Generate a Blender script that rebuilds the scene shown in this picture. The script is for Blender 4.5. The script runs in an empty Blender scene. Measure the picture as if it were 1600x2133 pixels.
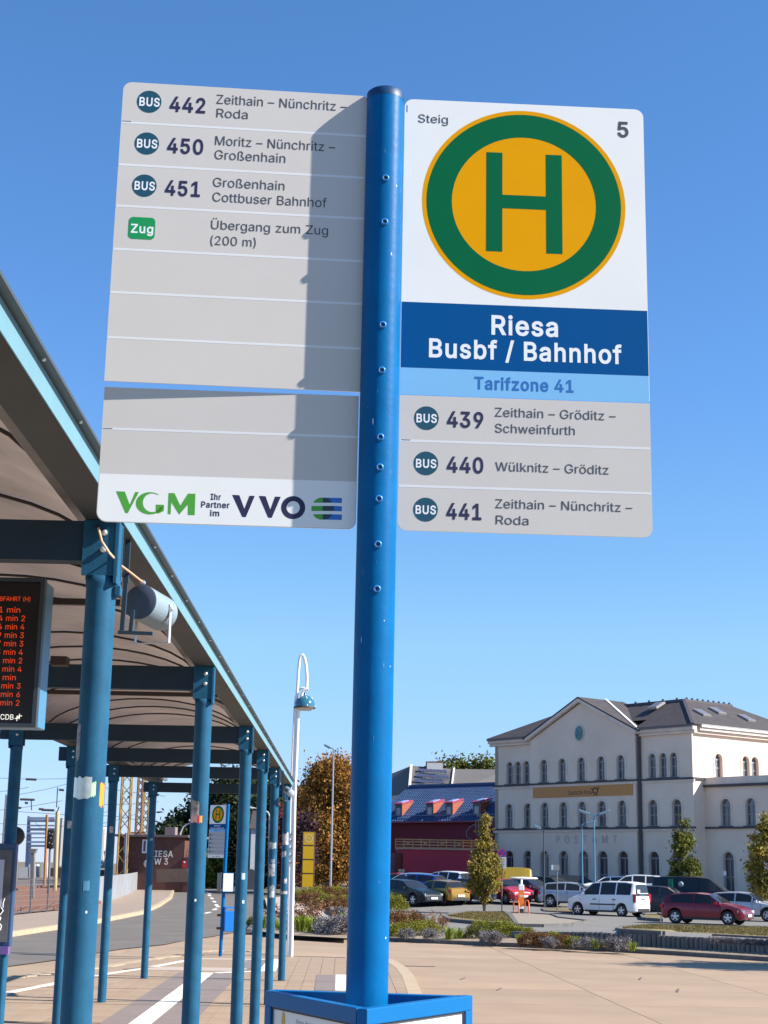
import bpy, math, random
import numpy as np
from mathutils import Vector, Matrix
from mathutils.geometry import delaunay_2d_cdt
random.seed(7)
R = math.radians
# ---------------------------------------------------------------- camera
F, PITCH, ROLL, CH = 3217.0, 0.2258, 0.0171, 1.9
sc = bpy.context.scene
col = sc.collection
cd = bpy.data.cameras.new('camera'); cam = bpy.data.objects.new('camera', cd); col.objects.link(cam)
cd.sensor_fit = 'HORIZONTAL'; cd.sensor_width = 36; cd.lens = 36*F/1600
cd.clip_start = .05; cd.clip_end = 3000
cam.matrix_world = Matrix.Translation((0, 0, CH)) @ Matrix.Rotation(R(90)+PITCH, 4, 'X') @ Matrix.Rotation(ROLL, 4, 'Z')
sc.camera = cam
# ---------------------------------------------------------------- sky and sun
SUN_AZ, SUN_EL = R(79.6), R(36)           # azimuth from -Y towards +X
sd = Vector((math.sin(SUN_AZ)*math.cos(SUN_EL), -math.cos(SUN_AZ)*math.cos(SUN_EL), math.sin(SUN_EL)))
w = bpy.data.worlds.new('World'); sc.world = w; w.use_nodes = True
nt = w.node_tree; bg = nt.nodes['Background']
sky = nt.nodes.new('ShaderNodeTexSky'); sky.sky_type = 'NISHITA'; sky.sun_disc = False
sky.sun_elevation = SUN_EL; sky.sun_rotation = math.atan2(sd.x, sd.y)
sky.air_density = 1.0; sky.dust_density = 0.0; sky.ozone_density = 5.0; sky.altitude = 0
# clear late-summer air: a deeper blue overhead, no yellow band at the horizon
tcn = nt.nodes.new('ShaderNodeTexCoord'); sx = nt.nodes.new('ShaderNodeSeparateXYZ'); nt.links.new(tcn.outputs['Generated'], sx.inputs[0])
cr_ = nt.nodes.new('ShaderNodeValToRGB'); nt.links.new(sx.outputs['Z'], cr_.inputs[0])
el = cr_.color_ramp.elements; el[0].position = 0.0; el[0].color = (.50, .60, 1.0, 1); el[1].position = .55; el[1].color = (.60, .88, 1.06, 1)
for p_, c_ in ((.06, (.60, .68, .95, 1)), (.14, (.74, .86, .90, 1)), (.3, (.63, .86, 1.05, 1))):
    e_ = el.new(p_); e_.color = c_
mu = nt.nodes.new('ShaderNodeVectorMath'); mu.operation = 'MULTIPLY'; nt.links.new(sky.outputs[0], mu.inputs[0]); nt.links.new(cr_.outputs[0], mu.inputs[1])
nt.links.new(mu.outputs[0], bg.inputs[0]); bg.inputs[1].default_value = 0.099
ld = bpy.data.lights.new('sun', 'SUN'); ld.energy = 5.0; ld.angle = R(.53); ld.color = (1, .95, .87)
sun = bpy.data.objects.new('sun', ld); col.objects.link(sun)
sun.rotation_euler = (-sd).to_track_quat('-Z', 'Y').to_euler()
sc.view_settings.view_transform = 'Standard'; sc.view_settings.look = 'None'
sc.view_settings.exposure = 1.0; sc.view_settings.gamma = 1; sc.view_settings.use_curve_mapping = False

# ---------------------------------------------------------------- measuring helpers (photo pixels -> places)
cp, sp = math.cos(PITCH), math.sin(PITCH); cr, sr = math.cos(ROLL), math.sin(ROLL)
CAM = Vector((0, 0, CH))
def ray(px, py):
    a, b = px-800, py-1066.5
    x, y = a*cr+b*sr, -a*sr+b*cr
    return Vector((x, F*cp+y*sp, F*sp-y*cp))
def at_y(px, py, Y):
    d = ray(px, py); return CAM + d*(Y/d.y)
def at_z(px, py, z):
    d = ray(px, py); return CAM + d*((z-CH)/d.z)
def ss(t): t = min(1, max(0, t)); return t*t*(3-2*t)
KERBF = [(513, 1937), (526, 1941), (562, 1947), (607, 1952), (720, 1957), (811, 1961), (1000, 1970), (1200, 1979), (1400, 1990), (1600, 2003), (1760, 2014)]
KB = [(p.x, p.y) for p in (at_z(px, py, -.1) for px, py in KERBF)]
KB = KB+[(KB[-1][0]+8, KB[-1][1]-6)]
def depth_bed(x): return 2.9-1.75*ss((x-2.8)/3)
def yback(x):            # line along the back of the planting strip
    for (a, u), (c, v) in zip(KB, KB[1:]):
        if x <= c: return u+(v-u)*max(0, (x-a)/(c-a))+depth_bed(x)
    return KB[-1][1]+1.15
def gz(x, y):
    near = -.1 + .42*ss((x-2.5)/4); d = y-yback(x)
    lot = near + (-.48-near)*ss(d/22)+.55*ss((y-88)/15)
    m = ss((x+1.5)/2.0)*ss(d/.2)
    return m*lot
def at_g(px, py, dz=0):
    z = 0.
    for _ in range(25):
        p = at_z(px, py, z+dz); z = .5*z+.5*gz(p.x, p.y)
    return at_z(px, py, z+dz)
class Plane:
    def __init__(s, org, ang, lean=(0, 0)):
        s.o = Vector(org); s.u = Vector((math.cos(ang), math.sin(ang), 0)); s.n = Vector((math.sin(ang), -math.cos(ang), 0)); s.lean = lean
    def uv(s, px, py):
        d = ray(px, py)
        zz = Vector((s.lean[0], s.lean[1], 1)); nn = s.u.cross(zz)
        t = (s.o-CAM).dot(nn)/d.dot(nn); p = CAM+d*t
        z = p.z; q = p - s.o - zz*(z-s.o.z)
        return q.dot(s.u), z
    def w(s, u, z, off=0):
        return s.o + s.u*u + Vector((s.lean[0], s.lean[1], 1))*(z-s.o.z) + s.n*off

# ---------------------------------------------------------------- materials
def srgb(r, g, b):
    f = lambda c: (c/255/12.92 if c/255 <= .04045 else ((c/255+.055)/1.055)**2.4)
    return (f(r), f(g), f(b))
MATS = {}
ALB = 1.3          # one factor on all reflectances, set together with the exposure
def mat(name, c, rough=.6, metal=0, var=0, vscale=3, bump=0, bscale=40, c2=None, spec=.5, isl=0, objr=0, transl=0, coat=0, stretch=None):
    if name in MATS: return MATS[name]
    c = tuple(min(.85, x*ALB) for x in c); c2 = tuple(min(.85, x*ALB) for x in c2) if c2 else None
    m = bpy.data.materials.new(name); m.use_nodes = True; n = m.node_tree; N = n.nodes; L = n.links
    b = N['Principled BSDF']; b.inputs['Roughness'].default_value = rough; b.inputs['Metallic'].default_value = metal
    b.inputs['Specular IOR Level'].default_value = spec; b.inputs['Coat Weight'].default_value = coat
    b.inputs['Base Color'].default_value = (*c, 1)
    src = None
    tc = N.new('ShaderNodeTexCoord'); vec = tc.outputs['Object']
    if stretch:
        mp = N.new('ShaderNodeMapping'); mp.inputs['Scale'].default_value = stretch; L.new(vec, mp.inputs[0]); vec = mp.outputs[0]
    if var or c2:
        t = N.new('ShaderNodeTexNoise'); t.inputs['Scale'].default_value = vscale; t.inputs['Detail'].default_value = 6; t.inputs['Roughness'].default_value = .6
        L.new(vec, t.inputs['Vector'])
        rp = N.new('ShaderNodeValToRGB'); rp.color_ramp.elements[0].position = .3; rp.color_ramp.elements[1].position = .7
        a = c2 if c2 else tuple(x*(1-var) for x in c)
        z = c if c2 else tuple(min(1, x*(1+var)) for x in c)
        rp.color_ramp.elements[0].color = (*a, 1); rp.color_ramp.elements[1].color = (*z, 1)
        L.new(t.outputs[0], rp.inputs[0]); src = rp.outputs[0]
    for amt, kind in ((isl, 0), (objr, 1)):
        if amt:
            if kind == 0: g = N.new('ShaderNodeNewGeometry'); o = g.outputs['Random Per Island']
            else: g = N.new('ShaderNodeObjectInfo'); o = g.outputs['Random']
            mr = N.new('ShaderNodeMapRange'); mr.inputs[3].default_value = 1-amt; mr.inputs[4].default_value = 1+amt
            L.new(o, mr.inputs[0]); mx = N.new('ShaderNodeVectorMath'); mx.operation = 'SCALE'
            if src: L.new(src, mx.inputs[0])
            else: mx.inputs[0].default_value = c
            L.new(mr.outputs[0], mx.inputs['Scale']); src = mx.outputs[0]
    if src: L.new(src, b.inputs['Base Color'])
    if bump:
        t2 = N.new('ShaderNodeTexNoise'); t2.inputs['Scale'].default_value = bscale; t2.inputs['Detail'].default_value = 4
        L.new(vec, t2.inputs['Vector'])
        bp = N.new('ShaderNodeBump'); bp.inputs['Strength'].default_value = bump; bp.inputs['Distance'].default_value = .01
        L.new(t2.outputs[0], bp.inputs['Height']); L.new(bp.outputs[0], b.inputs['Normal'])
    if transl:
        tr = N.new('ShaderNodeBsdfTranslucent'); ms = N.new('ShaderNodeMixShader'); ms.inputs[0].default_value = transl
        if src: L.new(src, tr.inputs[0])
        else: tr.inputs[0].default_value = (*c, 1)
        L.new(b.outputs[0], ms.inputs[1]); L.new(tr.outputs[0], ms.inputs[2]); L.new(ms.outputs[0], N['Material Output'].inputs[0])
    MATS[name] = m; return m
def emis(name, c, s):
    m = bpy.data.materials.new(name); m.use_nodes = True; b = m.node_tree.nodes['Principled BSDF']
    b.inputs['Base Color'].default_value = (*c, 1); b.inputs['Emission Color'].default_value = (*c, 1); b.inputs['Emission Strength'].default_value = s
    return m

# ---------------------------------------------------------------- mesh helpers
class MB:
    def __init__(s): s.v = []; s.f = []; s.sm = []
    def add(s, vs, fs, smooth=False):
        o = len(s.v); s.v += [tuple(v) for v in vs]; s.f += [tuple(i+o for i in f) for f in fs]; s.sm += [smooth]*len(fs); return s
    def box(s, c, size, rz=0, M=None):
        x, y, z = [q/2 for q in size]; c = Vector(c); ca, sa = math.cos(rz), math.sin(rz)
        vs = []
        for k in range(8):
            p = Vector(((x if k & 1 else -x), (y if k & 2 else -y), (z if k & 4 else -z)))
            if M: p = M @ p
            elif rz: p = Vector((p.x*ca-p.y*sa, p.x*sa+p.y*ca, p.z))
            vs.append(c+p)
        return s.add(vs, [(0, 2, 3, 1), (4, 5, 7, 6), (0, 1, 5, 4), (2, 6, 7, 3), (0, 4, 6, 2), (1, 3, 7, 5)])
    def bar(s, p, q, wd, ht, up=(0, 0, 1)):
        p, q = Vector(p), Vector(q); d = (q-p); L = d.length; d.normalize(); up = Vector(up)
        x = d.cross(up)
        if x.length < 1e-4: x = d.cross(Vector((1, 0, 0)))
        x.normalize(); z = x.cross(d)
        M = Matrix((x, d, z)).transposed()
        return s.box((p+q)/2, (wd, L, ht), M=M)
    def tube(s, pts, r, n=10, cap=True, r2=None):
        pts = [Vector(p) for p in pts]; vs = []; fs = []; m = len(pts)
        prev = None
        for i, p in enumerate(pts):
            d = (pts[min(i+1, m-1)]-pts[max(i-1, 0)]).normalized()
            if prev is None:
                x = d.cross(Vector((0, 0, 1)))
                if x.length < 1e-3: x = Vector((1, 0, 0))
            else: x = prev - d*prev.dot(d)
            x.normalize(); prev = x; y = d.cross(x)
            rr = r if r2 is None else r+(r2-r)*i/(m-1)
            for k in range(n):
                a = 2*math.pi*k/n; vs.append(p+x*rr*math.cos(a)+y*rr*math.sin(a))
        for i in range(m-1):
            for k in range(n):
                a, b = i*n+k, i*n+(k+1) % n; fs.append((a, b, b+n, a+n))
        s.add(vs, fs, True)
        if cap:
            s.add(vs[:n], [tuple(range(n))[::-1]]); s.add(vs[-n:], [tuple(range(n))])
        return s
    def lathe(s, prof, n=16, c=(0, 0, 0), axis='Z', a0=0, a1=2*math.pi):
        vs = []; fs = []; full = abs(a1-a0-2*math.pi) < 1e-6; cols = n if full else n+1; c = Vector(c)
        for (r, z) in prof:
            for k in range(cols):
                a = a0+(a1-a0)*k/n
                p = (r*math.cos(a), r*math.sin(a), z)
                if axis == 'Y': p = (p[0], p[2], p[1])
                if axis == 'X': p = (p[2], p[0], p[1])
                vs.append(c+Vector(p))
        for i in range(len(prof)-1):
            for k in range(n):
                a, b = i*cols+k, i*cols+(k+1) % cols; fs.append((a, b, b+cols, a+cols))
        return s.add(vs, fs, True)
    def poly(s, pts): return s.add(pts, [tuple(range(len(pts)))])
    def prism(s, pts, d):          # polygon extruded by vector d
        n = len(pts); d = Vector(d); a = [Vector(p) for p in pts]
        s.add(a+[p+d for p in a], [tuple(range(n))[::-1], tuple(range(n, 2*n))]+[(i, (i+1) % n, (i+1) % n+n, i+n) for i in range(n)]); return s
    def mesh(s, name):
        me = bpy.data.meshes.new(name); me.from_pydata([tuple(v) for v in s.v], [], s.f)
        if any(s.sm): me.polygons.foreach_set('use_smooth', s.sm)
        me.update(); return me
    def build(s, name, m, parent=None, world=True, recalc=False, bevel=0):
        off = wloc(parent) if (parent and world) else Vector((0, 0, 0))
        if off.length: s.v = [tuple(Vector(v)-off) for v in s.v]
        me = s.mesh(name)
        if recalc:
            import bmesh
            b = bmesh.new(); b.from_mesh(me); bmesh.ops.recalc_face_normals(b, faces=b.faces); b.to_mesh(me); b.free()
        me.materials.append(m); o = bpy.data.objects.new(name, me); col.objects.link(o)
        if parent: o.parent = parent
        if bevel:
            md = o.modifiers.new('b', 'BEVEL'); md.width = bevel; md.segments = 2; md.limit_method = 'ANGLE'
        return o
def wloc(o):
    v = Vector((0, 0, 0))
    while o: v += o.location; o = o.parent
    return v
def thing(name, label, cat, loc=(0, 0, 0), rz=0, group=None):
    o = bpy.data.objects.new(name, None); col.objects.link(o); o.location = loc; o.rotation_euler = (0, 0, rz); o.empty_display_size = .2
    o['label'] = label; o['category'] = cat
    if group: o['group'] = group
    return o
def tag(o, label, cat, group=None):
    o['label'] = label; o['category'] = cat
    if group: o['group'] = group
    return o
def struct(o, kind='structure'): o['kind'] = kind; return o
def centre(o, base=True):      # move a top-level mesh's origin to its base
    me = o.data; n = len(me.vertices); a = np.empty(n*3); me.vertices.foreach_get('co', a); a = a.reshape(-1, 3)
    c = np.array([(a[:, 0].min()+a[:, 0].max())/2, (a[:, 1].min()+a[:, 1].max())/2, a[:, 2].min()])
    me.vertices.foreach_set('co', (a-c).ravel()); o.location = o.location+Vector(c); me.update(); return o
def dup(o, loc, rz=0, label=None, group=None, scale=None):
    r = o.copy(); col.objects.link(r); r.location = loc; r.rotation_euler = (0, 0, rz)
    if label: r['label'] = label
    if group: r['group'] = group
    if scale: r.scale = scale
    for ch in list(o.children):
        c = ch.copy(); col.objects.link(c); c.parent = r
        for g in ch.children:
            d = g.copy(); col.objects.link(d); d.parent = c
    return r
# letter outlines: advance width, then one list of x, y numbers (thousandths of the size) per contour
GLYPHS = {
    '(': (273, [89,207,101,324,132,441,177,539,236,539,191,428,161,313,151,207,160,115,188,16,236,-96,177,-96,150,-46,128,4,111,55,99,106,92,156]),
    ')': (273, [37,-96,86,18,113,116,122,207,112,313,82,428,37,539,97,539,142,441,173,323,184,207,182,156,174,104,161,53,144,3,123,-47,97,-96]),
    '/': (249, [235,533,71,-76,14,-76,178,533]),
    '0': (453, [227,-7,191,-3,158,7,130,24,105,48,85,77,69,113,57,155,50,202,48,254,50,306,57,353,69,395,85,431,106,461,130,484,159,502,191,512,227,516,262,512,295,502,323,484,348,461,368,431,384,395,396,353,403,306,405,254,403,202,396,155,384,113,368,77,348,48,323,24,295,7,263,-3], [227,50,250,52,271,60,290,74,306,92,320,116,330,144,338,176,342,213,344,254,342,295,338,332,330,365,320,393,306,416,290,435,271,449,250,457,227,460,203,457,182,449,163,435,147,416,134,393,123,365,115,332,111,295,109,254,111,213,115,176,123,144,134,116,147,92,163,74,182,60,203,52]),
    '1': (453, [76,0,76,55,391,55,391,0], [276,509,276,0,212,0,212,448,209,448,86,358,86,427,198,509]),
    '2': (453, [64,0,64,47,234,229,282,282,311,327,320,371,319,389,315,405,308,419,298,431,287,441,273,449,224,460,205,458,188,454,172,447,159,438,148,427,139,413,132,398,128,381,127,362,66,362,68,391,75,418,86,442,102,464,121,482,143,496,168,507,196,513,225,516,254,513,281,507,306,497,328,482,346,465,361,445,372,423,379,398,381,372,371,318,336,259,267,180,153,60,153,57,389,57,389,0]),
    '3': (453, [218,-7,188,-5,159,1,133,10,108,22,88,38,70,57,57,79,48,104,44,132,109,132,112,115,118,100,126,87,137,76,150,66,165,59,219,50,275,61,291,69,304,80,315,93,323,108,328,125,329,145,328,163,323,180,316,196,306,211,292,223,275,234,254,241,229,246,201,248,157,248,157,299,288,448,288,452,70,452,70,509,372,509,372,461,211,278,211,289,247,290,279,286,308,276,333,262,354,244,371,222,383,198,391,173,393,145,390,116,383,90,370,66,354,45,333,27,309,12,281,2,251,-5]),
    '4': (453, [40,105,40,158,247,509,311,509,109,166,109,163,413,163,413,105], [282,0,282,121,282,146,282,318,343,318,343,0]),
    '5': (453, [221,-7,192,-5,165,1,140,11,118,25,99,41,83,60,71,82,63,105,60,130,122,130,125,115,130,102,138,89,173,60,221,50,241,51,259,56,276,64,291,75,304,89,314,104,322,122,326,141,328,162,326,183,321,203,314,221,303,237,290,251,275,262,257,270,238,275,218,277,167,268,128,246,67,253,96,509,366,509,366,452,151,452,134,301,178,325,229,334,252,332,274,328,294,321,313,311,330,299,345,285,358,269,370,251,379,231,386,210,390,187,391,163,388,132,381,102,369,76,352,52,332,32,309,15,282,3,253,-4]),
    '6': (453, [226,-7,196,-4,168,3,142,15,119,31,100,51,84,74,73,101,66,130,64,162,65,187,71,212,80,239,137,340,252,509,322,509,151,261,145,261,165,288,196,307,235,314,265,312,291,305,316,295,337,280,355,262,370,240,380,215,387,187,389,157,387,127,379,98,368,73,352,50,333,30,310,14,284,3,257,-4], [226,48,245,50,263,55,279,63,293,73,304,86,314,101,322,119,326,137,327,157,326,178,322,196,314,213,304,228,293,241,279,251,263,259,245,264,226,265,207,264,190,259,174,252,160,241,148,229,138,214,131,197,126,179,125,158,126,138,131,119,138,102,148,86,160,73,174,63,190,55,207,50]),
    '7': (453, [97,0,323,448,323,452,62,452,62,509,391,509,391,449,165,0]),
    '8': (453, [226,-7,193,-5,163,1,136,11,111,25,91,42,74,62,62,84,54,109,52,135,53,156,58,176,65,195,75,212,87,228,101,241,117,252,134,260,153,265,129,276,109,289,93,308,80,330,73,354,70,380,73,405,79,429,90,450,106,469,124,485,146,498,170,508,197,514,226,516,255,514,282,508,306,498,328,485,346,469,361,450,373,429,379,405,382,380,379,354,372,330,359,308,343,289,323,276,300,267,319,260,335,252,351,241,365,228,377,212,387,195,395,176,399,156,401,135,398,109,391,84,378,62,362,42,341,25,317,11,289,1,259,-5], [226,49,248,50,267,54,285,60,300,69,313,79,323,91,331,106,335,121,337,139,335,157,330,173,322,189,312,202,298,213,283,223,265,230,247,234,226,235,206,234,187,230,169,223,154,213,140,202,130,189,122,173,117,157,115,139,117,121,121,106,129,91,139,79,152,69,167,60,185,54,205,50], [226,290,274,300,287,308,298,318,307,330,314,344,318,359,319,376,318,392,314,407,308,420,299,432,288,442,275,449,226,460,177,449,164,442,153,432,145,420,138,407,134,392,133,376,134,359,138,344,145,330,154,318,165,308,178,300]),
    '9': (453, [226,516,256,513,285,506,310,494,333,478,352,458,368,434,380,408,387,378,389,347,387,322,382,296,373,270,315,168,200,0,130,0,301,248,307,248,287,221,257,202,218,195,188,197,161,203,137,214,116,229,98,247,83,269,72,294,66,321,64,352,66,382,73,411,85,436,101,459,120,479,143,494,168,506,196,513], [226,460,207,459,190,454,174,446,160,435,148,423,138,407,131,390,127,372,125,352,127,331,131,313,138,295,148,280,160,268,174,257,190,250,207,245,226,243,245,245,263,249,279,257,293,267,305,280,314,295,322,312,326,330,327,350,326,371,322,390,314,407,305,422,293,435,279,446,263,454,245,459]),
    'A': (480, [16,0,201,509,276,509,463,0,395,0,287,302,264,372,232,478,245,478,213,371,191,302,85,0], [110,142,110,199,370,199,370,142]),
    'B': (456, [60,0,60,509,241,509,274,507,304,501,329,491,350,477,367,461,381,442,390,421,396,398,398,374,397,353,393,336,387,320,356,286,315,267,315,262,331,260,347,254,363,245,378,234,391,220,402,203,411,184,416,161,418,136,416,111,410,88,400,67,386,48,368,31,344,18,317,8,284,2,247,0], [125,57,245,57,281,60,309,67,330,80,344,96,353,115,355,137,354,153,350,169,342,184,333,197,320,209,306,218,289,225,269,229,248,231,125,231], [125,285,238,285,288,296,302,304,314,314,323,326,330,340,335,355,336,372,333,393,326,412,313,429,294,442,270,449,240,452,125,452]),
    'C': (510, [267,-7,225,-3,186,7,150,25,119,49,92,79,70,115,53,157,44,203,40,254,44,305,53,352,70,393,92,429,119,459,150,484,186,501,225,512,267,516,340,504,362,496,383,485,402,471,419,456,435,438,448,418,459,397,467,373,473,348,408,348,389,395,357,428,315,449,267,456,237,453,209,445,184,432,161,414,141,391,125,364,113,332,106,295,103,254,106,213,113,177,125,145,141,117,161,94,184,76,210,63,237,56,267,53,315,60,357,81,389,114,408,160,473,160,467,135,459,112,448,91,435,71,420,53,402,38,383,24,363,13,341,5,317,-2,293,-6]),
    'D': (502, [219,0,96,0,96,57,215,57,254,60,288,68,318,81,343,99,363,122,379,149,390,181,397,216,399,255,397,294,390,329,379,361,364,388,344,410,320,428,291,441,258,449,221,452,93,452,93,509,225,509,273,505,315,495,353,478,385,455,412,426,433,391,449,351,458,306,462,255,458,205,449,159,433,119,411,83,384,54,351,31,312,14,268,3], [125,509,125,0,60,0,60,509]),
    'E': (419, [60,0,60,509,372,509,372,452,125,452,125,286,355,286,355,229,125,229,125,57,375,57,375,0]),
    'F': (410, [60,0,60,509,369,509,369,452,125,452,125,278,346,278,346,221,125,221,125,0]),
    'G': (520, [269,-7,225,-3,185,7,149,25,118,49,91,79,69,116,53,157,43,203,40,254,43,305,53,352,69,393,91,429,117,459,149,484,184,501,223,512,265,516,291,514,316,510,340,504,363,494,384,483,403,469,421,453,436,436,449,416,460,395,468,373,474,349,408,349,387,393,356,427,315,448,265,456,236,453,209,445,183,432,160,414,141,392,125,364,113,332,106,295,103,254,106,213,113,177,125,145,141,117,161,95,184,76,210,63,238,56,269,53,296,55,322,61,345,71,365,85,382,102,396,123,407,147,413,173,415,202,434,199,283,199,283,256,478,256,478,200,475,160,466,124,451,91,431,62,406,38,377,19,344,5,308,-4]),
    'H': (517, [60,0,60,509,125,509,125,289,392,289,392,509,457,509,457,0,392,0,392,232,125,232,125,0]),
    'I': (300, [31,0,31,57,118,57,118,452,31,452,31,509,269,509,269,452,183,452,183,57,269,57,269,0]),
    'M': (628, [60,0,60,509,152,509,277,187,287,159,299,123,311,84,322,49,307,49,318,83,330,121,342,158,352,187,476,509,568,509,568,0,504,0,504,291,504,327,505,369,506,413,507,457,513,457,498,409,482,363,467,322,456,291,342,0,286,0,170,291,159,321,145,361,129,408,112,457,119,457,120,416,121,372,122,328,122,291,122,0]),
    'N': (523, [60,0,60,509,136,509,343,183,363,151,388,107,414,55,405,54,401,108,399,157,399,195,399,509,463,509,463,0,387,0,202,290,177,331,148,381,108,452,119,454,122,384,124,328,125,291,125,0]),
    'O': (533, [267,-7,225,-3,186,7,150,25,119,49,92,79,70,115,53,157,44,203,40,254,44,305,53,352,70,393,92,429,119,459,150,484,186,501,225,512,267,516,309,512,348,501,384,484,415,459,442,429,464,393,480,352,490,305,493,254,490,203,480,157,464,115,442,79,415,49,384,25,348,7,309,-3], [267,53,296,55,324,63,349,76,372,94,392,116,408,144,420,176,428,213,430,254,428,295,420,332,408,365,392,392,372,415,349,433,324,446,296,453,267,456,237,453,210,445,184,433,161,415,142,392,125,364,113,332,106,295,103,254,106,213,113,176,125,144,142,117,161,94,184,76,210,63,237,55]),
    'P': (445, [60,0,60,509,235,509,272,506,305,499,332,487,356,471,375,452,390,430,400,404,407,377,409,348,407,318,400,291,390,265,375,243,356,223,332,207,305,195,272,188,235,186,109,186,109,242,233,242,257,244,279,248,297,256,312,266,324,279,333,294,339,310,343,328,344,348,343,367,339,385,333,402,324,416,312,428,297,439,279,446,257,451,232,452,125,452,125,0]),
    'R': (449, [60,0,60,509,236,509,273,506,305,500,333,489,356,473,376,455,390,433,401,408,407,381,409,352,407,323,401,296,390,271,376,250,356,232,333,217,305,206,273,200,236,198,96,198,96,255,234,255,258,256,280,260,298,267,313,276,325,287,334,300,340,316,344,333,345,352,344,371,340,389,334,405,325,419,313,430,298,440,279,446,258,451,233,452,125,452,125,0], [353,0,230,229,303,229,428,0]),
    'S': (447, [224,-9,188,-7,156,-1,128,9,102,23,81,40,64,60,51,83,42,109,38,137,104,137,108,118,114,102,123,88,136,76,150,66,166,59,224,49,246,50,267,54,286,60,303,69,317,79,329,92,338,106,344,122,346,139,344,154,340,168,332,179,296,205,245,222,184,239,145,253,112,269,86,289,67,313,56,341,52,372,54,400,62,425,75,448,92,468,113,484,138,498,165,508,195,514,227,516,259,514,289,508,316,498,340,484,360,468,377,449,390,427,398,403,401,378,337,378,332,402,320,421,302,437,280,449,254,456,225,459,204,457,185,454,167,448,152,440,139,430,129,418,121,405,117,391,115,376,117,359,122,345,131,334,169,308,212,293,264,279,312,264,359,238,395,198,402,180,407,161,408,139,406,112,399,87,386,64,370,43,349,25,323,11,294,0,261,-7]),
    'T': (449, [32,452,32,509,417,509,417,452,257,452,257,0,193,0,193,452]),
    'U': (517, [259,-8,220,-6,186,2,154,15,126,33,103,55,85,80,71,108,63,140,60,173,60,509,124,509,124,178,126,155,132,133,141,113,153,95,169,80,187,68,208,59,232,53,259,52,285,53,309,59,331,68,349,80,364,95,377,113,385,133,391,155,393,178,393,509,457,509,457,173,454,140,446,108,433,80,414,55,391,33,363,15,332,2,297,-6]),
    'V': (480, [204,0,16,509,84,509,192,206,215,137,248,31,235,31,267,138,290,206,395,509,463,509,278,0]),
    'W': (686, [155,0,16,509,82,509,163,196,175,145,187,94,197,40,189,40,200,94,211,145,224,196,306,509,380,509,462,196,474,145,486,94,497,40,488,40,499,94,510,145,523,196,603,509,670,509,530,0,455,0,368,323,351,391,336,475,350,475,335,395,318,323,230,0]),
    'Z': (438, [42,0,42,46,273,385,306,431,341,476,348,454,285,452,223,452,40,452,40,509,397,509,397,462,169,129,134,81,97,33,90,54,152,57,214,57,399,57,399,0]),
    'a': (389, [160,-9,137,-7,115,-3,94,5,76,15,60,29,48,45,38,63,32,84,30,108,32,128,36,146,43,161,53,174,64,184,78,193,125,211,178,220,234,227,265,235,271,240,274,246,276,255,267,297,240,322,196,331,149,322,118,301,100,274,41,291,51,313,64,331,79,346,95,358,114,368,133,375,194,384,239,379,286,360,300,350,312,336,322,320,330,301,335,278,337,251,337,0,277,0,277,52,272,52,252,25,215,1], [170,45,192,47,211,51,228,59,242,68,254,80,263,93,270,108,274,122,276,138,276,190,259,182,231,176,200,171,175,168,134,159,103,139,97,130,93,118,92,105,102,72,130,52]),
    'b': (424, [229,-8,208,-7,189,-3,172,4,138,31,118,59,112,59,112,0,53,0,53,509,114,509,114,319,118,319,137,346,171,373,188,379,207,383,229,384,259,382,287,374,313,361,335,342,354,320,370,293,381,261,388,227,390,189,388,151,381,116,370,84,355,57,336,34,313,16,288,3,260,-6], [220,47,242,49,262,55,279,66,294,80,306,97,316,117,323,139,327,163,328,189,327,215,323,239,316,261,307,281,295,298,280,311,262,322,243,328,220,330,198,328,178,322,161,312,147,299,134,282,125,263,118,241,114,216,113,189,114,162,118,138,125,115,135,95,147,78,162,65,179,55,198,49]),
    'c': (396, [207,-8,174,-5,144,3,117,16,93,35,72,58,56,85,44,116,37,150,34,187,37,225,44,260,56,291,72,318,93,341,117,360,144,374,174,382,207,384,260,377,305,356,340,322,362,277,303,262,290,289,270,311,242,325,207,330,184,328,163,321,145,310,130,296,118,278,108,258,102,236,98,212,96,187,98,163,102,139,108,117,118,97,130,80,145,66,163,55,184,49,207,46,243,52,271,66,292,89,304,117,363,102,341,56,306,21,261,-1]),
    'd': (424, [195,-8,165,-6,137,3,111,16,89,34,70,57,55,84,43,116,36,151,34,189,36,227,43,261,55,293,70,320,89,342,112,361,137,374,165,382,196,384,218,383,237,379,253,373,287,346,306,319,311,319,311,509,372,509,372,0,313,0,313,59,307,59,287,31,252,4,236,-3,217,-7], [205,47,226,49,246,55,263,65,278,78,290,95,299,115,306,138,310,162,312,189,310,216,306,241,300,263,290,282,278,299,263,312,246,322,227,328,205,330,182,328,162,322,145,311,130,298,118,281,108,261,102,239,98,215,96,189,98,163,102,139,109,117,118,97,130,80,145,66,162,55,182,49]),
    'e': (404, [212,-8,177,-5,145,3,117,16,92,35,72,58,56,85,44,116,37,150,34,187,36,224,44,258,55,290,71,317,91,340,115,359,142,373,172,382,205,384,266,374,285,366,303,355,319,341,334,324,347,305,357,282,365,256,370,227,371,194,371,169,75,169,75,221,338,221,310,202,308,226,304,248,298,269,288,286,277,301,263,314,246,323,227,328,205,330,183,328,164,323,146,313,131,301,119,286,109,270,102,251,97,231,96,211,96,178,98,151,102,127,110,106,121,88,135,73,151,61,169,53,190,48,212,46,254,53,285,73,306,105,365,91,358,72,348,55,335,39,320,26,302,14,283,4,261,-3,237,-7]),
    'f': (254, [228,379,228,327,6,327,6,379], [81,0,81,432,82,452,87,470,96,486,107,499,120,510,135,519,187,530,222,527,243,521,227,468,215,472,195,474,178,472,164,468,154,460,147,449,143,435,142,419,142,0]),
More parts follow.
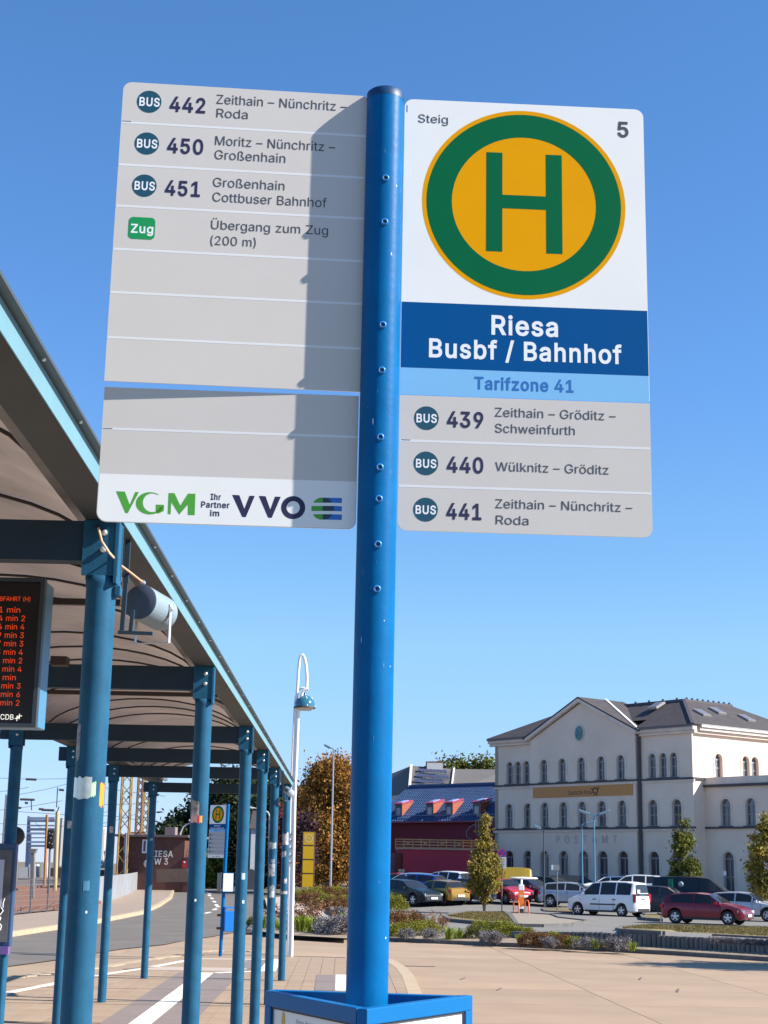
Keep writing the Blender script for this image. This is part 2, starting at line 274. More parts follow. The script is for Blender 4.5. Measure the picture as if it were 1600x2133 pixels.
    'g': (425, [207,-151,180,-149,156,-146,134,-140,82,-110,51,-69,101,-41,122,-66,154,-88,207,-97,236,-95,261,-87,282,-75,298,-58,308,-34,311,-6,311,68,306,68,287,41,252,16,236,10,217,6,195,5,165,7,138,14,113,27,90,43,71,65,55,90,43,120,36,154,34,191,36,229,43,263,55,293,71,320,90,342,112,361,138,374,166,382,196,384,218,383,237,379,253,373,288,346,308,319,313,319,313,379,372,379,372,-9,370,-40,363,-67,350,-90,334,-109,314,-124,291,-136,265,-144,237,-149], [205,59,227,61,246,66,264,75,278,87,290,103,300,121,307,142,311,166,312,193,311,219,307,242,300,264,291,283,279,299,264,312,247,322,227,328,205,330,182,328,163,322,145,312,130,298,118,282,109,262,102,241,98,218,96,193,98,167,102,144,109,123,118,104,131,88,145,76,163,66,183,61]),
    'h': (410, [114,227,114,0,53,0,53,509,114,509,114,287,102,287,116,319,132,344,152,362,175,374,200,382,227,384,252,383,275,377,295,369,313,356,328,340,341,321,350,298,355,271,357,240,357,0,296,0,296,235,293,263,286,286,273,304,256,318,235,326,210,329,192,328,176,324,161,317,147,308,136,297,126,283,119,266,115,248]),
    'i': (167, [53,0,53,379,114,379,114,0], [84,443,73,444,63,448,54,455,47,463,43,472,41,483,43,494,47,504,54,512,63,518,73,522,84,524,95,522,105,518,114,512,121,504,125,494,126,483,125,472,121,463,114,455,105,448,95,444]),
    'k': (381, [110,137,110,212,121,212,284,379,360,379,184,199,177,199], [53,0,53,509,114,509,114,0], [294,0,148,186,191,229,372,0]),
    'l': (189, [139,-2,112,0,91,8,74,20,62,37,55,59,53,84,53,509,114,509,114,99,120,62,126,57,135,53,146,52,160,53,170,54,181,3,162,-1]),
    'm': (610, [53,0,53,379,112,379,112,295,108,295,114,314,122,331,132,346,172,376,219,386,245,383,268,375,287,361,303,342,314,320,321,295,312,295,318,312,326,329,337,343,381,375,437,386,458,385,478,380,497,372,514,361,529,346,541,328,550,307,555,283,557,255,557,0,496,0,496,254,493,279,485,298,473,313,456,323,438,329,419,330,402,329,387,326,374,320,345,290,335,247,335,0,274,0,274,260,272,280,265,297,253,311,238,322,220,328,199,330,158,320,145,312,135,302,126,289,119,274,115,257,114,238,114,0]),
    'n': (410, [114,227,114,0,53,0,53,379,112,379,112,287,102,287,116,319,132,344,152,362,175,374,200,382,227,384,252,383,275,377,295,369,313,356,328,340,341,321,350,298,355,271,357,240,357,0,296,0,296,235,293,263,286,286,273,304,256,318,235,326,210,329,192,328,176,324,161,317,147,308,136,297,126,283,119,266,115,248]),
    'o': (415, [207,-8,174,-5,144,3,117,16,93,35,72,58,56,85,44,116,37,150,34,187,37,225,44,260,56,291,72,318,93,341,117,360,144,374,174,382,207,384,241,382,271,374,299,360,323,341,343,318,359,291,371,260,379,225,381,187,379,150,371,116,359,85,343,58,323,35,299,16,271,3,241,-5], [207,46,231,49,252,55,270,66,285,80,298,97,307,117,314,139,318,163,319,187,318,212,314,236,307,258,298,278,285,296,270,310,252,321,231,328,207,330,184,328,163,321,145,310,130,296,118,278,108,258,102,236,98,212,96,187,98,163,102,139,108,117,118,97,130,80,145,66,163,55,184,49]),
    'p': (424, [53,-143,53,379,112,379,112,319,118,319,137,346,171,373,188,379,207,383,229,384,259,382,287,374,313,361,335,342,354,320,370,293,381,261,388,227,390,189,388,151,381,116,370,84,355,57,336,34,313,16,288,3,260,-6,229,-8,208,-7,189,-3,173,4,138,31,118,59,114,59,114,-143], [220,47,242,49,262,55,279,66,294,80,306,97,316,117,323,139,327,163,328,189,327,215,323,239,316,261,307,281,295,298,280,311,262,322,243,328,220,330,198,328,178,322,161,312,147,299,134,282,125,263,118,241,114,216,113,189,114,162,118,138,125,115,135,95,147,78,162,65,179,55,198,49]),
    'r': (259, [53,0,53,379,112,379,112,321,115,321,124,339,137,354,152,367,171,377,191,383,213,385,229,384,243,384,243,322,230,324,207,326,190,324,174,321,159,315,146,306,135,296,126,284,119,269,115,254,114,237,114,0]),
    's': (365, [182,-8,157,-7,133,-3,112,3,93,12,76,24,62,38,50,54,41,73,36,94,94,107,101,87,111,72,124,60,141,52,160,47,181,45,206,47,227,53,244,62,258,74,265,88,268,103,266,115,262,126,254,136,243,144,229,150,212,155,149,170,118,180,92,192,72,208,58,227,50,249,47,274,49,295,55,314,65,332,79,347,95,360,115,370,137,378,161,383,187,384,212,383,234,379,254,372,271,363,286,352,299,339,324,290,268,277,262,291,254,304,243,316,228,325,210,331,187,333,166,331,147,326,131,317,119,305,111,292,109,277,110,264,115,253,124,243,172,223,229,209,261,200,287,187,306,171,320,153,328,131,331,107,329,85,323,65,312,47,298,31,281,18,260,6,236,-2,210,-7]),
    't': (227, [204,379,204,327,6,327,6,379], [65,471,126,471,126,98,127,83,130,70,136,61,144,55,156,51,170,50,185,51,202,54,213,2,192,-3,168,-4,138,-1,113,7,92,21,77,41,68,64,65,93]),
    'u': (410, [182,-5,158,-3,135,2,115,11,97,23,82,39,69,59,60,82,54,109,53,139,53,379,114,379,114,144,116,117,124,94,137,75,154,61,175,53,200,50,218,51,234,55,249,62,263,71,274,83,283,97,290,113,295,132,296,153,296,379,357,379,357,0,298,0,298,92,307,92,294,60,277,35,257,17,234,5,209,-3]),
    'w': (567, [138,0,23,379,87,379,133,214,154,137,175,41,165,41,186,135,206,214,252,379,316,379,362,214,382,136,402,41,391,41,413,135,434,214,480,379,545,379,429,0,368,0,319,172,305,225,291,280,277,338,291,338,277,280,263,225,248,172,199,0]),
    'z': (380, [42,0,42,46,254,320,254,323,48,323,48,379,333,379,333,331,126,60,126,56,339,56,339,0]),
    'Ü': (517, [259,-8,220,-6,186,2,154,15,126,33,103,55,85,80,71,108,63,140,60,173,60,509,124,509,124,178,126,155,132,133,141,113,153,95,169,80,187,68,208,59,232,53,259,52,285,53,309,59,331,68,349,80,364,95,377,113,385,133,391,155,393,178,393,509,457,509,457,173,454,140,446,108,433,80,414,55,391,33,363,15,332,2,297,-6], [331,572,320,574,311,577,302,584,296,592,292,602,290,612,292,623,296,633,302,641,311,648,320,651,331,653,341,651,351,648,359,641,366,633,370,623,371,612,370,602,366,592,359,584,351,577,341,574], [187,572,176,574,167,577,158,584,152,592,148,602,146,612,148,623,152,633,158,641,167,648,176,651,187,653,198,651,207,648,216,641,222,633,226,623,227,612,226,602,222,592,216,584,207,577,198,574]),
    'ß': (441, [122,362,122,0,60,0,60,362,64,409,77,447,99,477,127,498,160,511,197,516,218,514,240,510,260,503,280,493,297,479,312,463,323,443,330,420,332,393,325,351,309,322,292,299,285,272,287,261,291,250,297,241,327,215,362,188,391,152,398,137,402,120,403,100,401,79,396,59,386,42,374,27,358,15,340,6,319,-1,295,-5,269,-7,207,1,164,20,187,74,217,58,265,50,287,51,306,56,321,64,333,75,339,88,342,104,340,117,336,129,330,139,300,167,264,194,235,227,228,240,224,255,223,272,230,306,247,329,264,353,272,388,269,410,262,428,250,442,234,451,217,457,197,459,174,456,156,448,141,435,130,417,124,393]),
    'ö': (415, [207,-8,174,-5,144,3,117,16,93,35,72,58,56,85,44,116,37,150,34,187,37,225,44,260,56,291,72,318,93,341,117,360,144,374,174,382,207,384,241,382,271,374,299,360,323,341,343,318,359,291,371,260,379,225,381,187,379,150,371,116,359,85,343,58,323,35,299,16,271,3,241,-5], [207,46,231,49,252,55,270,66,285,80,298,97,307,117,314,139,318,163,319,187,318,212,314,236,307,258,298,278,285,296,270,310,252,321,231,328,207,330,184,328,163,321,145,310,130,296,118,278,108,258,102,236,98,212,96,187,98,163,102,139,108,117,118,97,130,80,145,66,163,55,184,49], [279,443,269,444,259,448,251,455,244,463,240,472,239,483,240,494,244,503,251,512,259,518,269,522,279,523,290,522,299,518,308,512,314,503,318,494,320,483,318,472,314,463,308,455,299,448,290,444], [136,443,125,444,115,448,107,455,100,463,96,472,95,483,96,494,100,503,107,512,115,518,125,522,136,523,146,522,156,518,164,512,171,503,175,494,176,483,175,472,171,463,164,455,156,448,146,444]),
    'ü': (410, [182,-5,158,-3,135,2,115,11,97,23,82,39,69,59,60,82,54,109,53,139,53,379,114,379,114,144,116,117,124,94,137,75,154,61,175,53,200,50,218,51,234,55,249,62,263,71,274,83,283,97,290,113,295,132,296,153,296,379,357,379,357,0,298,0,298,92,307,92,294,60,277,35,257,17,234,5,209,-3], [277,443,266,444,257,448,248,455,242,463,238,472,236,483,238,494,242,503,248,512,257,518,266,522,277,523,287,522,297,518,305,512,312,503,316,494,317,483,316,472,312,463,305,455,297,448,287,444], [133,443,123,444,113,448,104,455,98,463,94,472,93,483,94,494,98,503,104,512,113,518,123,522,133,523,144,522,153,518,162,512,168,503,172,494,173,483,172,472,168,463,162,455,153,448,144,444]),
    '–': (350, [350,244,350,188,0,188,0,244]),
}
TRI = {}
def area2(c): n = len(c)//2; return sum(c[2*i]*c[(2*i+3) % (2*n)]-c[(2*i+2) % (2*n)]*c[2*i+1] for i in range(n))
def fatten(c, d):          # move an outline sideways by d, mitred
    n = len(c)//2; P = [Vector((c[2*i], c[2*i+1])) for i in range(n)]; out = []
    for i in range(n):
        a, b_ = (P[i]-P[i-1]).normalized(), (P[(i+1) % n]-P[i]).normalized()
        na, nb = Vector((a.y, -a.x)), Vector((b_.y, -b_.x)); m = na+nb
        m = m*(1/max(.35, m.dot(na))) if m.length > 1e-6 else na
        out += [P[i].x+m.x*d, P[i].y+m.y*d]
    return out
def in_loop(x, y, c):
    n = len(c)//2; r = False; j = n-1
    for i in range(n):
        if (c[2*i+1] > y) != (c[2*j+1] > y) and x < (c[2*j]-c[2*i])*(y-c[2*i+1])/(c[2*j+1]-c[2*i+1])+c[2*i]: r = not r
        j = i
    return r
def wind(x, y, cs):
    t = 0
    for c in cs:
        n = len(c)//2; j = n-1
        for i in range(n):
            x0, y0, x1, y1 = c[2*j], c[2*j+1], c[2*i], c[2*i+1]
            if (y0 > y) != (y1 > y) and x < (x1-x0)*(y-y0)/(y1-y0)+x0: t += 1 if y1 > y0 else -1
            j = i
    return t
def fill2d(cs, sg=None):
    """triangles inside contours (flat x, y lists); sg None: even-odd, else winding of that sign"""
    P = []; Ed = []
    for c in cs:
        o = len(P); n = len(c)//2
        P += [Vector((c[2*i], c[2*i+1])) for i in range(n)]; Ed += [(o+i, o+(i+1) % n) for i in range(n)]
    v, _, f = delaunay_2d_cdt(P, Ed, [], 0, 1e-5)[:3]
    out = []
    for t in f:
        cx, cy = sum(v[i].x for i in t)/len(t), sum(v[i].y for i in t)/len(t)
        if sg is None:
            if sum(in_loop(cx, cy, c) for c in cs) % 2: out.append(tuple(t))
        elif wind(cx, cy, cs)*sg > 0: out.append(tuple(t))
    return [(p.x, p.y) for p in v], out
def glyph_tris(ch, bold):
    k = (ch, bold)
    if k not in TRI:
        cs = GLYPHS[ch][1:]; sg = 1 if area2(max(cs, key=lambda c: abs(area2(c)))) > 0 else -1
        if bold: cs = [fatten(c, 20*sg) for c in cs]
        v, f = fill2d(cs, 1 if area2(max(cs, key=lambda c: abs(area2(c)))) > 0 else -1)
        if not f: v, f = fill2d(cs, -sg)
        TRI[k] = ([(x/1000, y/1000, 0) for x, y in v], f)
    return TRI[k]
def text2d(body, bold=0.0):
    bold = bold > 0; vs = []; fs = []; x = 0
    for ch in body:
        if ch not in GLYPHS: x += .22; continue
        v, f = glyph_tris(ch, bold); o = len(vs)
        vs += [(x+a, b, l) for a, b, l in v]; fs += [tuple(i+o for i in t) for t in f]; x += GLYPHS[ch][0]/1000+bold*.045
    return np.array(vs), fs
CAPH = None
def text_on(pl, body, xl, ybl, xr, ybr, h, m, parent, off=.00045, bold=0.0, name='lettering', scale=1.0):
    """text whose baseline runs between two photo points, capital height h px, on plane pl"""
    global CAPH
    if CAPH is None:
        v, _ = text2d('H'); CAPH = v[:, 1].max()
    vs, fs = text2d(body, bold)
    u0, z0 = pl.uv(xl, ybl); u1, z1 = pl.uv(xr, ybr); _, zt = pl.uv(xl, ybl-h)
    zb = (z0+z1)/2; sy = (zt-z0)/CAPH*scale; x0, x1 = vs[:, 0].min(), vs[:, 0].max()
    b = MB(); b.add([pl.w(u0+(x-x0)/(x1-x0)*(u1-u0), zb+y*sy, off+l*.00004) for x, y, l in vs], fs)
    return b.build(name, m, parent)
def wall_shape(b, pl, outer, holes, o0, o1, back=True):
    """wall with openings on plane pl, between offsets o0 (back) and o1 (front)"""
    cs = [[c for p in q for c in p] for q in [outer]+holes]
    v, f = fill2d(cs)
    b.add([pl.w(x, y, o1) for x, y in v], f)
    if back: b.add([pl.w(x, y, o0) for x, y in v], [t[::-1] for t in f])
    for q in [outer]+holes:
        n = len(q); b.add([pl.w(x, y, o) for o in (o0, o1) for x, y in q], [(i, (i+1) % n, n+(i+1) % n, n+i) for i in range(n)])
    return b
def arch(cx, z0, w_, h, n=10):          # outline of a round-headed opening
    r = w_/2; top = z0+h-r
    return [(cx-r, z0), (cx+r, z0)]+[(cx+r*math.cos(a), top+r*math.sin(a)) for a in [math.pi*i/n for i in range(n+1)]]
def leaves(rng, centres, n, size, spread, flat=1.0):
    """n little leaf quads scattered round cluster centres; returns numpy verts, faces"""
    ci = rng.integers(0, len(centres), n); c = centres[ci]
    p = c + rng.normal(0, 1, (n, 3))*spread*np.array([1, 1, flat])
    a = rng.normal(0, 1, (n, 3)); a /= np.linalg.norm(a, axis=1)[:, None]
    b = np.cross(a, rng.normal(0, 1, (n, 3))); b /= np.linalg.norm(b, axis=1)[:, None]
    s = size*rng.uniform(.6, 1.3, n)[:, None]
    q = np.stack([p-a*s, p-b*s*.5, p+a*s, p+b*s*.5], 1).reshape(-1, 3)
    return q, n
def leaf_mesh(name, q, n):
    me = bpy.data.meshes.new(name); me.vertices.add(4*n); me.vertices.foreach_set('co', q.ravel())
    me.loops.add(4*n); me.loops.foreach_set('vertex_index', np.arange(4*n)); me.polygons.add(n)
    me.polygons.foreach_set('loop_start', np.arange(n)*4); me.polygons.foreach_set('loop_total', np.full(n, 4)); me.update(); return me

# ---------------------------------------------------------------- palette
asphalt = mat('asphalt', (.118, .102, .086), .9, var=.14, vscale=.7, bump=.3, bscale=60, spec=.25)
concrete = mat('concrete_road', (.262, .186, .122), .85, var=.12, vscale=.45, bump=.15, bscale=30, objr=.05, spec=.3)
paver = mat('paving_concrete', (.255, .182, .122), .85, var=.07, vscale=2, objr=.06, bump=.15, bscale=50, spec=.3)
paver_dark = mat('paving_dark', (.17, .135, .12), .85, var=.08, vscale=3, spec=.3)
kerb_m = mat('kerb_tan', (.33, .25, .165), .85, var=.12, vscale=4, spec=.3)
kerb_grey = mat('kerb_grey', (.10, .095, .09), .9, var=.25, vscale=5, spec=.3)
white_paint = mat('white_marking', (.60, .56, .48), .7, var=.05, vscale=3)
joint_m = mat('joint_dark', (.10, .08, .065), .9)
soil = mat('soil', (.20, .15, .10), .95, var=.3, vscale=2)
drygrass = mat('dry_grass', (.15, .115, .045), .95, c2=(.095, .08, .03), vscale=1.5)
blue = mat('sign_blue_paint', (.0, .088, .235), .42, var=.10, vscale=14, spec=.12, bump=.05, bscale=70)
frame_blue = mat('frame_blue_paint', (.0, .095, .26), .45, spec=.25, var=.04, vscale=8)
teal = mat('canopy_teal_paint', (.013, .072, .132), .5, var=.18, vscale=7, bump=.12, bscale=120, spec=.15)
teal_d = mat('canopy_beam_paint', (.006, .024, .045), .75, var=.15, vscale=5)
teal_l = mat('fascia_pale_blue', (.115, .225, .26), .5, var=.05, vscale=5)
galv = mat('galvanised', (.15, .15, .155), .55, .5, var=.2, vscale=6)
steel = mat('steel', (.55, .55, .55), .3, 1)
dark = mat('dark_metal', (.03, .03, .032), .6)
rubber = mat('rubber', (.015, .015, .016), .8)
polyc = mat('roof_sheet', (.22, .17, .138), .5, c2=(.125, .10, .086), vscale=1.3, transl=.36, spec=.2)
pwhite = mat('plate_white', (.66, .64, .61), .6, spec=.06, var=.02, vscale=7)
pgrey = mat('plate_grey', (.475, .44, .405), .6, spec=.06, var=.02, vscale=7)
pline = mat('plate_line', (.58, .57, .56), .6, spec=.06, var=.02, vscale=7)
pblue = mat('plate_blue', (.0, .062, .20), .6, spec=.06, var=.02, vscale=7)
plight = mat('plate_lightblue', (.17, .38, .60), .6, spec=.06, var=.02, vscale=7)
pyellow = mat('plate_yellow', (.62, .265, .0), .6, spec=.06, var=.02, vscale=7)
pgreen = mat('plate_green', (.0, .098, .037), .6, spec=.06, var=.02, vscale=7)
ink = mat('ink_grey', (.045, .045, .05), .5)
ink_n = mat('ink_navy', (.014, .011, .045), .5)
bus_m = mat('bus_circle', (.008, .055, .085), .4)
zug_m = mat('train_green', (.005, .22, .055), .4)
inkw = mat('ink_white', (.78, .78, .78), .5)
inkblue = mat('ink_blue', (.01, .11, .33), .5)
vgmg = mat('logo_green', (.055, .27, .025), .5)
alu = mat('aluminium_edge', (.6, .6, .62), .35, .8)
glass_d = mat('dark_glass', (.012, .015, .018), .06, spec=.8)
plaster = mat('post_plaster', (.64, .515, .41), .9, vscale=.3, c2=(.55, .435, .34))
trim_p = mat('post_trim', (.54, .45, .38), .85, var=.1, vscale=1)
slate = mat('slate_roof', (.042, .034, .034), .85, var=.25, vscale=1.5, bump=.4, bscale=6)

# ================================================================ GROUND
def band(pts, wd, z0, z1, side=1):
    """a kerb: strip of width wd beside a polyline (Vectors), from z0 up to z1"""
    b = MB(); pts = [Vector((p.x, p.y, 0)) for p in pts]; outs = []
    for i, p in enumerate(pts):
        d = (pts[min(i+1, len(pts)-1)]-pts[max(i-1, 0)]).normalized(); outs.append(p+Vector((-d.y, d.x, 0))*wd*side)
    for i in range(len(pts)-1):
        a, c, d, e = pts[i], pts[i+1], outs[i+1], outs[i]
        q = [a, c, d, e]
        b.add([(v.x, v.y, z1) for v in q]+[(v.x, v.y, z0) for v in q], [(0, 1, 2, 3), (0, 4, 5, 1), (3, 2, 6, 7), (1, 5, 6, 2), (0, 3, 7, 4)])
    return b
def gsheet(name, m, xs, ys, dz, fn=gz):
    b = MB(); n = len(xs)
    b.add([(x, y, fn(x, y)+dz) for y in ys for x in xs], [(j*n+i, j*n+i+1, (j+1)*n+i+1, (j+1)*n+i) for j in range(len(ys)-1) for i in range(n-1)], True)
    return struct(b.build(name, m))
xs = [-1500, -600, -200, -80, -30, -10]+[-3+.5*i for i in range(24)]+[10, 14, 20, 30, 45, 70, 120, 300, 900, 1500]
ys = [-200, -60, -10, 10, 25]+[34+.75*i for i in range(42)]+[68, 75, 90, 120, 180, 300, 600, 1200, 2600]
gsheet('ground', mat('ground_earth', (.13, .105, .07), .95, c2=(.09, .085, .045), vscale=.15), xs, ys, 0, lambda x, y: -.16-.6*ss((x+1.5)/3)*ss((y-44)/6))
# car park asphalt
b = MB(); xs2 = [-.8+.5*i for i in range(20)]+[10, 12, 16, 22, 30, 40, 60]; ts = [.02+.7*i for i in range(40)]+[30, 36, 45, 56, 70, 85]; n = len(xs2)
b.add([(x, yback(x)+t, gz(x, yback(x)+max(.21, t))) for t in ts for x in xs2], [(j*n+i, j*n+i+1, (j+1)*n+i+1, (j+1)*n+i) for j in range(len(ts)-1) for i in range(n-1)], True)
struct(b.build('car_park', mat('asphalt_old', (.15, .14, .125), .9, var=.1, vscale=.6, bump=.2, bscale=50, spec=.25)))
def flat(name, m, pix, z, kind='structure', extra=None):
    pts = [at_z(px, py, z) for px, py in pix]+[Vector((x, y, z)) for x, y in (extra or [])]
    return struct(MB().poly(pts).build(name, m), kind)
ROAD_R = [(512, 1937), (528, 1922), (545, 1900), (552, 1883), (555, 1872), (535, 1862), (527, 1852), (535, 1846), (365, 1843), (366, 1855), (358, 1870), (335, 1885)]
KERB_L = [(358, 1848), (363, 1855), (358, 1868), (335, 1883), (300, 1898), (200, 1917), (100, 1931), (18, 1943), (-60, 1952), (-900, 2049)]
flat('road', asphalt, [(-900, 2135), (-60, 2023), (0, 2015), (120, 1999), (250, 1977), (345, 1967), (387, 1958), (447, 1950)]+ROAD_R+KERB_L[4:], -.08)
# concrete bus lane: base sheet, then the cast panels
PLAT = [(-880, 2150), (-80, 2046), (5, 2037), (88, 2027), (192, 2015), (300, 1998), (385, 1986), (423, 1980), (463, 1979), (528, 1980), (552, 1985), (607, 1990), (720, 1993), (790, 1993), (822, 2000), (848, 2016), (862, 2032), (876, 2062), (893, 2105), (905, 2140)]
KERBF = [(513, 1937), (526, 1941), (562, 1947), (607, 1952), (720, 1957), (811, 1961), (1000, 1970), (1200, 1979), (1400, 1990), (1600, 2003), (1760, 2014)]
platw = [at_z(px, py, 0) for px, py in PLAT]
kerbw = [at_z(px, py, -.1) for px, py in KERBF]

def inside(p, poly):
    c = False; j = len(poly)-1
    for i in range(len(poly)):
        a, d = poly[i], poly[j]
        if (a.y > p[1]) != (d.y > p[1]) and p[0] < (d.x-a.x)*(p[1]-a.y)/(d.y-a.y)+a.x: c = not c
        j = i
    return c
ROADPOLY = kerbw + [Vector((40, 30, 0)), Vector((40, 3, 0)), Vector((-16, 3, 0)), at_z(-900, 2135, -.1), at_z(-60, 2025, -.1), at_z(120, 1999, -.1), at_z(345, 1967, -.1), at_z(447, 1950, -.1)]
v_, f_ = fill2d([[c for p in ROADPOLY for c in (p.x, p.y)]])
roadway = struct(MB().add([(x, y, -.125) for x, y in v_], f_).build('bus_roadway', mat('joint_sand', (.14, .11, .085), .95)))
da = -.045; ud = Vector((math.sin(da), math.cos(da), 0)); vd = Vector((ud.y, -ud.x, 0))
me = MB().box((0, 0, -.0115), (2.985, 2.985, .023)).mesh('concrete_panel'); me.materials.append(concrete)
o0 = at_z(1163, 2037, -.1)
import bmesh
def clip_poly(sub, n_side):   # Sutherland-Hodgman against one half plane list
    for a, nn in n_side:
        out = []
        for i in range(len(sub)):
            p, q = sub[i], sub[(i+1) % len(sub)]
            dp, dq = (p-a).dot(nn), (q-a).dot(nn)
            if dp >= 0: out.append(p)
            if (dp >= 0) != (dq >= 0): out.append(p+(q-p)*(dp/(dp-dq)))
        sub = out
        if not sub: return []
    return sub
def front_planes():
    L = []
    for i in range(len(kerbw)-1): L.append((kerbw[i], kerbw[i+1]))
    return L
for i in range(-13, 9):
    for j in range(-7, 6):
        c = o0 + vd*(3*i+1.5) + ud*(3*j+1.5)
        cs = [c+vd*1.5*s+ud*1.5*t for s in (-1, 1) for t in (-1, 1)]
        ins = [inside(q, ROADPOLY) for q in cs]
        if not any(ins) or c.y < 8: continue
        # past the planting kerb nothing: a panel that crosses is kept only as far as the kerb line (kerb and bed stand on it)
        o = bpy.data.objects.new('concrete_panel', me); col.objects.link(o); o.location = (c.x, c.y, -.1); o.rotation_euler = (0, 0, -da); o.parent = roadway
# platform
pp = [Vector((p.x, p.y, 0)) for p in platw]+[Vector((1.4, 2, 0)), Vector((-14, 2, 0))]
platform = struct(MB().prism([(p.x, p.y, -.012) for p in pp], (0, 0, -.15)).build('platform', paver))
struct(band(platw, .22, -.13, .003, -1).build('platform_kerb', kerb_m))
CA = -.0215; cu_ = Vector((math.sin(CA), math.cos(CA), 0)); cv_ = Vector((cu_.y, -cu_.x, 0))     # along and across the canopy
def cpt(D, off, z): return Vector((-1.0136, 0, 0))+cu_*D-cv_*off+Vector((0, 0, z))     # off>0: to the left
DI = [1.5, 6.21, 10.94, 15.76, 19.05, 22.49, 27.17]
sme = MB().box((0, 0, -.006), (.243, .79, .012)).mesh('paving_slab'); sme.materials.append(paver)
# strips of other slabs: white guide strip with dark bands, seen from above in canopy coordinates
def dark_at(off): return 1.18 < off < 1.62 or 1.87 < off < 2.3
cand = []
for j in range(5, 50):
    for i in range(-14, 34):
        off = -1.2+.25*i if False else .25*i-.5; D = .8*j+.1
        p = cpt(D, off, 0)
        hw = [cpt(D+s*.4, off+t*.125, 0) for s in (-1, 1) for t in (-1, 1)]
        if not all(inside(q, pp) for q in hw): continue
        d = Vector((p.x, p.y, -CH)); 
        yy = d.y*cp-CH*sp; px = 800+F*d.x/yy; py = 1066.5-F*(-d.y*sp-CH*cp)/yy
        if py < 2145 and -60 < px < 1100: cand.append((p.y, p, off))
cand.sort(key=lambda t: t[0])
rest = MB()
for k, (y, p, off) in enumerate(cand):
    if k < 290:
        o = bpy.data.objects.new('paving_slab', sme); col.objects.link(o); o.location = p; o.rotation_euler = (0, 0, -CA); o.parent = platform
    else: rest.box((p.x, p.y, -.006), (.243, .79, .012), rz=-CA)
if rest.v: o = rest.build('paving_slabs_far', paver, platform); o['kind'] = 'stuff'
def strip(name, m, pix, wd, z=.0045, zz=0):
    pts = [at_z(px, py, zz) for px, py in pix]; b = MB(); ls = []; rs = []
    for i, p in enumerate(pts):
        d = (pts[min(i+1, len(pts)-1)]-pts[max(i-1, 0)]).normalized(); n = Vector((-d.y, d.x, 0))*wd/2; ls.append(p+n); rs.append(p-n)
    for i in range(len(pts)-1):
        b.add([(q.x, q.y, zz+z) for q in (ls[i], rs[i], rs[i+1], ls[i+1])], [(0, 1, 2, 3)])
    return struct(b.build(name, m))
def lstrip(name, m, off0, off1, D0, D1, z):
    return struct(MB().add([cpt(D0, off0, z), cpt(D0, off1, z), cpt(D1, off1, z), cpt(D1, off0, z)], [(0, 3, 2, 1)]).build(name, m))
pe = at_z(445, 2027, 0); offw = -(pe-Vector((-1.0136, 0, 0))).dot(cv_); Dw = (pe-Vector((-1.0136, 0, 0))).dot(cu_)
lstrip('guide_strip', white_paint, offw, offw+.27, 3, Dw, .0045)
lstrip('guide_band_dark', paver_dark, offw-.48, offw-.003, 3, Dw-.02, .004)
lstrip('guide_band_dark', paver_dark, offw+.273, offw+.62, 3, Dw+.2, .004)
strip('guide_strip', white_paint, [(450, 2027), (505, 2024.5), (560, 2023)], .2, .0048)
strip('guide_strip', white_paint, [(556, 2024), (573, 1999)], .3, .0052)
strip('guide_band_dark', paver_dark, [(520, 2018), (542, 1999)], .45, .004)
strip('edge_line', mat('edge_line_cream', (.58,.5,.38), .7), [(-700, 2212), (-80, 2090), (0, 2072), (192, 2034), (305, 2017), (385, 2002), (418, 1998), (578, 1999)], .2, .005)
strip('tactile_field', paver_dark, [(683, 2064), (684, 2031)], .42, .0045)
strip('tactile_field', white_paint, [(712, 2064), (711, 2031)], .2, .0048)
for D in (15.9, 18.1, 19.2, 22.62, 27.1, 22.2, 24.9):      # drain slots and joints across the platform
    lstrip('drain_slot', joint_m, -.9, 8, D, D+.035, .0058)
strip('road_edge_line', mat('edge_white_worn', (.42, .38, .34), .8), [(-880, 2133), (-60, 2024), (8, 2014), (120, 1998), (250, 1976), (345, 1966), (390, 1957), (447, 1949)], .25, .012, -.1)
for px, py, w2 in ((861, 2013, .9), (965, 2039, .3), (1040, 2061, .3), (1334, 2039, .4), (1412, 2064, .45)):
    p = at_z(px, py, -.1); struct(MB().box((p.x, p.y, -.095), (w2*(1 if w2 > .6 else 1.7), .13 if w2 > .6 else .035, .008), rz=1.35 if w2 < .6 else 0).build('drain_grate', joint_m))
# manhole frame marks
p = at_z(405, 2019, 0); struct(MB().box((p.x, p.y, .004), (1.9, .9, .004), rz=.04).build('manhole_cover', mat('cover_beige', (.34, .265, .21), .8)))
for dx in (-1, 1): struct(MB().box((p.x+dx, p.y, .005), (.12, .9, .006), rz=-.5).build('manhole_handle_slot', joint_m))
# left pavement, kerb, track bed
KL = [at_z(px, py, .04) for px, py in KERB_L]
flat('pavement', mat('pavement_beige', (.225, .168, .122), .9, var=.07, vscale=1), KERB_L+[(-900, 2012), (-60, 1916), (28, 1906), (150, 1894), (235, 1873), (290, 1849), (312, 1840), (352, 1838)], .035)
struct(band(KL, .2, -.1, .05, -1).build('pavement_kerb', kerb_m))
flat('track_bed', mat('ballast', (.115, .085, .075), .95, var=.4, vscale=3, bump=.5, bscale=15), [(-900, 2009), (-60, 1913), (28, 1904), (150, 1892), (235, 1870), (290, 1846), (300, 1834), (300, 1822), (-60, 1820), (-900, 1806)], .02)
for k, yy in enumerate((1893, 1884, 1875, 1866, 1859, 1852, 1847)):   # rails of the sidings
    a, c = at_z(-40, yy+3, .1), at_z(262-9*(7-k) if k < 5 else 285, yy-4, .1)
    struct(MB().bar(a, c, .16, .16).build('rail', mat('rail_rust', (.13, .06, .04), .8)))
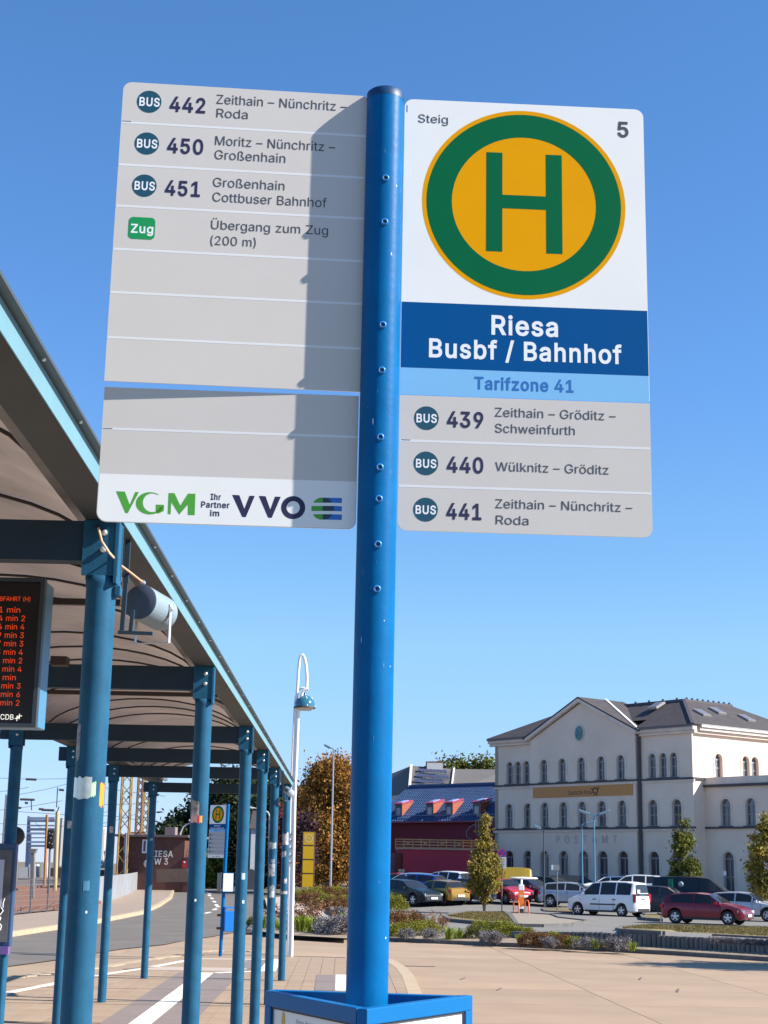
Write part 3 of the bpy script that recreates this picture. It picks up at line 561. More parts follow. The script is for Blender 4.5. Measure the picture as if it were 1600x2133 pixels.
# path and far beds
flat('garden_path', mat('path_beige', (.34, .265, .21), .9, var=.05, vscale=1), [(552, 1871), (585, 1868), (620, 1878), (668, 1890), (700, 1909), (720, 1917), (720, 1925), (660, 1922), (606, 1908), (556, 1890)], .02)
flat('planting_bed', soil, [(516, 1935), (526, 1926), (552, 1893), (606, 1910), (670, 1921), (730, 1926), (730, 1955), (607, 1948), (562, 1943)], .03)
flat('planting_bed', soil, [(625, 1876), (690, 1906), (722, 1914), (760, 1905), (760, 1868), (620, 1863)], .04)
kf = [Vector((p.x, p.y, 0)) for p in kerbw]
struct(band(kf, .18, -.12, .0, 1).build('planting_kerb', kerb_grey))
struct(band([at_z(*q, .04) for q in ((513, 1937), (524, 1925), (548, 1894), (606, 1909), (690, 1924))], .15, -.05, .06, -1).build('planting_kerb', kerb_grey))
struct(band([at_z(*q, .06) for q in ((612, 1868), (650, 1880), (683, 1892), (690, 1903), (724, 1916))], .2, -.05, .2, 1).build('bed_kerb', kerb_grey))
def offs(line, d):
    o = []
    for i, p in enumerate(line):
        t = (line[min(i+1, len(line)-1)]-line[max(i-1, 0)]).normalized(); o.append(p+Vector((-t.y, t.x, 0))*d)
    return o
def dense(line, st=.5):
    o = []
    for p, q in zip(line, line[1:]):
        k = max(1, int((q-p).length/st)); o += [p.lerp(q, i/k) for i in range(k)]
    return o+[line[-1]]
f1 = dense(offs(kf, .18)[4:]); f2 = [Vector((p.x, yback(p.x)-.02, 0)) for p in f1]
b = MB()
for i in range(len(f1)-1):
    a, c, d, e = f1[i], f1[i+1], f2[i+1], f2[i]
    b.add([(a.x, a.y, -.01), (c.x, c.y, -.01), (d.x, d.y, max(.05, gz(d.x, d.y+.3)-.28*ss((d.x-2.5)/3))), (e.x, e.y, max(.05, gz(e.x, e.y+.3)-.28*ss((e.x-2.5)/3)))], [(0, 1, 2, 3)])
struct(b.build('planting_bed', soil))
# palisade wall of short square concrete posts
wl = [p for p in f2 if p.x > 3.4]
wall = thing('palisade_wall', 'low retaining wall of dark upright concrete palisades along the planting strip', 'wall', (wl[3].x, wl[3].y, 0))
pm = mat('palisade_grey', (.12, .115, .11), .9, objr=.15, bump=.3, bscale=20, var=.15, vscale=4)
pme = MB().prism([(.07*math.cos(R(22.5+45*k)), .075*math.sin(R(22.5+45*k)), -.13) for k in range(8)], (0, 0, .46)).mesh('palisade'); pme.materials.append(pm)
acc = 0; k = 0
for i in range(len(wl)-1):
    L = (wl[i+1]-wl[i]).length; d = (wl[i+1]-wl[i]).normalized(); t = 0
    while t < L:
        p = wl[i]+d*t
        if 3.4 < p.x < 13:
            o = bpy.data.objects.new('palisade', pme); col.objects.link(o); o.parent = wall
            o.location = p-wall.location+Vector((0, 0, random.uniform(-.008, .008)-.12*(1-ss((p.x-3.5)/2.5)))); o.rotation_euler = (0, 0, math.atan2(d.y, d.x)+random.uniform(-.05, .05)); k += 1
        t += .148
# islands in the car park
def island(pix, m, name='grass_island', h=.1):
    pts = [at_g(px, py, .05) for px, py in pix]
    n = len(pts); b = MB(); c2 = [c for p in pts for c in (p.x, p.y)]
    P = [Vector((p.x, p.y)) for p in pts]; Ed = [(i, (i+1) % n) for i in range(n)]; x = min(c2[::2])
    while x < min(max(c2[::2]), 25):
        y = min(c2[1::2])
        while y < max(c2[1::2]):
            if in_loop(x, y, c2): P.append(Vector((x, y)))
            y += .8
        x += .8
    v, _, f = delaunay_2d_cdt(P, Ed, [], 0, 1e-4)[:3]
    f = [t for t in f if in_loop(sum(v[i].x for i in t)/3, sum(v[i].y for i in t)/3, c2)]
    b.add([(p.x, p.y, gz(p.x, p.y)+h) for p in v], f, True)
    b.add([p+Vector((0, 0, h-.0)) for p in pts]+[p-Vector((0, 0, .3)) for p in pts], [(i, n+i, n+(i+1) % n, (i+1) % n) for i in range(n)])
    g = struct(b.build(name, m, recalc=True))
    kb = MB()
    for i in range(n):
        p, q = pts[i], pts[(i+1) % n]; kb.bar(p+Vector((0, 0, h-.08)), q+Vector((0, 0, h-.08)), .14, .16)
    struct(kb.build('island_kerb', kerb_grey)); return g
island([(925, 1912), (940, 1905), (975, 1902), (1050, 1902), (1060, 1908), (1075, 1927), (1030, 1926), (980, 1922), (938, 1918)], drygrass)
island([(1062, 1903), (1110, 1904), (1150, 1907), (1165, 1913), (1225, 1920), (1190, 1927), (1130, 1929), (1078, 1928)], mat('island_paving', (.20, .165, .125), .9, var=.1, vscale=2), 'island_paving', .08)
island([(1285, 1938), (1300, 1932), (1345, 1929), (1460, 1932), (1760, 1938), (1760, 1966), (1600, 1957), (1480, 1951), (1380, 1948), (1300, 1943)], drygrass)
island([(1335, 1907), (1372, 1904), (1384, 1910), (1378, 1918), (1340, 1915)], drygrass)
island([(1130, 1895), (1190, 1893), (1200, 1898), (1190, 1903), (1135, 1900)], drygrass)

# ================================================================ BUS STOP SIGN (foreground)
PX0, PY0, LX, LY = -.0161, 2.887, .0025, .0143
def pole_c(z): return Vector((PX0+LX*(z-1.6), PY0+LY*(z-1.6), z))
sign = thing('bus_stop_sign', 'tall blue bus stop pole in front with grey plates and a big green H', 'bus stop sign', (PX0-LX*1.6, PY0-LY*1.6, 0))
def ring_tube(b, z0, z1, r, n=48):
    b.tube([pole_c(z0), pole_c(z1)], r, n, False); return b
ring_tube(MB(), 0, 3.448, .038).build('pole', blue, sign)
c = pole_c(3.448); MB().lathe([(.0384, -.012), (.0384, .004), (.034, .008), (0, .009)], 40, c).build('pole_cap', mat('cap_blue_dark', (.0, .03, .09), .5), sign)
PL_ = Plane(pole_c(1.6)+Vector((-.0379, 0, 0)), .0878, (LX, LY))
PQ_ = Plane(pole_c(1.6)+Vector((-.0379, .001, 0)), .0628, (LX, LY))
PR_ = Plane(pole_c(1.6)+Vector((.0399, 0, 0)), .0591, (LX, LY))
def plate_outline(u0, u1, z0, z1, rad):     # rad: tl, tr, br, bl
    cs = [(u0, z1, rad[0], 90, 180, 1, -1), (u0, z0, rad[3], 180, 270, 1, 1), (u1, z0, rad[2], 270, 360, -1, 1), (u1, z1, rad[1], 0, 90, -1, -1)]
    out = []
    for u, z, r, a0, a1, su, sz in cs:
        if r < 1e-4: out.append((u, z)); continue
        for k in range(7):
            a = R(a0+(a1-a0)*k/6); out.append((u+su*r+r*math.cos(a), z+sz*r+r*math.sin(a)))
    return out
def plate(pl, name, ol, th, m, parent, label=None):
    b = MB(); n = len(ol)
    fr = [pl.w(u, z, 0) for u, z in ol]; bk = [pl.w(u, z, -th) for u, z in ol]
    b.add(fr+bk, [tuple(range(n)), tuple(range(n, 2*n))[::-1]]+[(i, i+n, (i+1) % n+n, (i+1) % n) for i in range(n)])
    o = b.build(name, alu, parent, recalc=True)
    if label: o['label'] = label
    o.data.materials.append(m); me = o.data
    for p in me.polygons: p.material_index = 1 if len(p.vertices) > 4 else 0
    return o
def patch(pl, name, ol, m, parent, off):
    return MB().poly([pl.w(u, z, off) for u, z in ol]).build(name, m, parent)
W_ = .4973
gapu = .006
TL = plate(PL_, 'line_plate', plate_outline(-W_, gapu-.004, 2.8086, 3.4488, (.018, .012, 0, 0)), .003, pgrey, sign, 'grey plate with the lines 442, 450 and 451')
BL = plate(PQ_, 'line_plate', plate_outline(-W_, -.002, 2.5314, 2.8002, (0, 0, .016, .02)), .003, pgrey, sign, 'grey plate with two operator logos on a white foot')
TR = plate(PR_, 'stop_plate', plate_outline(0, W_, 2.8085, 3.4443, (.018, .018, 0, 0)), .003, pwhite, sign, 'white plate with the green H in a yellow circle')
BR = plate(PR_, 'line_plate', plate_outline(0, W_, 2.5311, 2.8037, (0, 0, .018, .018)), .003, pgrey, sign, 'grey plate with the lines 439, 440 and 441')
def hline(pl, px, py, u0, u1, parent, t=.0048, m=pline):
    _, z = pl.uv(px, py); patch(pl, 'separator', [(u0, z-t/2), (u1, z-t/2), (u1, z+t/2), (u0, z+t/2)], m, parent, .00015)
for px, py in ((252, 254), (247, 342), (242, 428), (237, 518), (230, 608), (225, 702)): hline(PL_, px, py, -W_+.001, -.001, TL)
hline(PQ_, 211, 892, -W_+.001, -.003, BL)
for px, py in ((833, 917), (831, 1011.5)): hline(PR_, px, py, .001, W_-.001, BR)
for pl, px, py, pa, u in ((PL_, 254, 252, TL, -W_+.002), (PQ_, 212, 892, BL, -W_+.002), (PR_, 834, 916, BR, .004)):
    _, z = pl.uv(px, py); patch(pl, 'scratch', [(u, z-.001), (u+.018, z-.001), (u+.018, z+.001), (u, z+.001)], galv, pa, .0002)
_, z = PR_.uv(846, 226); patch(PR_, 'scratch', [(.004, z-.008), (.006, z-.008), (.006, z+.008), (.004, z+.008)], galv, TR, .0002)
_, zf = PQ_.uv(204, 986)
patch(PQ_, 'white_foot', plate_outline(-W_+.001, -.003, 2.5324, zf, (0, 0, .0155, .0195)), pwhite, BL, .00015)
def disc(pl, name, u, z, ru, rz_, m, parent, off, n=40, r_in=0):
    b = MB()
    if r_in:
        vs = [pl.w(u+ru*k*math.cos(a), z+rz_*k*math.sin(a), off) for k in (1, r_in) for a in [2*math.pi*i/n for i in range(n)]]
        b.add(vs, [(i, (i+1) % n, n+(i+1) % n, n+i) for i in range(n)])
    else: b.poly([pl.w(u+ru*math.cos(2*math.pi*i/n), z+rz_*math.sin(2*math.pi*i/n), off) for i in range(n)])
    return b.build(name, m, parent)
def bus(pl, parent, cx, cy):
    u, z = pl.uv(cx, cy); u2, _ = pl.uv(cx-25.6, cy); r = u-u2
    disc(pl, 'bus_symbol', u, z, r, r, bus_m, parent, .0003)
    text_on(pl, 'BUS', cx-21, cy+8, cx+21.5, cy+9.8, 17, inkw, parent, bold=.035)
T = lambda *a, **k: text_on(*a, **k)
bus(PL_, TL, 310.9, 211.8); bus(PL_, TL, 305.9, 298.8); bus(PL_, TL, 300.8, 386.6)
B3 = .028
T(PL_, '442', 353, 231.8, 427.3, 235, 30, ink_n, TL, bold=B3); T(PL_, '450', 347.9, 318, 422.9, 321, 30, ink_n, TL, bold=B3); T(PL_, '451', 343.2, 405.8, 416.4, 409.4, 30, ink_n, TL, bold=B3)
T(PL_, 'Zeithain – Nünchritz –', 450.8, 217.3, 722.7, 230.5, 19, ink, TL); T(PL_, 'Roda', 450.8, 244.5, 516, 248, 18.5, ink, TL)
T(PL_, 'Moritz – Nünchritz –', 448, 303.2, 698, 315, 19, ink, TL); T(PL_, 'Großenhain', 446.9, 331, 594.4, 339.8, 19, ink, TL)
T(PL_, 'Großenhain', 443.6, 389, 592.6, 396.4, 19, ink, TL); T(PL_, 'Cottbuser Bahnhof', 442.5, 420.3, 680.3, 431.2, 19, ink, TL)
T(PL_, 'Übergang zum Zug', 439.6, 477.5, 683.2, 489, 18.5, ink, TL); T(PL_, '(200 m)', 438.2, 510, 532.8, 514, 18.5, ink, TL)
u, z = PL_.uv(295.3, 475.4); patch(PL_, 'train_symbol', plate_outline(u-.0262, u+.0262, z-.0235, z+.0235, (.009,)*4), zug_m, TL, .0003)
T(PL_, 'Zug', 272.3, 484, 319, 486.5, 17.5, inkw, TL, bold=.03)
# operator logos
def logo(pts, m, off=.00035): 
    return MB().poly([PQ_.w(*PQ_.uv(180+x/2.667, 760+y/2.667), off) for x, y in pts]).build('logo', m, BL)
logo([(165, 702), (214, 704), (241, 778), (272, 706), (292, 707), (230, 824), (217, 823)][:7], vgmg)
def arcp(cx, cy, rx, ry, a0, a1, n=20): return [(cx+rx*math.cos(R(a0+(a1-a0)*i/n)), cy-ry*math.sin(R(a0+(a1-a0)*i/n))) for i in range(n+1)]
b = MB(); o1 = arcp(353, 769, 78, 62, 48, 345); o2 = arcp(366, 766, 52, 52, 60, 330)
vs = [PQ_.w(*PQ_.uv(180+x/2.667, 760+y/2.667), .00035) for x, y in o1+o2]
b.add(vs, [(i, i+1, 22+i, 21+i) for i in range(20)]); b.build('logo', vgmg, BL)
logo([(386, 776), (432, 778), (430, 812), (400, 826), (386, 822)], vgmg); 
logo([(452, 829), (457, 712), (490, 713), (522, 782), (565, 715), (606, 716), (602, 835), (564, 834), (564, 776), (516, 832), (472, 762), (468, 830)], vgmg)
logo([(810, 722), (850, 724), (878, 800), (906, 727), (936, 728), (886, 846), (866, 845)], ink_n)
logo([(958, 728), (996, 730), (1022, 804), (1048, 732), (1080, 733), (1030, 850), (1010, 849)], ink_n)
o1 = arcp(1149, 793, 67, 64, 0, 360, 36); o2 = arcp(1149, 793, 37, 36, 0, 360, 36)
b = MB(); b.add([PQ_.w(*PQ_.uv(180+x/2.667, 760+y/2.667), .00035) for x, y in o1+o2], [(i, i+1, 38+i, 37+i) for i in range(36)]); b.build('logo', ink_n, BL)
lb = mat('logo_blue', (.02, .12, .40), .5)
for y0, y1 in ((738, 766), (784, 812), (830, 860)):
    def xl(y): return 1313-math.sqrt(max(0, 63**2-(y-799)**2))
    ys_ = [y0+(y1-y0)*i/4 for i in range(5)]
    logo([(xl(y), y) for y in ys_]+[(1313, y1), (1313, y0)], vgmg)
    logo([(1313, y0), (1313, y1)]+[(1313+(1313-xl(y)), y) for y in ys_[::-1]], mat('logo_dark', (.012, .035, .05), .5))
    logo([(1313+(1313-xl(y)), y) for y in ys_]+[(1419, y1+2), (1420, y0+2)], lb)
gm = dict(bold=.03)
T(PQ_, 'Ihr', 180+690/2.667, 760+748/2.667, 180+747/2.667, 760+751/2.667, 12, ink_n, BL, **gm)
T(PQ_, 'Partner', 180+637/2.667, 760+791/2.667, 180+795/2.667, 760+796/2.667, 12, ink_n, BL, **gm)
T(PQ_, 'im', 180+687/2.667, 760+839/2.667, 180+738/2.667, 760+841/2.667, 12, ink_n, BL, **gm)
# right plate
ul, zc = PR_.uv(879, 421.5); ur, _ = PR_.uv(1303, 434); _, zt = PR_.uv(1091, 231); _, zb = PR_.uv(1091, 623.5)
uc, ru = (ul+ur)/2, (ur-ul)/2; zc = (zt+zb)/2; rz_ = (zt-zb)/2
disc(PR_, 'h_circle', uc, zc, ru, rz_, pyellow, TR, .00012, 72)
disc(PR_, 'h_ring', uc, zc, ru*.957, rz_*.957, pgreen, TR, .00024, 72, .708/.957)
hb = lambda a, b_, c_, d: [(uc+ru*a, zc+rz_*c_), (uc+ru*b_, zc+rz_*c_), (uc+ru*b_, zc+rz_*d), (uc+ru*a, zc+rz_*d)]
y0h, y1h = -.515, .535
patch(PR_, 'h_letter', [(uc+ru*a, zc+rz_*d) for a, d in ((-.371, y0h), (-.213, y0h), (-.213, -.057), (.216, -.057), (.216, y0h), (.375, y0h), (.375, y1h), (.216, y1h), (.216, .086), (-.213, .086), (-.213, y1h), (-.371, y1h))], pgreen, TR, .00036)
_, z1 = PR_.uv(835, 628); _, z2 = PR_.uv(833, 765); _, z3 = PR_.uv(832, 821)
patch(PR_, 'name_band', [(.001, z2), (W_-.001, z2), (W_-.001, z1), (.001, z1)], pblue, TR, .00015)
patch(PR_, 'zone_band', [(.001, z3), (W_-.001, z3), (W_-.001, z2), (.001, z2)], plight, TR, .00015)
T(PR_, 'Steig', 871.2, 255, 933.2, 257.5, 17, ink, TR); T(PR_, '5', 1286.8, 284.6, 1309.6, 285.6, 30.4, ink, TR, bold=B3)
T(PR_, 'Riesa', 1023.7, 696, 1162.5, 700.5, 38, inkw, TR, bold=B3); T(PR_, 'Busbf / Bahnhof', 893.5, 743.3, 1295.9, 757, 37, inkw, TR, bold=B3)
T(PR_, 'Tarifzone 41', 988.5, 810.3, 1195.1, 816.8, 24.6, inkblue, TR, bold=B3)
bus(PR_, BR, 888.5, 870.9); bus(PR_, BR, 887.4, 965.1); bus(PR_, BR, 886.6, 1061.5)
T(PR_, '439', 931.2, 889, 1007, 891, 31.5, ink_n, BR, bold=B3); T(PR_, '440', 930.8, 983.6, 1007, 985, 31.5, ink_n, BR, bold=B3); T(PR_, '441', 930, 1081, 1003, 1082, 32, ink_n, BR, bold=B3)
T(PR_, 'Zeithain – Gröditz –', 1031.3, 868.3, 1283.2, 875.6, 18.7, ink, BR); T(PR_, 'Schweinfurth', 1031.3, 901, 1197.7, 906.4, 18.5, ink, BR)
T(PR_, 'Wülknitz – Gröditz', 1032, 981.4, 1268, 988, 18.7, ink, BR)
T(PR_, 'Zeithain – Nünchritz –', 1032, 1058.6, 1317.7, 1066.6, 18.7, ink, BR); T(PR_, 'Roda', 1033, 1092, 1101.2, 1094, 18.5, ink, BR)
# hexagon-socket screws along the front of the pole
for px, py in ((803, 368), (801, 460), (797, 676), (795, 771), (792, 911), (791, 974), (789, 1040), (787, 1135), (785, 1228)):
    z = at_y(px, py, PY0-.038+.014*1.2).z; c = pole_c(z)
    pxw = at_y(px, py, c.y-.036).x-c.x; ang = math.asin(max(-.9, min(.9, pxw/.038))); nrm = Vector((math.sin(ang), -math.cos(ang), 0))
    p = c+nrm*.0375; M = nrm.to_track_quat('Z', 'Y').to_matrix()
    s = MB(); prof = [(.0078, 0), (.0078, .002), (.0068, .004), (.0042, .0046), (.0038, .002), (0, .002)]
    t = MB().lathe(prof, 12); s.add([p+M @ Vector(v) for v in t.v], t.f, True); s.build('screw', mat('screw_blue', (.03, .17, .42), .4, .3), sign)
    MB().add([p+nrm*.0026+M @ Vector((.0036*math.cos(a), .0036*math.sin(a), 0)) for a in [math.pi/3*i for i in range(6)]], [tuple(range(6))]).build('screw_socket', dark, sign)
# chips and scuffs in the paint
chip = mat('chip_white', (.6, .6, .6), .6); scuff = mat('scuff_blue', (.05, .16, .36), .6)
rc = random.Random(12)
def pole_mark(z, ang, wd, hgt, m, nm):
    c = pole_c(z); q = []
    for k in range(7):
        t = 2*math.pi*k/7; rr = rc.uniform(.6, 1); a = ang+wd*rr*math.cos(t)/.038; q.append(c+Vector((.0383*math.sin(a), -.0383*math.cos(a), hgt*rr*math.sin(t))))
    MB().poly(q).build(nm, m, sign)
z_ = at_y(804, 1953, PY0).z; pole_mark(z_, .98, .0022, .0025, chip, 'paint_chip')
for k in range(26):
    pole_mark(rc.uniform(1.75, 3.4), rc.uniform(-1.3, 1.3), rc.uniform(.0004, .0013), rc.uniform(.0006, .009), scuff if k % 4 else chip, 'paint_scuff')
# ---------------- timetable cases: a triangle of three frames
ZT = 1.674
def ztop(px, py): return at_z(px, py, ZT)
Lc, Rc = ztop(552, 2063.5), ztop(985, 2073.5); Fl, Fr = ztop(742, 2099.5), ztop(765, 2102)
Bl, Br = ztop(571, 2060.8), ztop(961.5, 2073.4)
def case(a, bq, lab, printm, inward):
    """a framed timetable hanging from a to b, front face on the outside"""
    d = (bq-a).normalized(); n = Vector((d.y, -d.x, 0))*inward; h = .46; L = (bq-a).length; fw = .026; th = .02
    P = lambda u, z, o: a+d*u+Vector((0, 0, z))-n*o          # o>0: towards the inside
    fr = MB()
    for (u0, u1, z0, z1) in ((0, L, -fw, 0), (0, L, -h, -h+fw), (0, fw, -h+fw, -fw), (L-fw, L, -h+fw, -fw)):
        q = [(u0, z0), (u1, z0), (u1, z1), (u0, z1)]
        fr.add([P(u, z, 0) for u, z in q]+[P(u, z, th) for u, z in q], [(0, 1, 2, 3), (7, 6, 5, 4), (0, 4, 5, 1), (1, 5, 6, 2), (2, 6, 7, 3), (3, 7, 4, 0)])
    c = fr.build('case_frame', frame_blue, sign, recalc=True, bevel=.0015); c['label'] = lab
    MB().add([P(u, z, o) for o in (.006, .016) for u, z in ((fw-.002, -h+fw), (L-fw+.002, -h+fw), (L-fw+.002, -fw+.002), (fw-.002, -fw+.002))], [(0, 1, 2, 3), (7, 6, 5, 4), (0, 3, 7, 4), (0, 4, 5, 1), (1, 5, 6, 2), (2, 6, 7, 3)]).build('poster_panel', printm, c, recalc=True)
    g = MB()
    for (u0, u1, z0, z1) in ((fw, L-fw, -fw-.0035, -fw), (fw, fw+.0035, -h+fw, -fw), (L-fw-.0035, L-fw, -h+fw, -fw)):
        q = [(u0, z0), (u1, z0), (u1, z1), (u0, z1)]; g.add([P(u, z, .003) for u, z in q], [(0, 1, 2, 3)])
    g.build('gasket', dark, c)
    return c, P, L
cw = mat('poster_white', (.72, .72, .72), .25, coat=.3)
case(Br, Bl, 'rear blue frame of the timetable triangle', cw, 1)
cL, PLc, LLc = case(Lc, Fl, 'left front timetable frame, in shade', cw, 1)
cR, PRc, LRc = case(Fr, Rc, 'right front timetable frame, sunlit', cw, 1)
class CP(Plane):
    pass
aL = math.atan2((Fl-Lc).y, (Fl-Lc).x); planeL = Plane(Lc, aL); aR = math.atan2((Rc-Fr).y, (Rc-Fr).x); planeR = Plane(Fr, aR)
u, z = planeL.uv(584, 2127); disc(planeL, 'poster_dot', u, z, .008, .016, mat('ochre_print', (.5, .32, .06), .5), cL, -.0056)
T(planeL, 'Ihre Ansprechpartner', 610, 2131, 700, 2153, 8, mat('print_grey', (.25, .22, .24), .5), cL, off=-.0056)
T(planeR, 'Fahrplan', 916, 2132.5, 937, 2129, 4, mat('print_grey', (.25, .22, .24), .5), cR, off=-.0056)
for uu in (.12, .13): pass

# ================================================================ CANOPY
HT, HB, WC = 3.2611, 3.0921, 2.3083
can = thing('bus_canopy', 'long teal steel bus canopy with brown barrel roof on two rows of round posts', 'canopy', cpt(DI[0], WC/2, 0))
def cbox(b, D0, D1, o0, o1, z0, z1):
    q = [cpt(D, o, z) for z in (z0, z1) for D, o in ((D0, o0), (D1, o0), (D1, o1), (D0, o1))]
    return b.add(q, [(0, 1, 2, 3), (7, 6, 5, 4), (0, 4, 5, 1), (1, 5, 6, 2), (2, 6, 7, 3), (3, 7, 4, 0)])
bolt_m = mat('bolt_zinc', (.6, .6, .58), .35, .7)
for i, D in enumerate(DI):
    for off in (0, WC):
        MB().tube([cpt(D, off, 0), cpt(D, off, 2.98)], .0605, 32).build('post', teal, can)
        h = MB(); sgn = 1
        cbox(h, D-.06, D-.045, off-.07, off+.075, 3.03, HT-.002); cbox(h, D+.045, D+.06, off-.07, off+.075, 3.03, HT-.002)
        cbox(h, D-.066, D+.066, off-.068 if off == 0 else off+.058, off-.056 if off == 0 else off+.07, 3.0, HT-.002)
        h.lathe([(.0605, 2.98), (.064, 3.0), (.064, 3.03), (.03, 3.035)], 24, cpt(D, off, 0))
        hd = h.build('post_head', teal, can, recalc=True)
        for zz in (3.205, 3.135):
            c = cpt(D-.06, off-.01, zz); MB().lathe([(.0, -.016), (.008, -.016), (.013, -.012), (.013, 0)], 10, c, 'Y').build('bolt', bolt_m, hd)
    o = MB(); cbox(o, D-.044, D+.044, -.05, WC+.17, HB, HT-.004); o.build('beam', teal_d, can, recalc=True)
DE, DS = 27.9, .9
# longitudinal edge members: square tube, pale fascia, projecting lip
for s, off in ((1, -.07), (-1, WC+.07)):
    o = MB(); cbox(o, DS, DE, off, off+s*.14, HT, HT+.086); o.build('edge_beam', mat('edge_beam_grey', (.028, .034, .038), .7, var=.2, vscale=2), can, recalc=True)
    o = MB(); cbox(o, DS, DE, off-s*.006, off-s*.001, HT+.002, HT+.088); o.build('fascia', teal_l, can, recalc=True)
    o = MB(); cbox(o, DS, DE, off-s*.038, off+s*.02, HT+.090, HT+.096); cbox(o, DS, DE, off-s*.038, off-s*.035, HT+.0965, HT+.102); o.build('gutter_lip', mat('lip_grey', (.05, .06, .07), .5), can, recalc=True)
    o = MB(); cbox(o, DS, DE, off+s*.175, off+s*.225, HT+.06, HT+.12); o.build('vault_rail', galv, can, recalc=True)
    if s == 1:
        k = 0; D = 3.1
        while D < 24:
            c = cpt(D, off-s*.022, HT+.090); MB().lathe([(.006, 0), (.006, -.008), (0, -.009)], 8, c).build('rivet', bolt_m, can); D += .62+.02*k; k += 1
RISE = .27; v0, v1 = .155, WC-.155
def vault(t, z=0): 
    a = math.pi*t; return (v0+(v1-v0)*(.5-.5*math.cos(math.pi*(.12+.76*t))/math.cos(math.pi*.12)), HT+.09+z+RISE*math.sin(a)**.9)
rib_m = mat('rib_dark', (.03, .022, .02), .6)
for i in range(len(DI)-1):
    a, bq = DI[i], DI[i+1]; n = max(3, round((bq-a)/.78)); st = (bq-a)/n
    for k in range(n):
        D0, D1 = a+k*st, a+(k+1)*st; m = 12
        vs = [cpt(D, *vault(j/m)) for D in (D0+.001, D1-.001) for j in range(m+1)]
        MB().add(vs, [(j, j+1, m+2+j, m+1+j) for j in range(m)], True).build('roof_panel', polyc, can)
        if k: 
            MB().tube([cpt(D0, *vault(j/14, -.012)) for j in range(15)], .009, 6).build('rib', rib_m, can)
    mid = (a+bq)/2
    o = MB(); cbox(o, mid-.02, mid+.02, .05, WC-.05, HT+.04, HT+.075); o.build('tie_rod', rib_m, can, recalc=True)
    for s, off in ((1, .07), (-1, WC-.07)):        # flat braces from tie rod to the edge member
        o = MB(); o.bar(cpt(mid, off+s*.17, HT+.05), cpt(mid-.9, off+s*.03, HT+.05), .07, .02); o.bar(cpt(mid, off+s*.17, HT+.05), cpt(mid+.9, off+s*.03, HT+.05), .07, .02); o.build('brace', galv, can)
# stickers and paper scraps on the posts
def sticker(D, off, a0, a1, z0, z1, m, r=.0612, n=8, lean=0):
    c = cpt(D, off, 0); b = MB(); vs = []
    jg = abs(z1-z0)*.10; rj = random.Random(int(abs(z0*1000)))
    for i in range(n+1):
        a = R(a0+(a1-a0)*i/n); 
        for zz in (z0+rj.uniform(-jg, jg), z1+rj.uniform(-jg, jg)): vs.append((c.x+r*math.sin(a), c.y-r*math.cos(a), zz+lean*(a-R(a0))))
    b.add(vs, [(2*i, 2*i+2, 2*i+3, 2*i+1) for i in range(n)], True); return b.build('sticker', m, can)
def zpost(D, px, py): return at_y(px, py, cpt(D, 0, 0).y-.06).z
holo = mat('sticker_holo', (.55, .56, .54), .25, .4, c2=(.35, .42, .40), vscale=30)
D1 = DI[1]
sticker(D1, 0, -80, 18, zpost(D1, 190, 1662), zpost(D1, 190, 1619), holo)
sticker(D1, 0, 18, 34, zpost(D1, 200, 1660), zpost(D1, 200, 1632), mat('sticker_green', (.35, .65, .30), .4), lean=.02)
so = sticker(D1, 0, 52, 82, zpost(D1, 212, 1682), zpost(D1, 212, 1634), mat('sticker_orange', (.55, .21, .015), .5), lean=.01)
sticker(D1, 0, -78, -40, zpost(D1, 167, 1585), zpost(D1, 167, 1512), mat('sticker_torn', (.35, .37, .38), .6, c2=(.06, .08, .1), vscale=40), lean=.02)
sticker(D1, 0, 8, 32, zpost(D1, 185, 1856), zpost(D1, 185, 1836), mat('sticker_blueish', (.035, .13, .22), .6))
sticker(D1, 0, 22, 28, zpost(D1, 193, 1903), zpost(D1, 193, 1898), inkw)
D2 = DI[2]
sticker(D2, 0, -60, 5, zpost(D2, 410, 1697), zpost(D2, 410, 1665), mat('sticker_paper', (.5, .48, .42), .7, c2=(.12, .1, .1), vscale=25), lean=-.02)
sticker(D2, 0, -60, -5, zpost(D2, 410, 1713), zpost(D2, 410, 1699), mat('sticker_pink', (.6, .35, .3), .7)); sticker(D2, 0, -4, 8, zpost(D2, 416, 1715), zpost(D2, 416, 1698), mat('sticker_red', (.5, .02, .03), .6)); sticker(D2, 0, 9, 28, zpost(D2, 418, 1714), zpost(D2, 418, 1699), mat('sticker_yellow', (.5, .25, .04), .6))
sticker(D2, 0, 0, 12, zpost(D2, 412, 1878), zpost(D2, 412, 1873), inkw)
D3 = DI[3]; sticker(D3, 0, 5, 40, zpost(D3, 510, 1832), zpost(D3, 510, 1818), mat('sticker_scrap', (.3, .4, .5), .7)); sticker(D3, 0, 20, 40, zpost(D3, 511, 1882), zpost(D3, 511, 1876), inkw)
paperw = mat('paper_scrap', (.50, .49, .46), .8, c2=(.04, .10, .15), vscale=16)
for D, ps in ((DI[5], [(1825, 1800, -50, 40), (1797, 1790, -20, 30), (1870, 1845, -30, 45), (1768, 1755, -60, 50)]), (DI[6], [(1760, 1735, -50, 60), (1785, 1773, -60, 20), (1862, 1856, -70, 70), (1840, 1830, 0, 50)])):
    for y0, y1, a0, a1 in ps: sticker(D, 0, a0, a1, zpost(D, 575, y0), zpost(D, 575, y1), paperw)
for D, y0, y1 in ((DI[4], 1727, 1712), (DI[5], 1735, 1722), (DI[6], 1750, 1745)): sticker(D, WC, -10, 40, zpost(D, 230, y0), zpost(D, 230, y1), paperw)

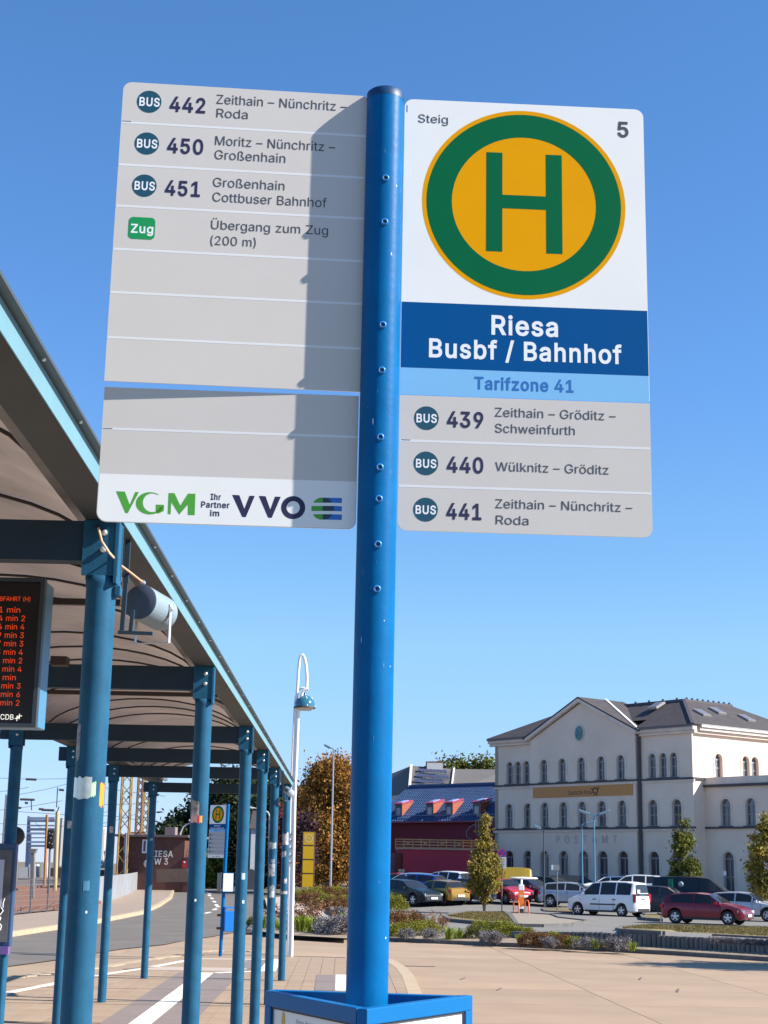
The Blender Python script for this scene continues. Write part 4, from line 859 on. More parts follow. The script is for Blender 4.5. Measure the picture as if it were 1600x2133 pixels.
# ---------------- loudspeakers
spk_m = mat('speaker_grey', (.17, .225, .26), .6, bump=.3, bscale=220, stretch=(1, 1, 1))
def speaker(pa, pb, r, D, lab, hang):
    d = (pb-pa).normalized(); s = thing('loudspeaker', lab, 'loudspeaker', pa, 0, 'loudspeakers on the canopy')
    x = d.cross(Vector((0, 0, 1))).normalized(); y = d.cross(x)
    def cyl(b, segs, n=32):
        vs = [pa+d*t+x*rr*math.cos(2*math.pi*k/n)+y*rr*math.sin(2*math.pi*k/n) for t, rr in segs for k in range(n)]
        b.add(vs, [(i*n+k, i*n+(k+1) % n, (i+1)*n+(k+1) % n, (i+1)*n+k) for i in range(len(segs)-1) for k in range(n)], True); return b
    L = (pb-pa).length
    b = cyl(MB(), [(0, r), (L, r)]); 
    b.build('housing', spk_m, s)
    g = MB()
    for k in range(14): cyl(g, [(L*(.1+.06*k), r*1.004), (L*(.1+.06*k)+.004, r*1.012), (L*(.1+.06*k)+.008, r*1.004)], 28)
    g.build('housing_ribs', spk_m, s)
    cyl(MB(), [(-.001, .001), (-.003, r*.93), (0, r)]).build('end_cap', mat('speaker_cap', (.05, .075, .11), .7), s)
    cyl(MB(), [(L, r), (L+.006, r*.9), (L+.007, .001)]).build('grille', mat('speaker_grille', (.36, .41, .45), .6), s)
    t = d*(L*.62)
    bk = MB(); 
    for sg in (-1, 1):
        q = pa+t+x*sg*(r+.004); bk.bar(q+Vector((0, 0, .02)), q-Vector((0, 0, r+.075)), .004, .02, up=d)
    e = [pa+t+x*sg*(r+.004)-Vector((0, 0, r+.075)) for sg in (-1, 1)]
    bk.bar(e[0], e[1], .02, .004); bk.build('bracket', mat('bracket_pale', (.36, .38, .40), .5), s)
    for sg in (-1, 1):
        MB().lathe([(0, -.01), (.007, -.01), (.007, .01), (0, .01)], 10, pa+t+x*sg*(r+.01)).build('bracket_screw', bolt_m, s)
    if hang:
        for h in hang: MB().bar(*h).build('hanger', teal_d, s)
    return s, x
Ds = 6.95
pa = at_y(292, 1254, Ds-.1); pb = at_y(337, 1279, Ds+.12)
hz = at_y(262, 1112, 6.75); 
def hb_(px0, py0, px1, py1, Y, w=.022): return (at_y(px0, py0, Y), at_y(px1, py1, Y), w, .02, (0, 1, 0))
sp1, _ = speaker(pa, pb, .080, 6.5, 'grey cylinder loudspeaker with a dangling cable beside the nearest canopy post', [hb_(268, 1112, 262, 1215, 6.55), hb_(262, 1215, 254, 1314, 6.55, .018), hb_(277, 1270, 272, 1314, 6.75, .016), hb_(246, 1317, 318, 1320, 6.75, .014)])
cm = MB(); c0 = at_y(229, 1232, 6.2); cm.box(c0, (.055, .05, .05)); cm.box(c0+Vector((.035, 0, 0)), (.02, .06, .035)); cm.build('clamp', teal, sp1)
cab = [at_y(px, py, Y) for px, py, Y in ((188, 1040, 6.6), (199, 1078, 6.4), (205, 1100, 6.1), (212, 1128, 6.08), (228, 1152, 6.06), (252, 1178, 6.3), (276, 1196, 6.6), (296, 1212, 6.8))]
MB().tube(cab[2:], .005, 8).build('cable', mat('cable_tan', (.52, .33, .20), .5), sp1); MB().tube(cab[:3], .007, 8).build('cable', rib_m, sp1)
MB().tube([cab[-1]-(cab[-1]-cab[-2]).normalized()*.01, cab[-1]+(cab[-1]-cab[-2]).normalized()*.03], .011, 10).build('cable_gland', alu, sp1)
pb2, pa2 = at_y(606, 1652.5, 22.4), at_y(597, 1645.5, 23.0)
sp2, _ = speaker(pa2, pb2, .052, 22.4, 'small pale loudspeaker at the far end of the canopy by the white lamp post', [hb_(590, 1606, 589, 1645, 22.5, .02), hb_(580, 1644, 598, 1647, 22.5, .02)])
# ---------------- departure board
Yb = 8.0
tl, tr_, br_, bl = [at_y(px, py, Yb) for px, py in ((-200, 1212), (95, 1210), (74, 1512), (-220, 1512))]
zt, zb = at_y(85, 1208, Yb).z, at_y(85, 1514, Yb).z; xr = at_y(84, 1360, Yb).x; xl = xr-.86
brd = thing('departure_board', 'black hanging departure board with rows of orange minutes under the canopy', 'display board', (xr-.43, Yb, zb))
bb = MB().box(((xl+xr)/2, Yb+.12, (zt+zb)/2), (xr-xl, .22, zt-zb)).build('case', mat('board_side_blue', (.05, .16, .26), .4), brd, bevel=.006)
MB().box(((xl+xr)/2, Yb+.006, (zt+zb)/2), (xr-xl-.03, .02, zt-zb-.03)).build('screen', mat('board_black', (.006, .005, .006), .3), brd)
rim = MB()
for (x0, x1, z0, z1) in ((xr-.016, xr+.006, zb-.006, zt+.006), (xl, xr-.016, zb-.006, zb+.014), (xl, xr-.016, zt-.014, zt+.006)):
    rim.box(((x0+x1)/2, Yb+.0, (z0+z1)/2), (x1-x0, .05, z1-z0))
rim.build('rim', mat('board_rim', (.025, .04, .055), .45), brd)
bp_ = Plane((xr, Yb-.0045, zb), 0)
led = emis('led_orange', (1, .08, .01), .22); ledw = emis('led_white', (.7, .68, .62), .5)
T(bp_, 'ABFAHRT (H)', -9, 1252, 63, 1252, 9, led, brd, off=.002, name='led_text', bold=-.006)
rows = ['1 min', '4 min 2', '4 min 4', '9 min 3', '7 min 3', '3 min 4', '8 min 2', '7 min 4', '5 min', '6 min 3', '2 min 6', '5 min 2']
for i, t in enumerate(rows):
    y = 1276+17.6*i; xr_ = (53 if len(t) > 5 else 42)-1.15*i; xl_ = xr_-(55 if len(t) > 5 else 44)
    T(bp_, t, xl_, y, xr_, y, 11.5, led, brd, off=.002, name='led_text', bold=-.006)
T(bp_, 'VCDB', -9, 1499, 28, 1499, 11, ledw, brd, off=.002, name='led_text')
for dx, dy in ((0, 0), (5, -4)):
    b = MB()
    for q in (((31+dx, 1497+dy), (41+dx, 1495+dy)), ((36+dx, 1491+dy), (35+dx, 1502+dy))):
        p1, p2 = [bp_.w(*bp_.uv(*r_), .002) for r_ in q]; b.bar(p1, p2, .004, .004, up=(0, 1, 0))
    b.build('led_logo', ledw, brd)
for x in (xl+.15, xr-.15):
    MB().tube([(x, Yb+.12, zt), (x, Yb+.12, HT+.02)], .014, 10).build('hanger', dark, brd)
# camera box on the tie rod behind
p = at_y(125, 1378, 10.6); cb = MB().box(p, (.11, .12, .06)).build('camera_housing', rib_m); centre(cb); tag(cb, 'small dark box on the canopy beam beside the departure board', 'box')
# ---------------- info case at the back row
Yc = 15.25; x1 = at_y(27, 1860, Yc).x; zt, zb = at_y(20, 1757, Yc).z, at_y(20, 1972, Yc).z
ic = thing('info_case', 'blue framed glass information case at the left edge under the canopy', 'notice case', (x1-.4, Yc, 0))
MB().box((x1-.4, Yc+.06, (zt+zb)/2), (.8, .1, zt-zb)).build('case_box', mat('case_dark_blue', (.02, .05, .11), .5), ic, bevel=.008)
MB().box((x1-.4, Yc+.004, (zt+zb)/2-.01), (.74, .012, zt-zb-.10)).build('glass_front', mat('case_glass', (.12, .12, .13), .08, c2=(.03, .03, .035), vscale=2.2), ic)
MB().box((x1-.17, Yc-.006, (zt+zb)/2+.1), (.14, .004, .45)).build('notice_sheet', mat('sheet_grey', (.34, .36, .40), .4), ic)
MB().box((x1-.4, Yc, zb-.035), (.8, .09, .07)).build('case_sill', mat('sill_purple', (.05, .07, .22), .5, c2=(.16, .06, .2), vscale=9), ic)
for x in (x1-.06, x1-.74): MB().tube([(x, Yc+.06, 0), (x, Yc+.06, zb)], .03, 12).build('leg', teal, ic)
scr = MB(); rr = random.Random(3)
for k in range(5):
    p0 = Vector((x1-.10+rr.uniform(-.02, .02), Yc-.004, zb+.08+.07*k)); scr.tube([p0, p0+Vector((rr.uniform(-.03, .03), 0, .04)), p0+Vector((rr.uniform(-.04, .04), 0, .085))], .005, 5)
scr.build('scribble', inkw, ic)
pc = at_y(32, 1742, 15.9); clk = MB().lathe([(0, -.03), (.085, -.03), (.095, 0), (.085, .05), (0, .06)], 24, pc, 'Y').build('round_box', dark); centre(clk); tag(clk, 'round dark box on the back canopy post above the information case', 'box')

# ================================================================ POST OFFICE
BA = .6767; KS = 110/92
zz = lambda z: 1.9+(z-1.9)*KS
Z1, Z2, Z3, ZG = zz(9.9269), zz(7.3692), zz(4.5213), -.5
corner = Vector((18.4448*KS, 110, 0)); LF = 17.0256*KS; DEP = 13.5
org = corner+Vector((-math.sin(BA), math.cos(BA), 0))*LF
PF = Plane(org, BA-math.pi/2); PS = Plane(corner, BA)
po = thing('post_office', 'pale three storey post office with arched windows, central gable and slate hip roof', 'building', corner)
frame_m = mat('window_frame', (.20, .20, .21), .6); pane_m = mat('window_pane', (.10, .105, .12), .12, c2=(.035, .038, .045), vscale=1.2, spec=.7)
door_pane = mat('door_pane', (.045, .045, .055), .15, spec=.6)
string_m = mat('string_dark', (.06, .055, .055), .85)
def window(pl, px, ysill, ytop, wpx, off, parent, z0=None, z1=None, dark_=False, sur=True, holes=None):
    wpx *= 1.15
    ul, za = pl.uv(px-wpx/2, ysill); ur, _ = pl.uv(px+wpx/2, ysill); _, zb_ = pl.uv(px, ytop)
    z0 = za if z0 is None else z0; z1 = zb_ if z1 is None else z1
    uc_, w_ = (ul+ur)/2, ur-ul; h_ = z1-z0
    if holes is not None: holes.append(arch(uc_, z0, w_, h_))
    r = w_/2; sp_ = z0+h_-r; e = .07
    hs = [[(uc_+(r-e)*math.cos(a), sp_+.06+(r-e)*math.sin(a)*.92) for a in [math.pi*i/8 for i in range(9)]]]
    zm = z0+(sp_-z0)*.55
    for s0, s1 in ((-r+e, -.04), (.04, r-e)):
        for q0, q1 in ((z0+e, zm-.035), (zm+.035, sp_-.05)): hs.append([(uc_+s0, q0), (uc_+s1, q0), (uc_+s1, q1), (uc_+s0, q1)])
    b = MB(); wall_shape(b, pl, arch(uc_, z0, w_-.01, h_-.005), hs, off-.26, off-.2); fr = b.build('window', frame_m, parent)
    MB().poly([pl.w(u, z, off-.235) for u, z in arch(uc_, z0, w_-.01, h_-.005)]).build('pane', door_pane if dark_ else pane_m, fr)
    if sur:
        b = MB(); wall_shape(b, pl, arch(uc_, z0, w_+.34, h_+.17), [arch(uc_, z0, w_, h_)], off-.01, off+.035, False); b.build('surround', trim_p, fr)
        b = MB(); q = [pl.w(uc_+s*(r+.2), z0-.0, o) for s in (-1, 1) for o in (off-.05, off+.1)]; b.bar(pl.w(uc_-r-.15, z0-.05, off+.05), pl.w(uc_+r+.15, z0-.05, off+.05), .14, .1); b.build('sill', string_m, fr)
    return fr
uL, _ = PF.uv(1111, 1700); uR, _ = PF.uv(1332, 1700)
lv = lambda px, py: PF.uv(px, py)[1]
ZU0, ZU1 = Z2+.03, lv(1382, 1568.5); ZM0, ZM1 = Z3+.03, lv(1361, 1666); ZD0, ZD1 = .1, lv(1363, 1773.5)
hL, hM, hR = [], [], []
for xs_, hh, off in (((1062, 1078.8, 1096.8), hL, 0), ((1359.5, 1382, 1404), hR, 0)):
    for x in xs_: window(PF, x, 1620, 1570, 11.5 if x < 1200 else 13.5, off, po, ZU0, ZU1, holes=hh)
for x in (1138.8, 1177, 1216.8, 1258, 1299.5): window(PF, x, 1620, 1570, 13+(x-1138)/90, .3, po, ZU0, ZU1, holes=hM)
for xs_, hh, off in (((1061, 1100), hL, 0), ((1141, 1180, 1219, 1260, 1302.5), hM, .3), ((1361, 1411), hR, 0)):
    for x in xs_: window(PF, x, 1720, 1670, 13.5+(x-1061)/100, off, po, ZM0, ZM1, holes=hh)
for xs_, hh, off in (((1061, 1100.7), hL, 0), ((1141, 1181, 1222.5, 1262.5, 1305), hM, .3), ((1363.7, 1411), hR, 0)):
    for x in xs_: window(PF, x, 1830, 1773, 16+(x-1061)/100, off, po, ZD0, ZD1, True, holes=hh)
apx, zap = PF.uv(1208.7, 1466); um = (uL+uR)/2; zge = Z1+.25
for nm, u0, u1, hh, o1, ol in (('wall', 0, uL, hL, 0, None), ('wall', uR, LF, hR, 0, None), ('wall', uL, uR, hM, .3, [(uL, ZG-.5), (uR, ZG-.5), (uR, zge), (um, zap), (uL, zge)])):
    ol = ol or [(u0, ZG-.5), (u1, ZG-.5), (u1, Z1+.5), (u0, Z1+.5)]
    wall_shape(MB(), PF, ol, hh, o1-.45, o1).build(nm, plaster, po)
hS = []
window(PS, 1498, 1621, 1570.7, 13.5, 0, po, ZU0, ZU1, holes=hS)
for x in (1554.5, 1573.5): window(PS, x, 1621, 1577, 13, 0, po, ZU0, ZU1, holes=hS)
wall_shape(MB(), PS, [(.003, ZG-.5), (DEP, ZG-.5), (DEP, Z1+.5), (.003, Z1+.5)], hS, -.45, -.003).build('wall', plaster, po)
PB = Plane(org, BA); b = MB(); b.prism([PB.w(0, ZG-.5, -.01), PB.w(DEP, ZG-.5, -.01), PB.w(DEP, Z1+.5, -.01), PB.w(0, Z1+.5, -.01)], PF.u*.4).build('wall', plaster, po)
# annex to the right
PA = Plane(corner+PS.u*1.28, BA-math.pi/2); hA = []
ZP = PA.uv(1530, 1623)[1]
for x in (1513, 1565, 1618): window(PA, x, 1720, 1668, 18.5, 0, po, ZM0, ZM1, holes=hA)
for x in (1519, 1571, 1624): window(PA, x, 1830, 1776, 19.5, 0, po, ZD0, ZD1, True, holes=hA)
LA = 9.5
wall_shape(MB(), PA, [(.003, ZG-.5), (LA, ZG-.5), (LA, ZP-.5), (.003, ZP-.5)], hA, -.45, 0).build('annex_wall', plaster, po)
b = MB(); b.prism([PA.w(LA, ZG-.5, 0), PA.w(LA, ZG-.5, -9), PA.w(LA, ZP-.5, -9), PA.w(LA, ZP-.5, 0)], -PA.u*.4).build('annex_wall', plaster, po)
def ledge(pl, u0, u1, z, h, o, m, nm='cornice', o0=-.05):
    b = MB(); q = [pl.w(u, w_, of) for of in (o0, o) for u, w_ in ((u0, z), (u1, z), (u1, z+h), (u0, z+h))]
    b.add(q, [(3, 2, 1, 0), (4, 5, 6, 7), (0, 1, 5, 4), (1, 2, 6, 5), (2, 3, 7, 6), (3, 0, 4, 7)]); return b.build(nm, m, po)
for z in (Z2, Z3):
    for u0, u1, o in ((-.1, uL, .14), (uL-.1, uR+.1, .44), (uR, LF+.14, .14)):
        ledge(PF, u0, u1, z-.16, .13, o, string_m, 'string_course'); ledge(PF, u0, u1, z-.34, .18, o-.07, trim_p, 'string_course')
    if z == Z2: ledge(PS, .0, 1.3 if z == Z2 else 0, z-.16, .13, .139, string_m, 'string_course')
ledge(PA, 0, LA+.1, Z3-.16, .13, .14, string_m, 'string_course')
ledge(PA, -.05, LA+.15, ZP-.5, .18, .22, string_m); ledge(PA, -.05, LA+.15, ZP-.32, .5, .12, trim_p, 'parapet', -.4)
for u0, u1, o in ((-.45, uL, 0), (uR, LF+.45, 0)):
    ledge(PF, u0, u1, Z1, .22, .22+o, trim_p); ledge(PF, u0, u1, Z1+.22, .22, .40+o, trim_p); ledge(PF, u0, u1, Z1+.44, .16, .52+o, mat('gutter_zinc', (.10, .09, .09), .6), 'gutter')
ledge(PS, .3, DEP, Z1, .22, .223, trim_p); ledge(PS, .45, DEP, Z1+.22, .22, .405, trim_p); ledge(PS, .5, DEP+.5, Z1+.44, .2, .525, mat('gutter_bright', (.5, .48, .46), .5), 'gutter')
# raking cornices of the gable
for ua, za, ub, zb_ in ((uL-.35, zge-.1, um, zap+.1), (uR+.35, zge-.1, um, zap+.1)):
    b = MB(); d = Vector((0, 0, .3)); b.prism([PF.w(ua, za, .25), PF.w(ub, zb_, .25), PF.w(ub, zb_+.26, .25), PF.w(ua, za+.26, .25)], PF.n*.35); b.build('raking_cornice', trim_p, po, recalc=True)
ZE = Z1+.6
def Pt(u, s, z): return PF.w(u, z, -s)
zt_ = at_y(1427, 1459, Pt(LF-4, 4, 0).y).z
E0, E1, E2, E3 = Pt(-.55, -.55, ZE), Pt(LF+.55, -.55, ZE), Pt(LF+.55, DEP+.5, ZE), Pt(-.55, DEP+.5, ZE)
T0, T1, T2, T3 = Pt(4, 4, zt_), Pt(LF-4, 4, zt_), Pt(LF-4, 9.6, zt_), Pt(4, 9.6, zt_)
b = MB()
sl_ = (zt_-ZE)/4.55; NA, NB, NC, ND = Pt(uL-.2, -.55, ZE), Pt(uL-.2, .8, ZE+1.35*sl_), Pt(uR+.2, .8, ZE+1.35*sl_), Pt(uR+.2, -.55, ZE)
for q in ((E0, NA, NB, T0), (NB, NC, T1, T0), (ND, E1, T1, NC), (E1, E2, T2, T1), (E2, E3, T3, T2), (E3, E0, T0, T3), (T0, T1, T2, T3)):
    b.poly(q)
b.build('roof', slate, po)
b = MB(); ga = PF.w(um, zap+.37, .62)
gl, gr = PF.w(uL-.55, zge+.1, .62), PF.w(uR+.55, zge+.1, .62); back = PF.n*-5.2
for q in ((gl, ga, ga+back, gl+back), (ga, gr, gr+back, ga+back)):
    b.prism(q, (0, 0, .1))
b.build('gable_roof', slate, po, recalc=True)
MB().bar(gr+Vector((0, 0, .14))+back*.02, ga+Vector((0, 0, .14))+back*.6, .16, .1).build('flashing', mat('lead_white', (.62, .62, .62), .5), po)
rd = MB(); rd.bar(T0, T1, .2, .22); rd.bar(T1, T2, .2, .22); rd.bar(E1, T1, .22, .12); rd.build('ridge_capping', mat('ridge_dark', (.05, .045, .05), .6), po)
for k in range(9):
    for a_, c_ in ((T0, T1), (T1, T2)):
        p = a_.lerp(c_, (k+.5)/9); MB().box(p+Vector((0, 0, .17)), (.14, .14, .14)).build('ridge_stud', string_m, po)
def skylight(px, py, fa, fb, fc, w_=.9, h_=1.1, open_=0):
    nrm = (fb-fa).cross(fc-fa).normalized(); nrm = nrm if nrm.z > 0 else -nrm
    d = ray(px, py); p = CAM+d*((fa-CAM).dot(nrm)/d.dot(nrm)); x = (fb-fa).normalized(); y = nrm.cross(x)
    M = Matrix((x, y, nrm)).transposed()
    f_ = MB().box(p+nrm*(.08+open_*.2), (w_, h_, .14), M=M).build('skylight', mat('skylight_frame', (.22, .21, .20), .5), po)
    MB().box(p+nrm*(.16+open_*.2), (w_-.2, h_-.2, .02), M=M).build('pane', mat('skylight_pane', (.14, .13, .13), .15), f_)
skylight(1370, 1477, E0, E1, T1, open_=1)
for px, py in ((1462, 1487), (1494, 1483), (1555, 1498)): skylight(px, py, E1, E2, T2)
# downpipe, banner, medallion, lettering
dn = MB(); dn.tube([PF.w(uR+.22, ZG, .13), PF.w(uR+.22, Z1+.2, .13)], .12, 10); dn.build('downpipe', mat('pipe_dark', (.045, .04, .045), .6), po)
MB().tube([PF.w(uR+.1, Z1+.3, .25), PF.w(uR+.22, Z1+.1, .13)], .17, 8).build('pipe_head', string_m, po)
u0, za = PF.uv(1117, 1664); u1, zb_ = PF.uv(1324, 1632.5)
bn = ledge(PF, u0, u1, zb_-.82, .82, .36, mat('banner_yellow', (.42, .185, .05), .6), 'banner', .305)
class Off(Plane): pass
pbn = Plane(PF.w(0, 0, .366), BA-math.pi/2)
brown = mat('banner_print', (.025, .012, .01), .6)
T(pbn, 'Deutsche Post', 1184, 1656.5, 1231, 1654, 9, brown, bn, off=0)
hc = pbn.uv(1240, 1647); 
disc(pbn, 'horn_logo', hc[0], hc[1], .30, .24, brown, bn, 0, 20, .62)
for a_, c_ in (((-.28, .1), (-.44, .2)), ((-.28, -.1), (-.44, -.2)), ((.25, .1), (.42, .28)), ((-.2, -.31), (-.02, -.31)), ((.05, -.31), (.3, -.31))):
    MB().bar(pbn.w(hc[0]+a_[0], hc[1]+a_[1], 0), pbn.w(hc[0]+c_[0], hc[1]+c_[1], 0), .02, .06).build('horn_stroke', brown, bn)
ptx = Plane(PF.w(0, 0, .31), BA-math.pi/2)
let = mat('postamt_letters', (.38, .31, .27), .8)
T(ptx, 'P  O  S  T  A  M  T', 1159, 1757.5, 1286, 1755, 15.5, let, po, off=.02)
mc = PF.uv(1212.8, 1528)
disc(Plane(PF.w(0, 0, .31), BA-math.pi/2), 'medallion', mc[0], mc[1], .52, .68, trim_p, po, .03, 24)
disc(Plane(PF.w(0, 0, .33), BA-math.pi/2), 'medallion_wheel', mc[0], mc[1], .42, .55, mat('medallion_teal', (.02, .075, .10), .6, c2=(.12, .22, .22), vscale=4), po, .03, 24)
ledge(PF, -.1, LF+.1, ZG-.4, .75, .08, mat('plinth', (.25, .23, .22), .9), 'plinth')

# ================================================================ RED HALL WITH BLUE ROOF, TERRACE
red = mat('wall_red_sunlit', (.36, .03, .05), .8, var=.12, vscale=.6); redd = mat('wall_red_shaded', (.15, .013, .026), .8)  # sun on the terrace wall and shade on the hall wall set in colour
blue_t = mat('glazed_blue_tiles', (.028, .07, .16), .55, c2=(.018, .045, .11), vscale=.5)
AR = -.80
RP = Plane((.8, 138.6, 0), AR)
rh = thing('red_hall', 'red hall with a shiny blue tiled roof and small red dormers', 'building', RP.w(0, -.5))
zE, zR = RP.uv(820, 1712)[1], 9.1
U0, U1 = -2.5, 16
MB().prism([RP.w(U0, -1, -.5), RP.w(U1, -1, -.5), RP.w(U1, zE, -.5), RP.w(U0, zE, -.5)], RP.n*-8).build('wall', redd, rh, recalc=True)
SD = 5.2
def rt(u, t, o=0): return RP.w(u, zE+(zR-zE)*t+o, -SD*t)
b = MB(); b.prism([rt(U0, 0, -.12), rt(U1, 0, -.12), rt(U1, 1, -.12), rt(U0, 1, -.12)], (0, 0, .1)); b.prism([RP.w(U0, zR-.05, -SD), RP.w(U1, zR-.05, -SD), RP.w(U1, zE, -SD*2), RP.w(U0, zE, -SD*2)], (0, 0, .1)); b.build('roof', blue_t, rh, recalc=True)
n = 24; tile = MB()
for i in range(n):
    t0 = i/n; q = [rt(U0, t0, .0), rt(U1, t0, .0), rt(U1, t0+.9/n, .03), rt(U0, t0+.9/n, .03)]
    tile.prism([rt(U0, t0, 0), rt(U1, t0, 0), rt(U1, t0, .055), rt(U0, t0, .055)], rt(0, t0+1/n, -.05)-rt(0, t0, 0))
u = U0
while u < U1:
    tile.bar(rt(u, 0, .05), rt(u, 1, .05), .05, .05); u += .3
ot = tile.build('roof_tiles', blue_t, rh); ot['kind'] = 'stuff'
MB().bar(rt(U0, 1, .06), rt(U1, 1, .06), .3, .18).build('ridge', blue_t, rh)
MB().bar(RP.w(U0, zE-.05, .05), RP.w(U1, zE-.05, .05), .16, .12).build('gutter', mat('gutter_red', (.20, .03, .05), .6), rh)
MB().bar(rt(U0, .1, .2), rt(U1, .1, .2), .04, .05).build('snow_rail', mat('rail_bluegrey', (.10, .16, .26), .5), rh)
orange = mat('dormer_orange', (.26, .065, .03), .6); pinkr = mat('dormer_trim', (.30, .03, .07), .6)
for px in (818, 883, 923, 981):
    u, z = RP.uv(px, 1702); 
    # dormer front plane sits a bit up the roof
    t = .14; w_ = .78; h_ = 1.05; f0 = rt(0, t).z
    L_ = (h_)/(zR-zE)*SD
    P3 = lambda du, dz, s: RP.w(u+du, f0+dz, -SD*t-s)
    fr = MB(); fr.prism([P3(-w_/2, 0, 0), P3(w_/2, 0, 0), P3(w_/2, h_, 0), P3(-w_/2, h_, 0)], RP.n*-.12); d_ = fr.build('dormer', mat('dormer_front', (.09, .08, .09), .6), rh, recalc=True)
    MB().prism([P3(-w_/2+.15, .15, -.02), P3(w_/2-.15, .15, -.02), P3(w_/2-.15, h_-.3, -.02), P3(-w_/2+.15, h_-.3, -.02)], RP.n*-.03).build('window', mat('dormer_pane', (.28, .27, .28), .3), d_, recalc=True)
    for s in (-1, 1): MB().prism([P3(s*w_/2, 0, 0), P3(s*w_/2, h_, 0), P3(s*w_/2, h_+.3, L_*.9)], RP.u*.05*s).build('cheek', orange, d_, recalc=True)
    MB().prism([P3(-w_/2-.12, h_, -.12), P3(w_/2+.12, h_, -.12), P3(w_/2+.12, h_+.35, L_*.8), P3(-w_/2-.12, h_+.35, L_*.8)], (0, 0, .10)).build('dormer_roof', pinkr, d_, recalc=True)
    MB().prism([P3(-w_/2+.1, h_+.16, .15), P3(w_/2-.1, h_+.16, .15), P3(w_/2-.1, h_+.38, L_*.6), P3(-w_/2+.1, h_+.38, L_*.6)], (0, 0, .05)).build('roof_glazing', mat('glazing_lilac', (.25, .27, .45), .2), d_, recalc=True)
# terrace in front of the hall
TP = Plane((1.6, 123.6, 0), .10)
tz = TP.uv(900, 1770)[1]; uA, uB = TP.uv(840, 1800)[0], TP.uv(1035, 1800)[0]
te = thing('terrace', 'red walled roof terrace with an orange wooden railing in front of the red hall', 'terrace', TP.w(uA, -.5))
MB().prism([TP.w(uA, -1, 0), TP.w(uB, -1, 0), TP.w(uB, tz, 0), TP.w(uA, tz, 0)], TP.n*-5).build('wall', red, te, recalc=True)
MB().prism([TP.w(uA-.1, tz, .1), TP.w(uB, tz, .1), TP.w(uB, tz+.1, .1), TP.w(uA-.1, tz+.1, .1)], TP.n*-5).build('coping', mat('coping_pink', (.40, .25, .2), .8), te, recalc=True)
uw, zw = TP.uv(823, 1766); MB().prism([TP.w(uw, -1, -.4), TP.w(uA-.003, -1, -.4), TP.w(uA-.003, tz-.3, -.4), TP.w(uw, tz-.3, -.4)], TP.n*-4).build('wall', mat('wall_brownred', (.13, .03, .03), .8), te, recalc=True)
wood = mat('railing_wood', (.42, .21, .09), .7, var=.2, vscale=2); woodo = mat('railing_orange', (.62, .20, .05), .6)
ur = uA-.6; k = 0
while ur < uB:
    m_ = woodo if ur > uA+4.2 else wood
    rb = MB(); rb.box(TP.w(ur, tz+.45, -.2), (.08, .08, .75), rz=.1); rb.build('railing_post', m_, te)
    for dz in (.14, .36, .58, .76):
        MB().bar(TP.w(ur+.05, tz+dz, -.2), TP.w(ur+.62, tz+dz, -.2), .04, .10).build('railing_board', m_, te)
    if k % 2: MB().box(TP.w(ur+.33, tz+.47, -.18), (.24, .05, .16)).build('railing_board', m_, te)
    ur += .67; k += 1
us, zs0 = TP.uv(828, 1822); st = MB()
stone = mat('stone_pale', (.50, .40, .27), .9, isl=.35)
pil = thing('stone_pillar', 'stacked pale stone pillar at the left end of the red terrace wall', 'pillar', TP.w(us+.2, -.5, .6))
for r_ in range(9):
    for c_ in range(2): MB().box(TP.w(us+.12+.24*c_+random.uniform(-.02, .02), .05+.2*r_, .6), (.22, .3, .18), rz=random.uniform(-.05, .05)).build('stone', stone, pil)
# balcony rail at the top right of the red hall, spiral pipe
bal = thing('hall_balcony', 'grey metal balcony railing on the red hall beside the post office', 'balcony', RP.w(11, 3.5, 1))
pa_ = [at_y(x, 1708, 127) for x in range(991, 1032, 6)]
for p in pa_: MB().bar(p, p-Vector((0, 0, 1.15)), .06, .06).build('baluster', galv, bal)
MB().bar(pa_[0], pa_[-1], .06, .06).build('rail', galv, bal); MB().bar(pa_[0]-Vector((0, 0, 1.15)), pa_[-1]-Vector((0, 0, 1.15)), .4, .12).build('slab', string_m, bal)
MB().tube([at_y(x, y, 127) for x, y in ((990, 1717), (980, 1722), (972, 1732), (972, 1742), (980, 1748))], .05, 6).build('hose', galv, bal)

# ================================================================ GREY ROOF WITH SOLAR PANELS
gh = thing('grey_roofed_house', 'large house behind with a plain grey roof and a field of solar panels', 'building', (14, 172, -.5))
groof = mat('roof_grey', (.085, .078, .072), .8, var=.06, vscale=.3)
Ye, Yr = 160, 170
q = lambda px, py, Y: at_y(px, py, Y)
b = MB(); A0, A1 = q(857, 1595, Yr), q(946, 1602, Yr); B0, B1 = q(852, 1655, Ye), q(940, 1650, Ye)
C1, D1_ = q(1060, 1603, Yr+1), q(1060, 1650, Ye+4); Lm, Ll = q(790, 1622, Yr+4), q(790, 1660, Ye+6)
b.poly([B0, B1, A1, A0]); b.poly([B1, D1_, C1, A1]); b.poly([Ll, B0, A0, Lm]); b.build('roof', groof, gh)
b = MB(); lo = Vector((0, 0, 8)); b.add([Ll, B0, B1, D1_]+[v-Vector((0, 0, 12)) for v in (Ll, B0, B1, D1_)], [(0, 1, 5, 4), (1, 2, 6, 5), (2, 3, 7, 6)]); b.build('wall', mat('wall_beige_far', (.35, .32, .28), .9), gh)
b = MB(); wv = mat('verge_white', (.5, .48, .45), .7); b.bar(A0+Vector((0, -.1, .1)), B0+Vector((0, -.1, .1)), .25, .12); b.bar(A1+Vector((0, -.1, .1)), B1+Vector((0, -.1, .1)), .18, .1); b.build('verge', wv, gh)
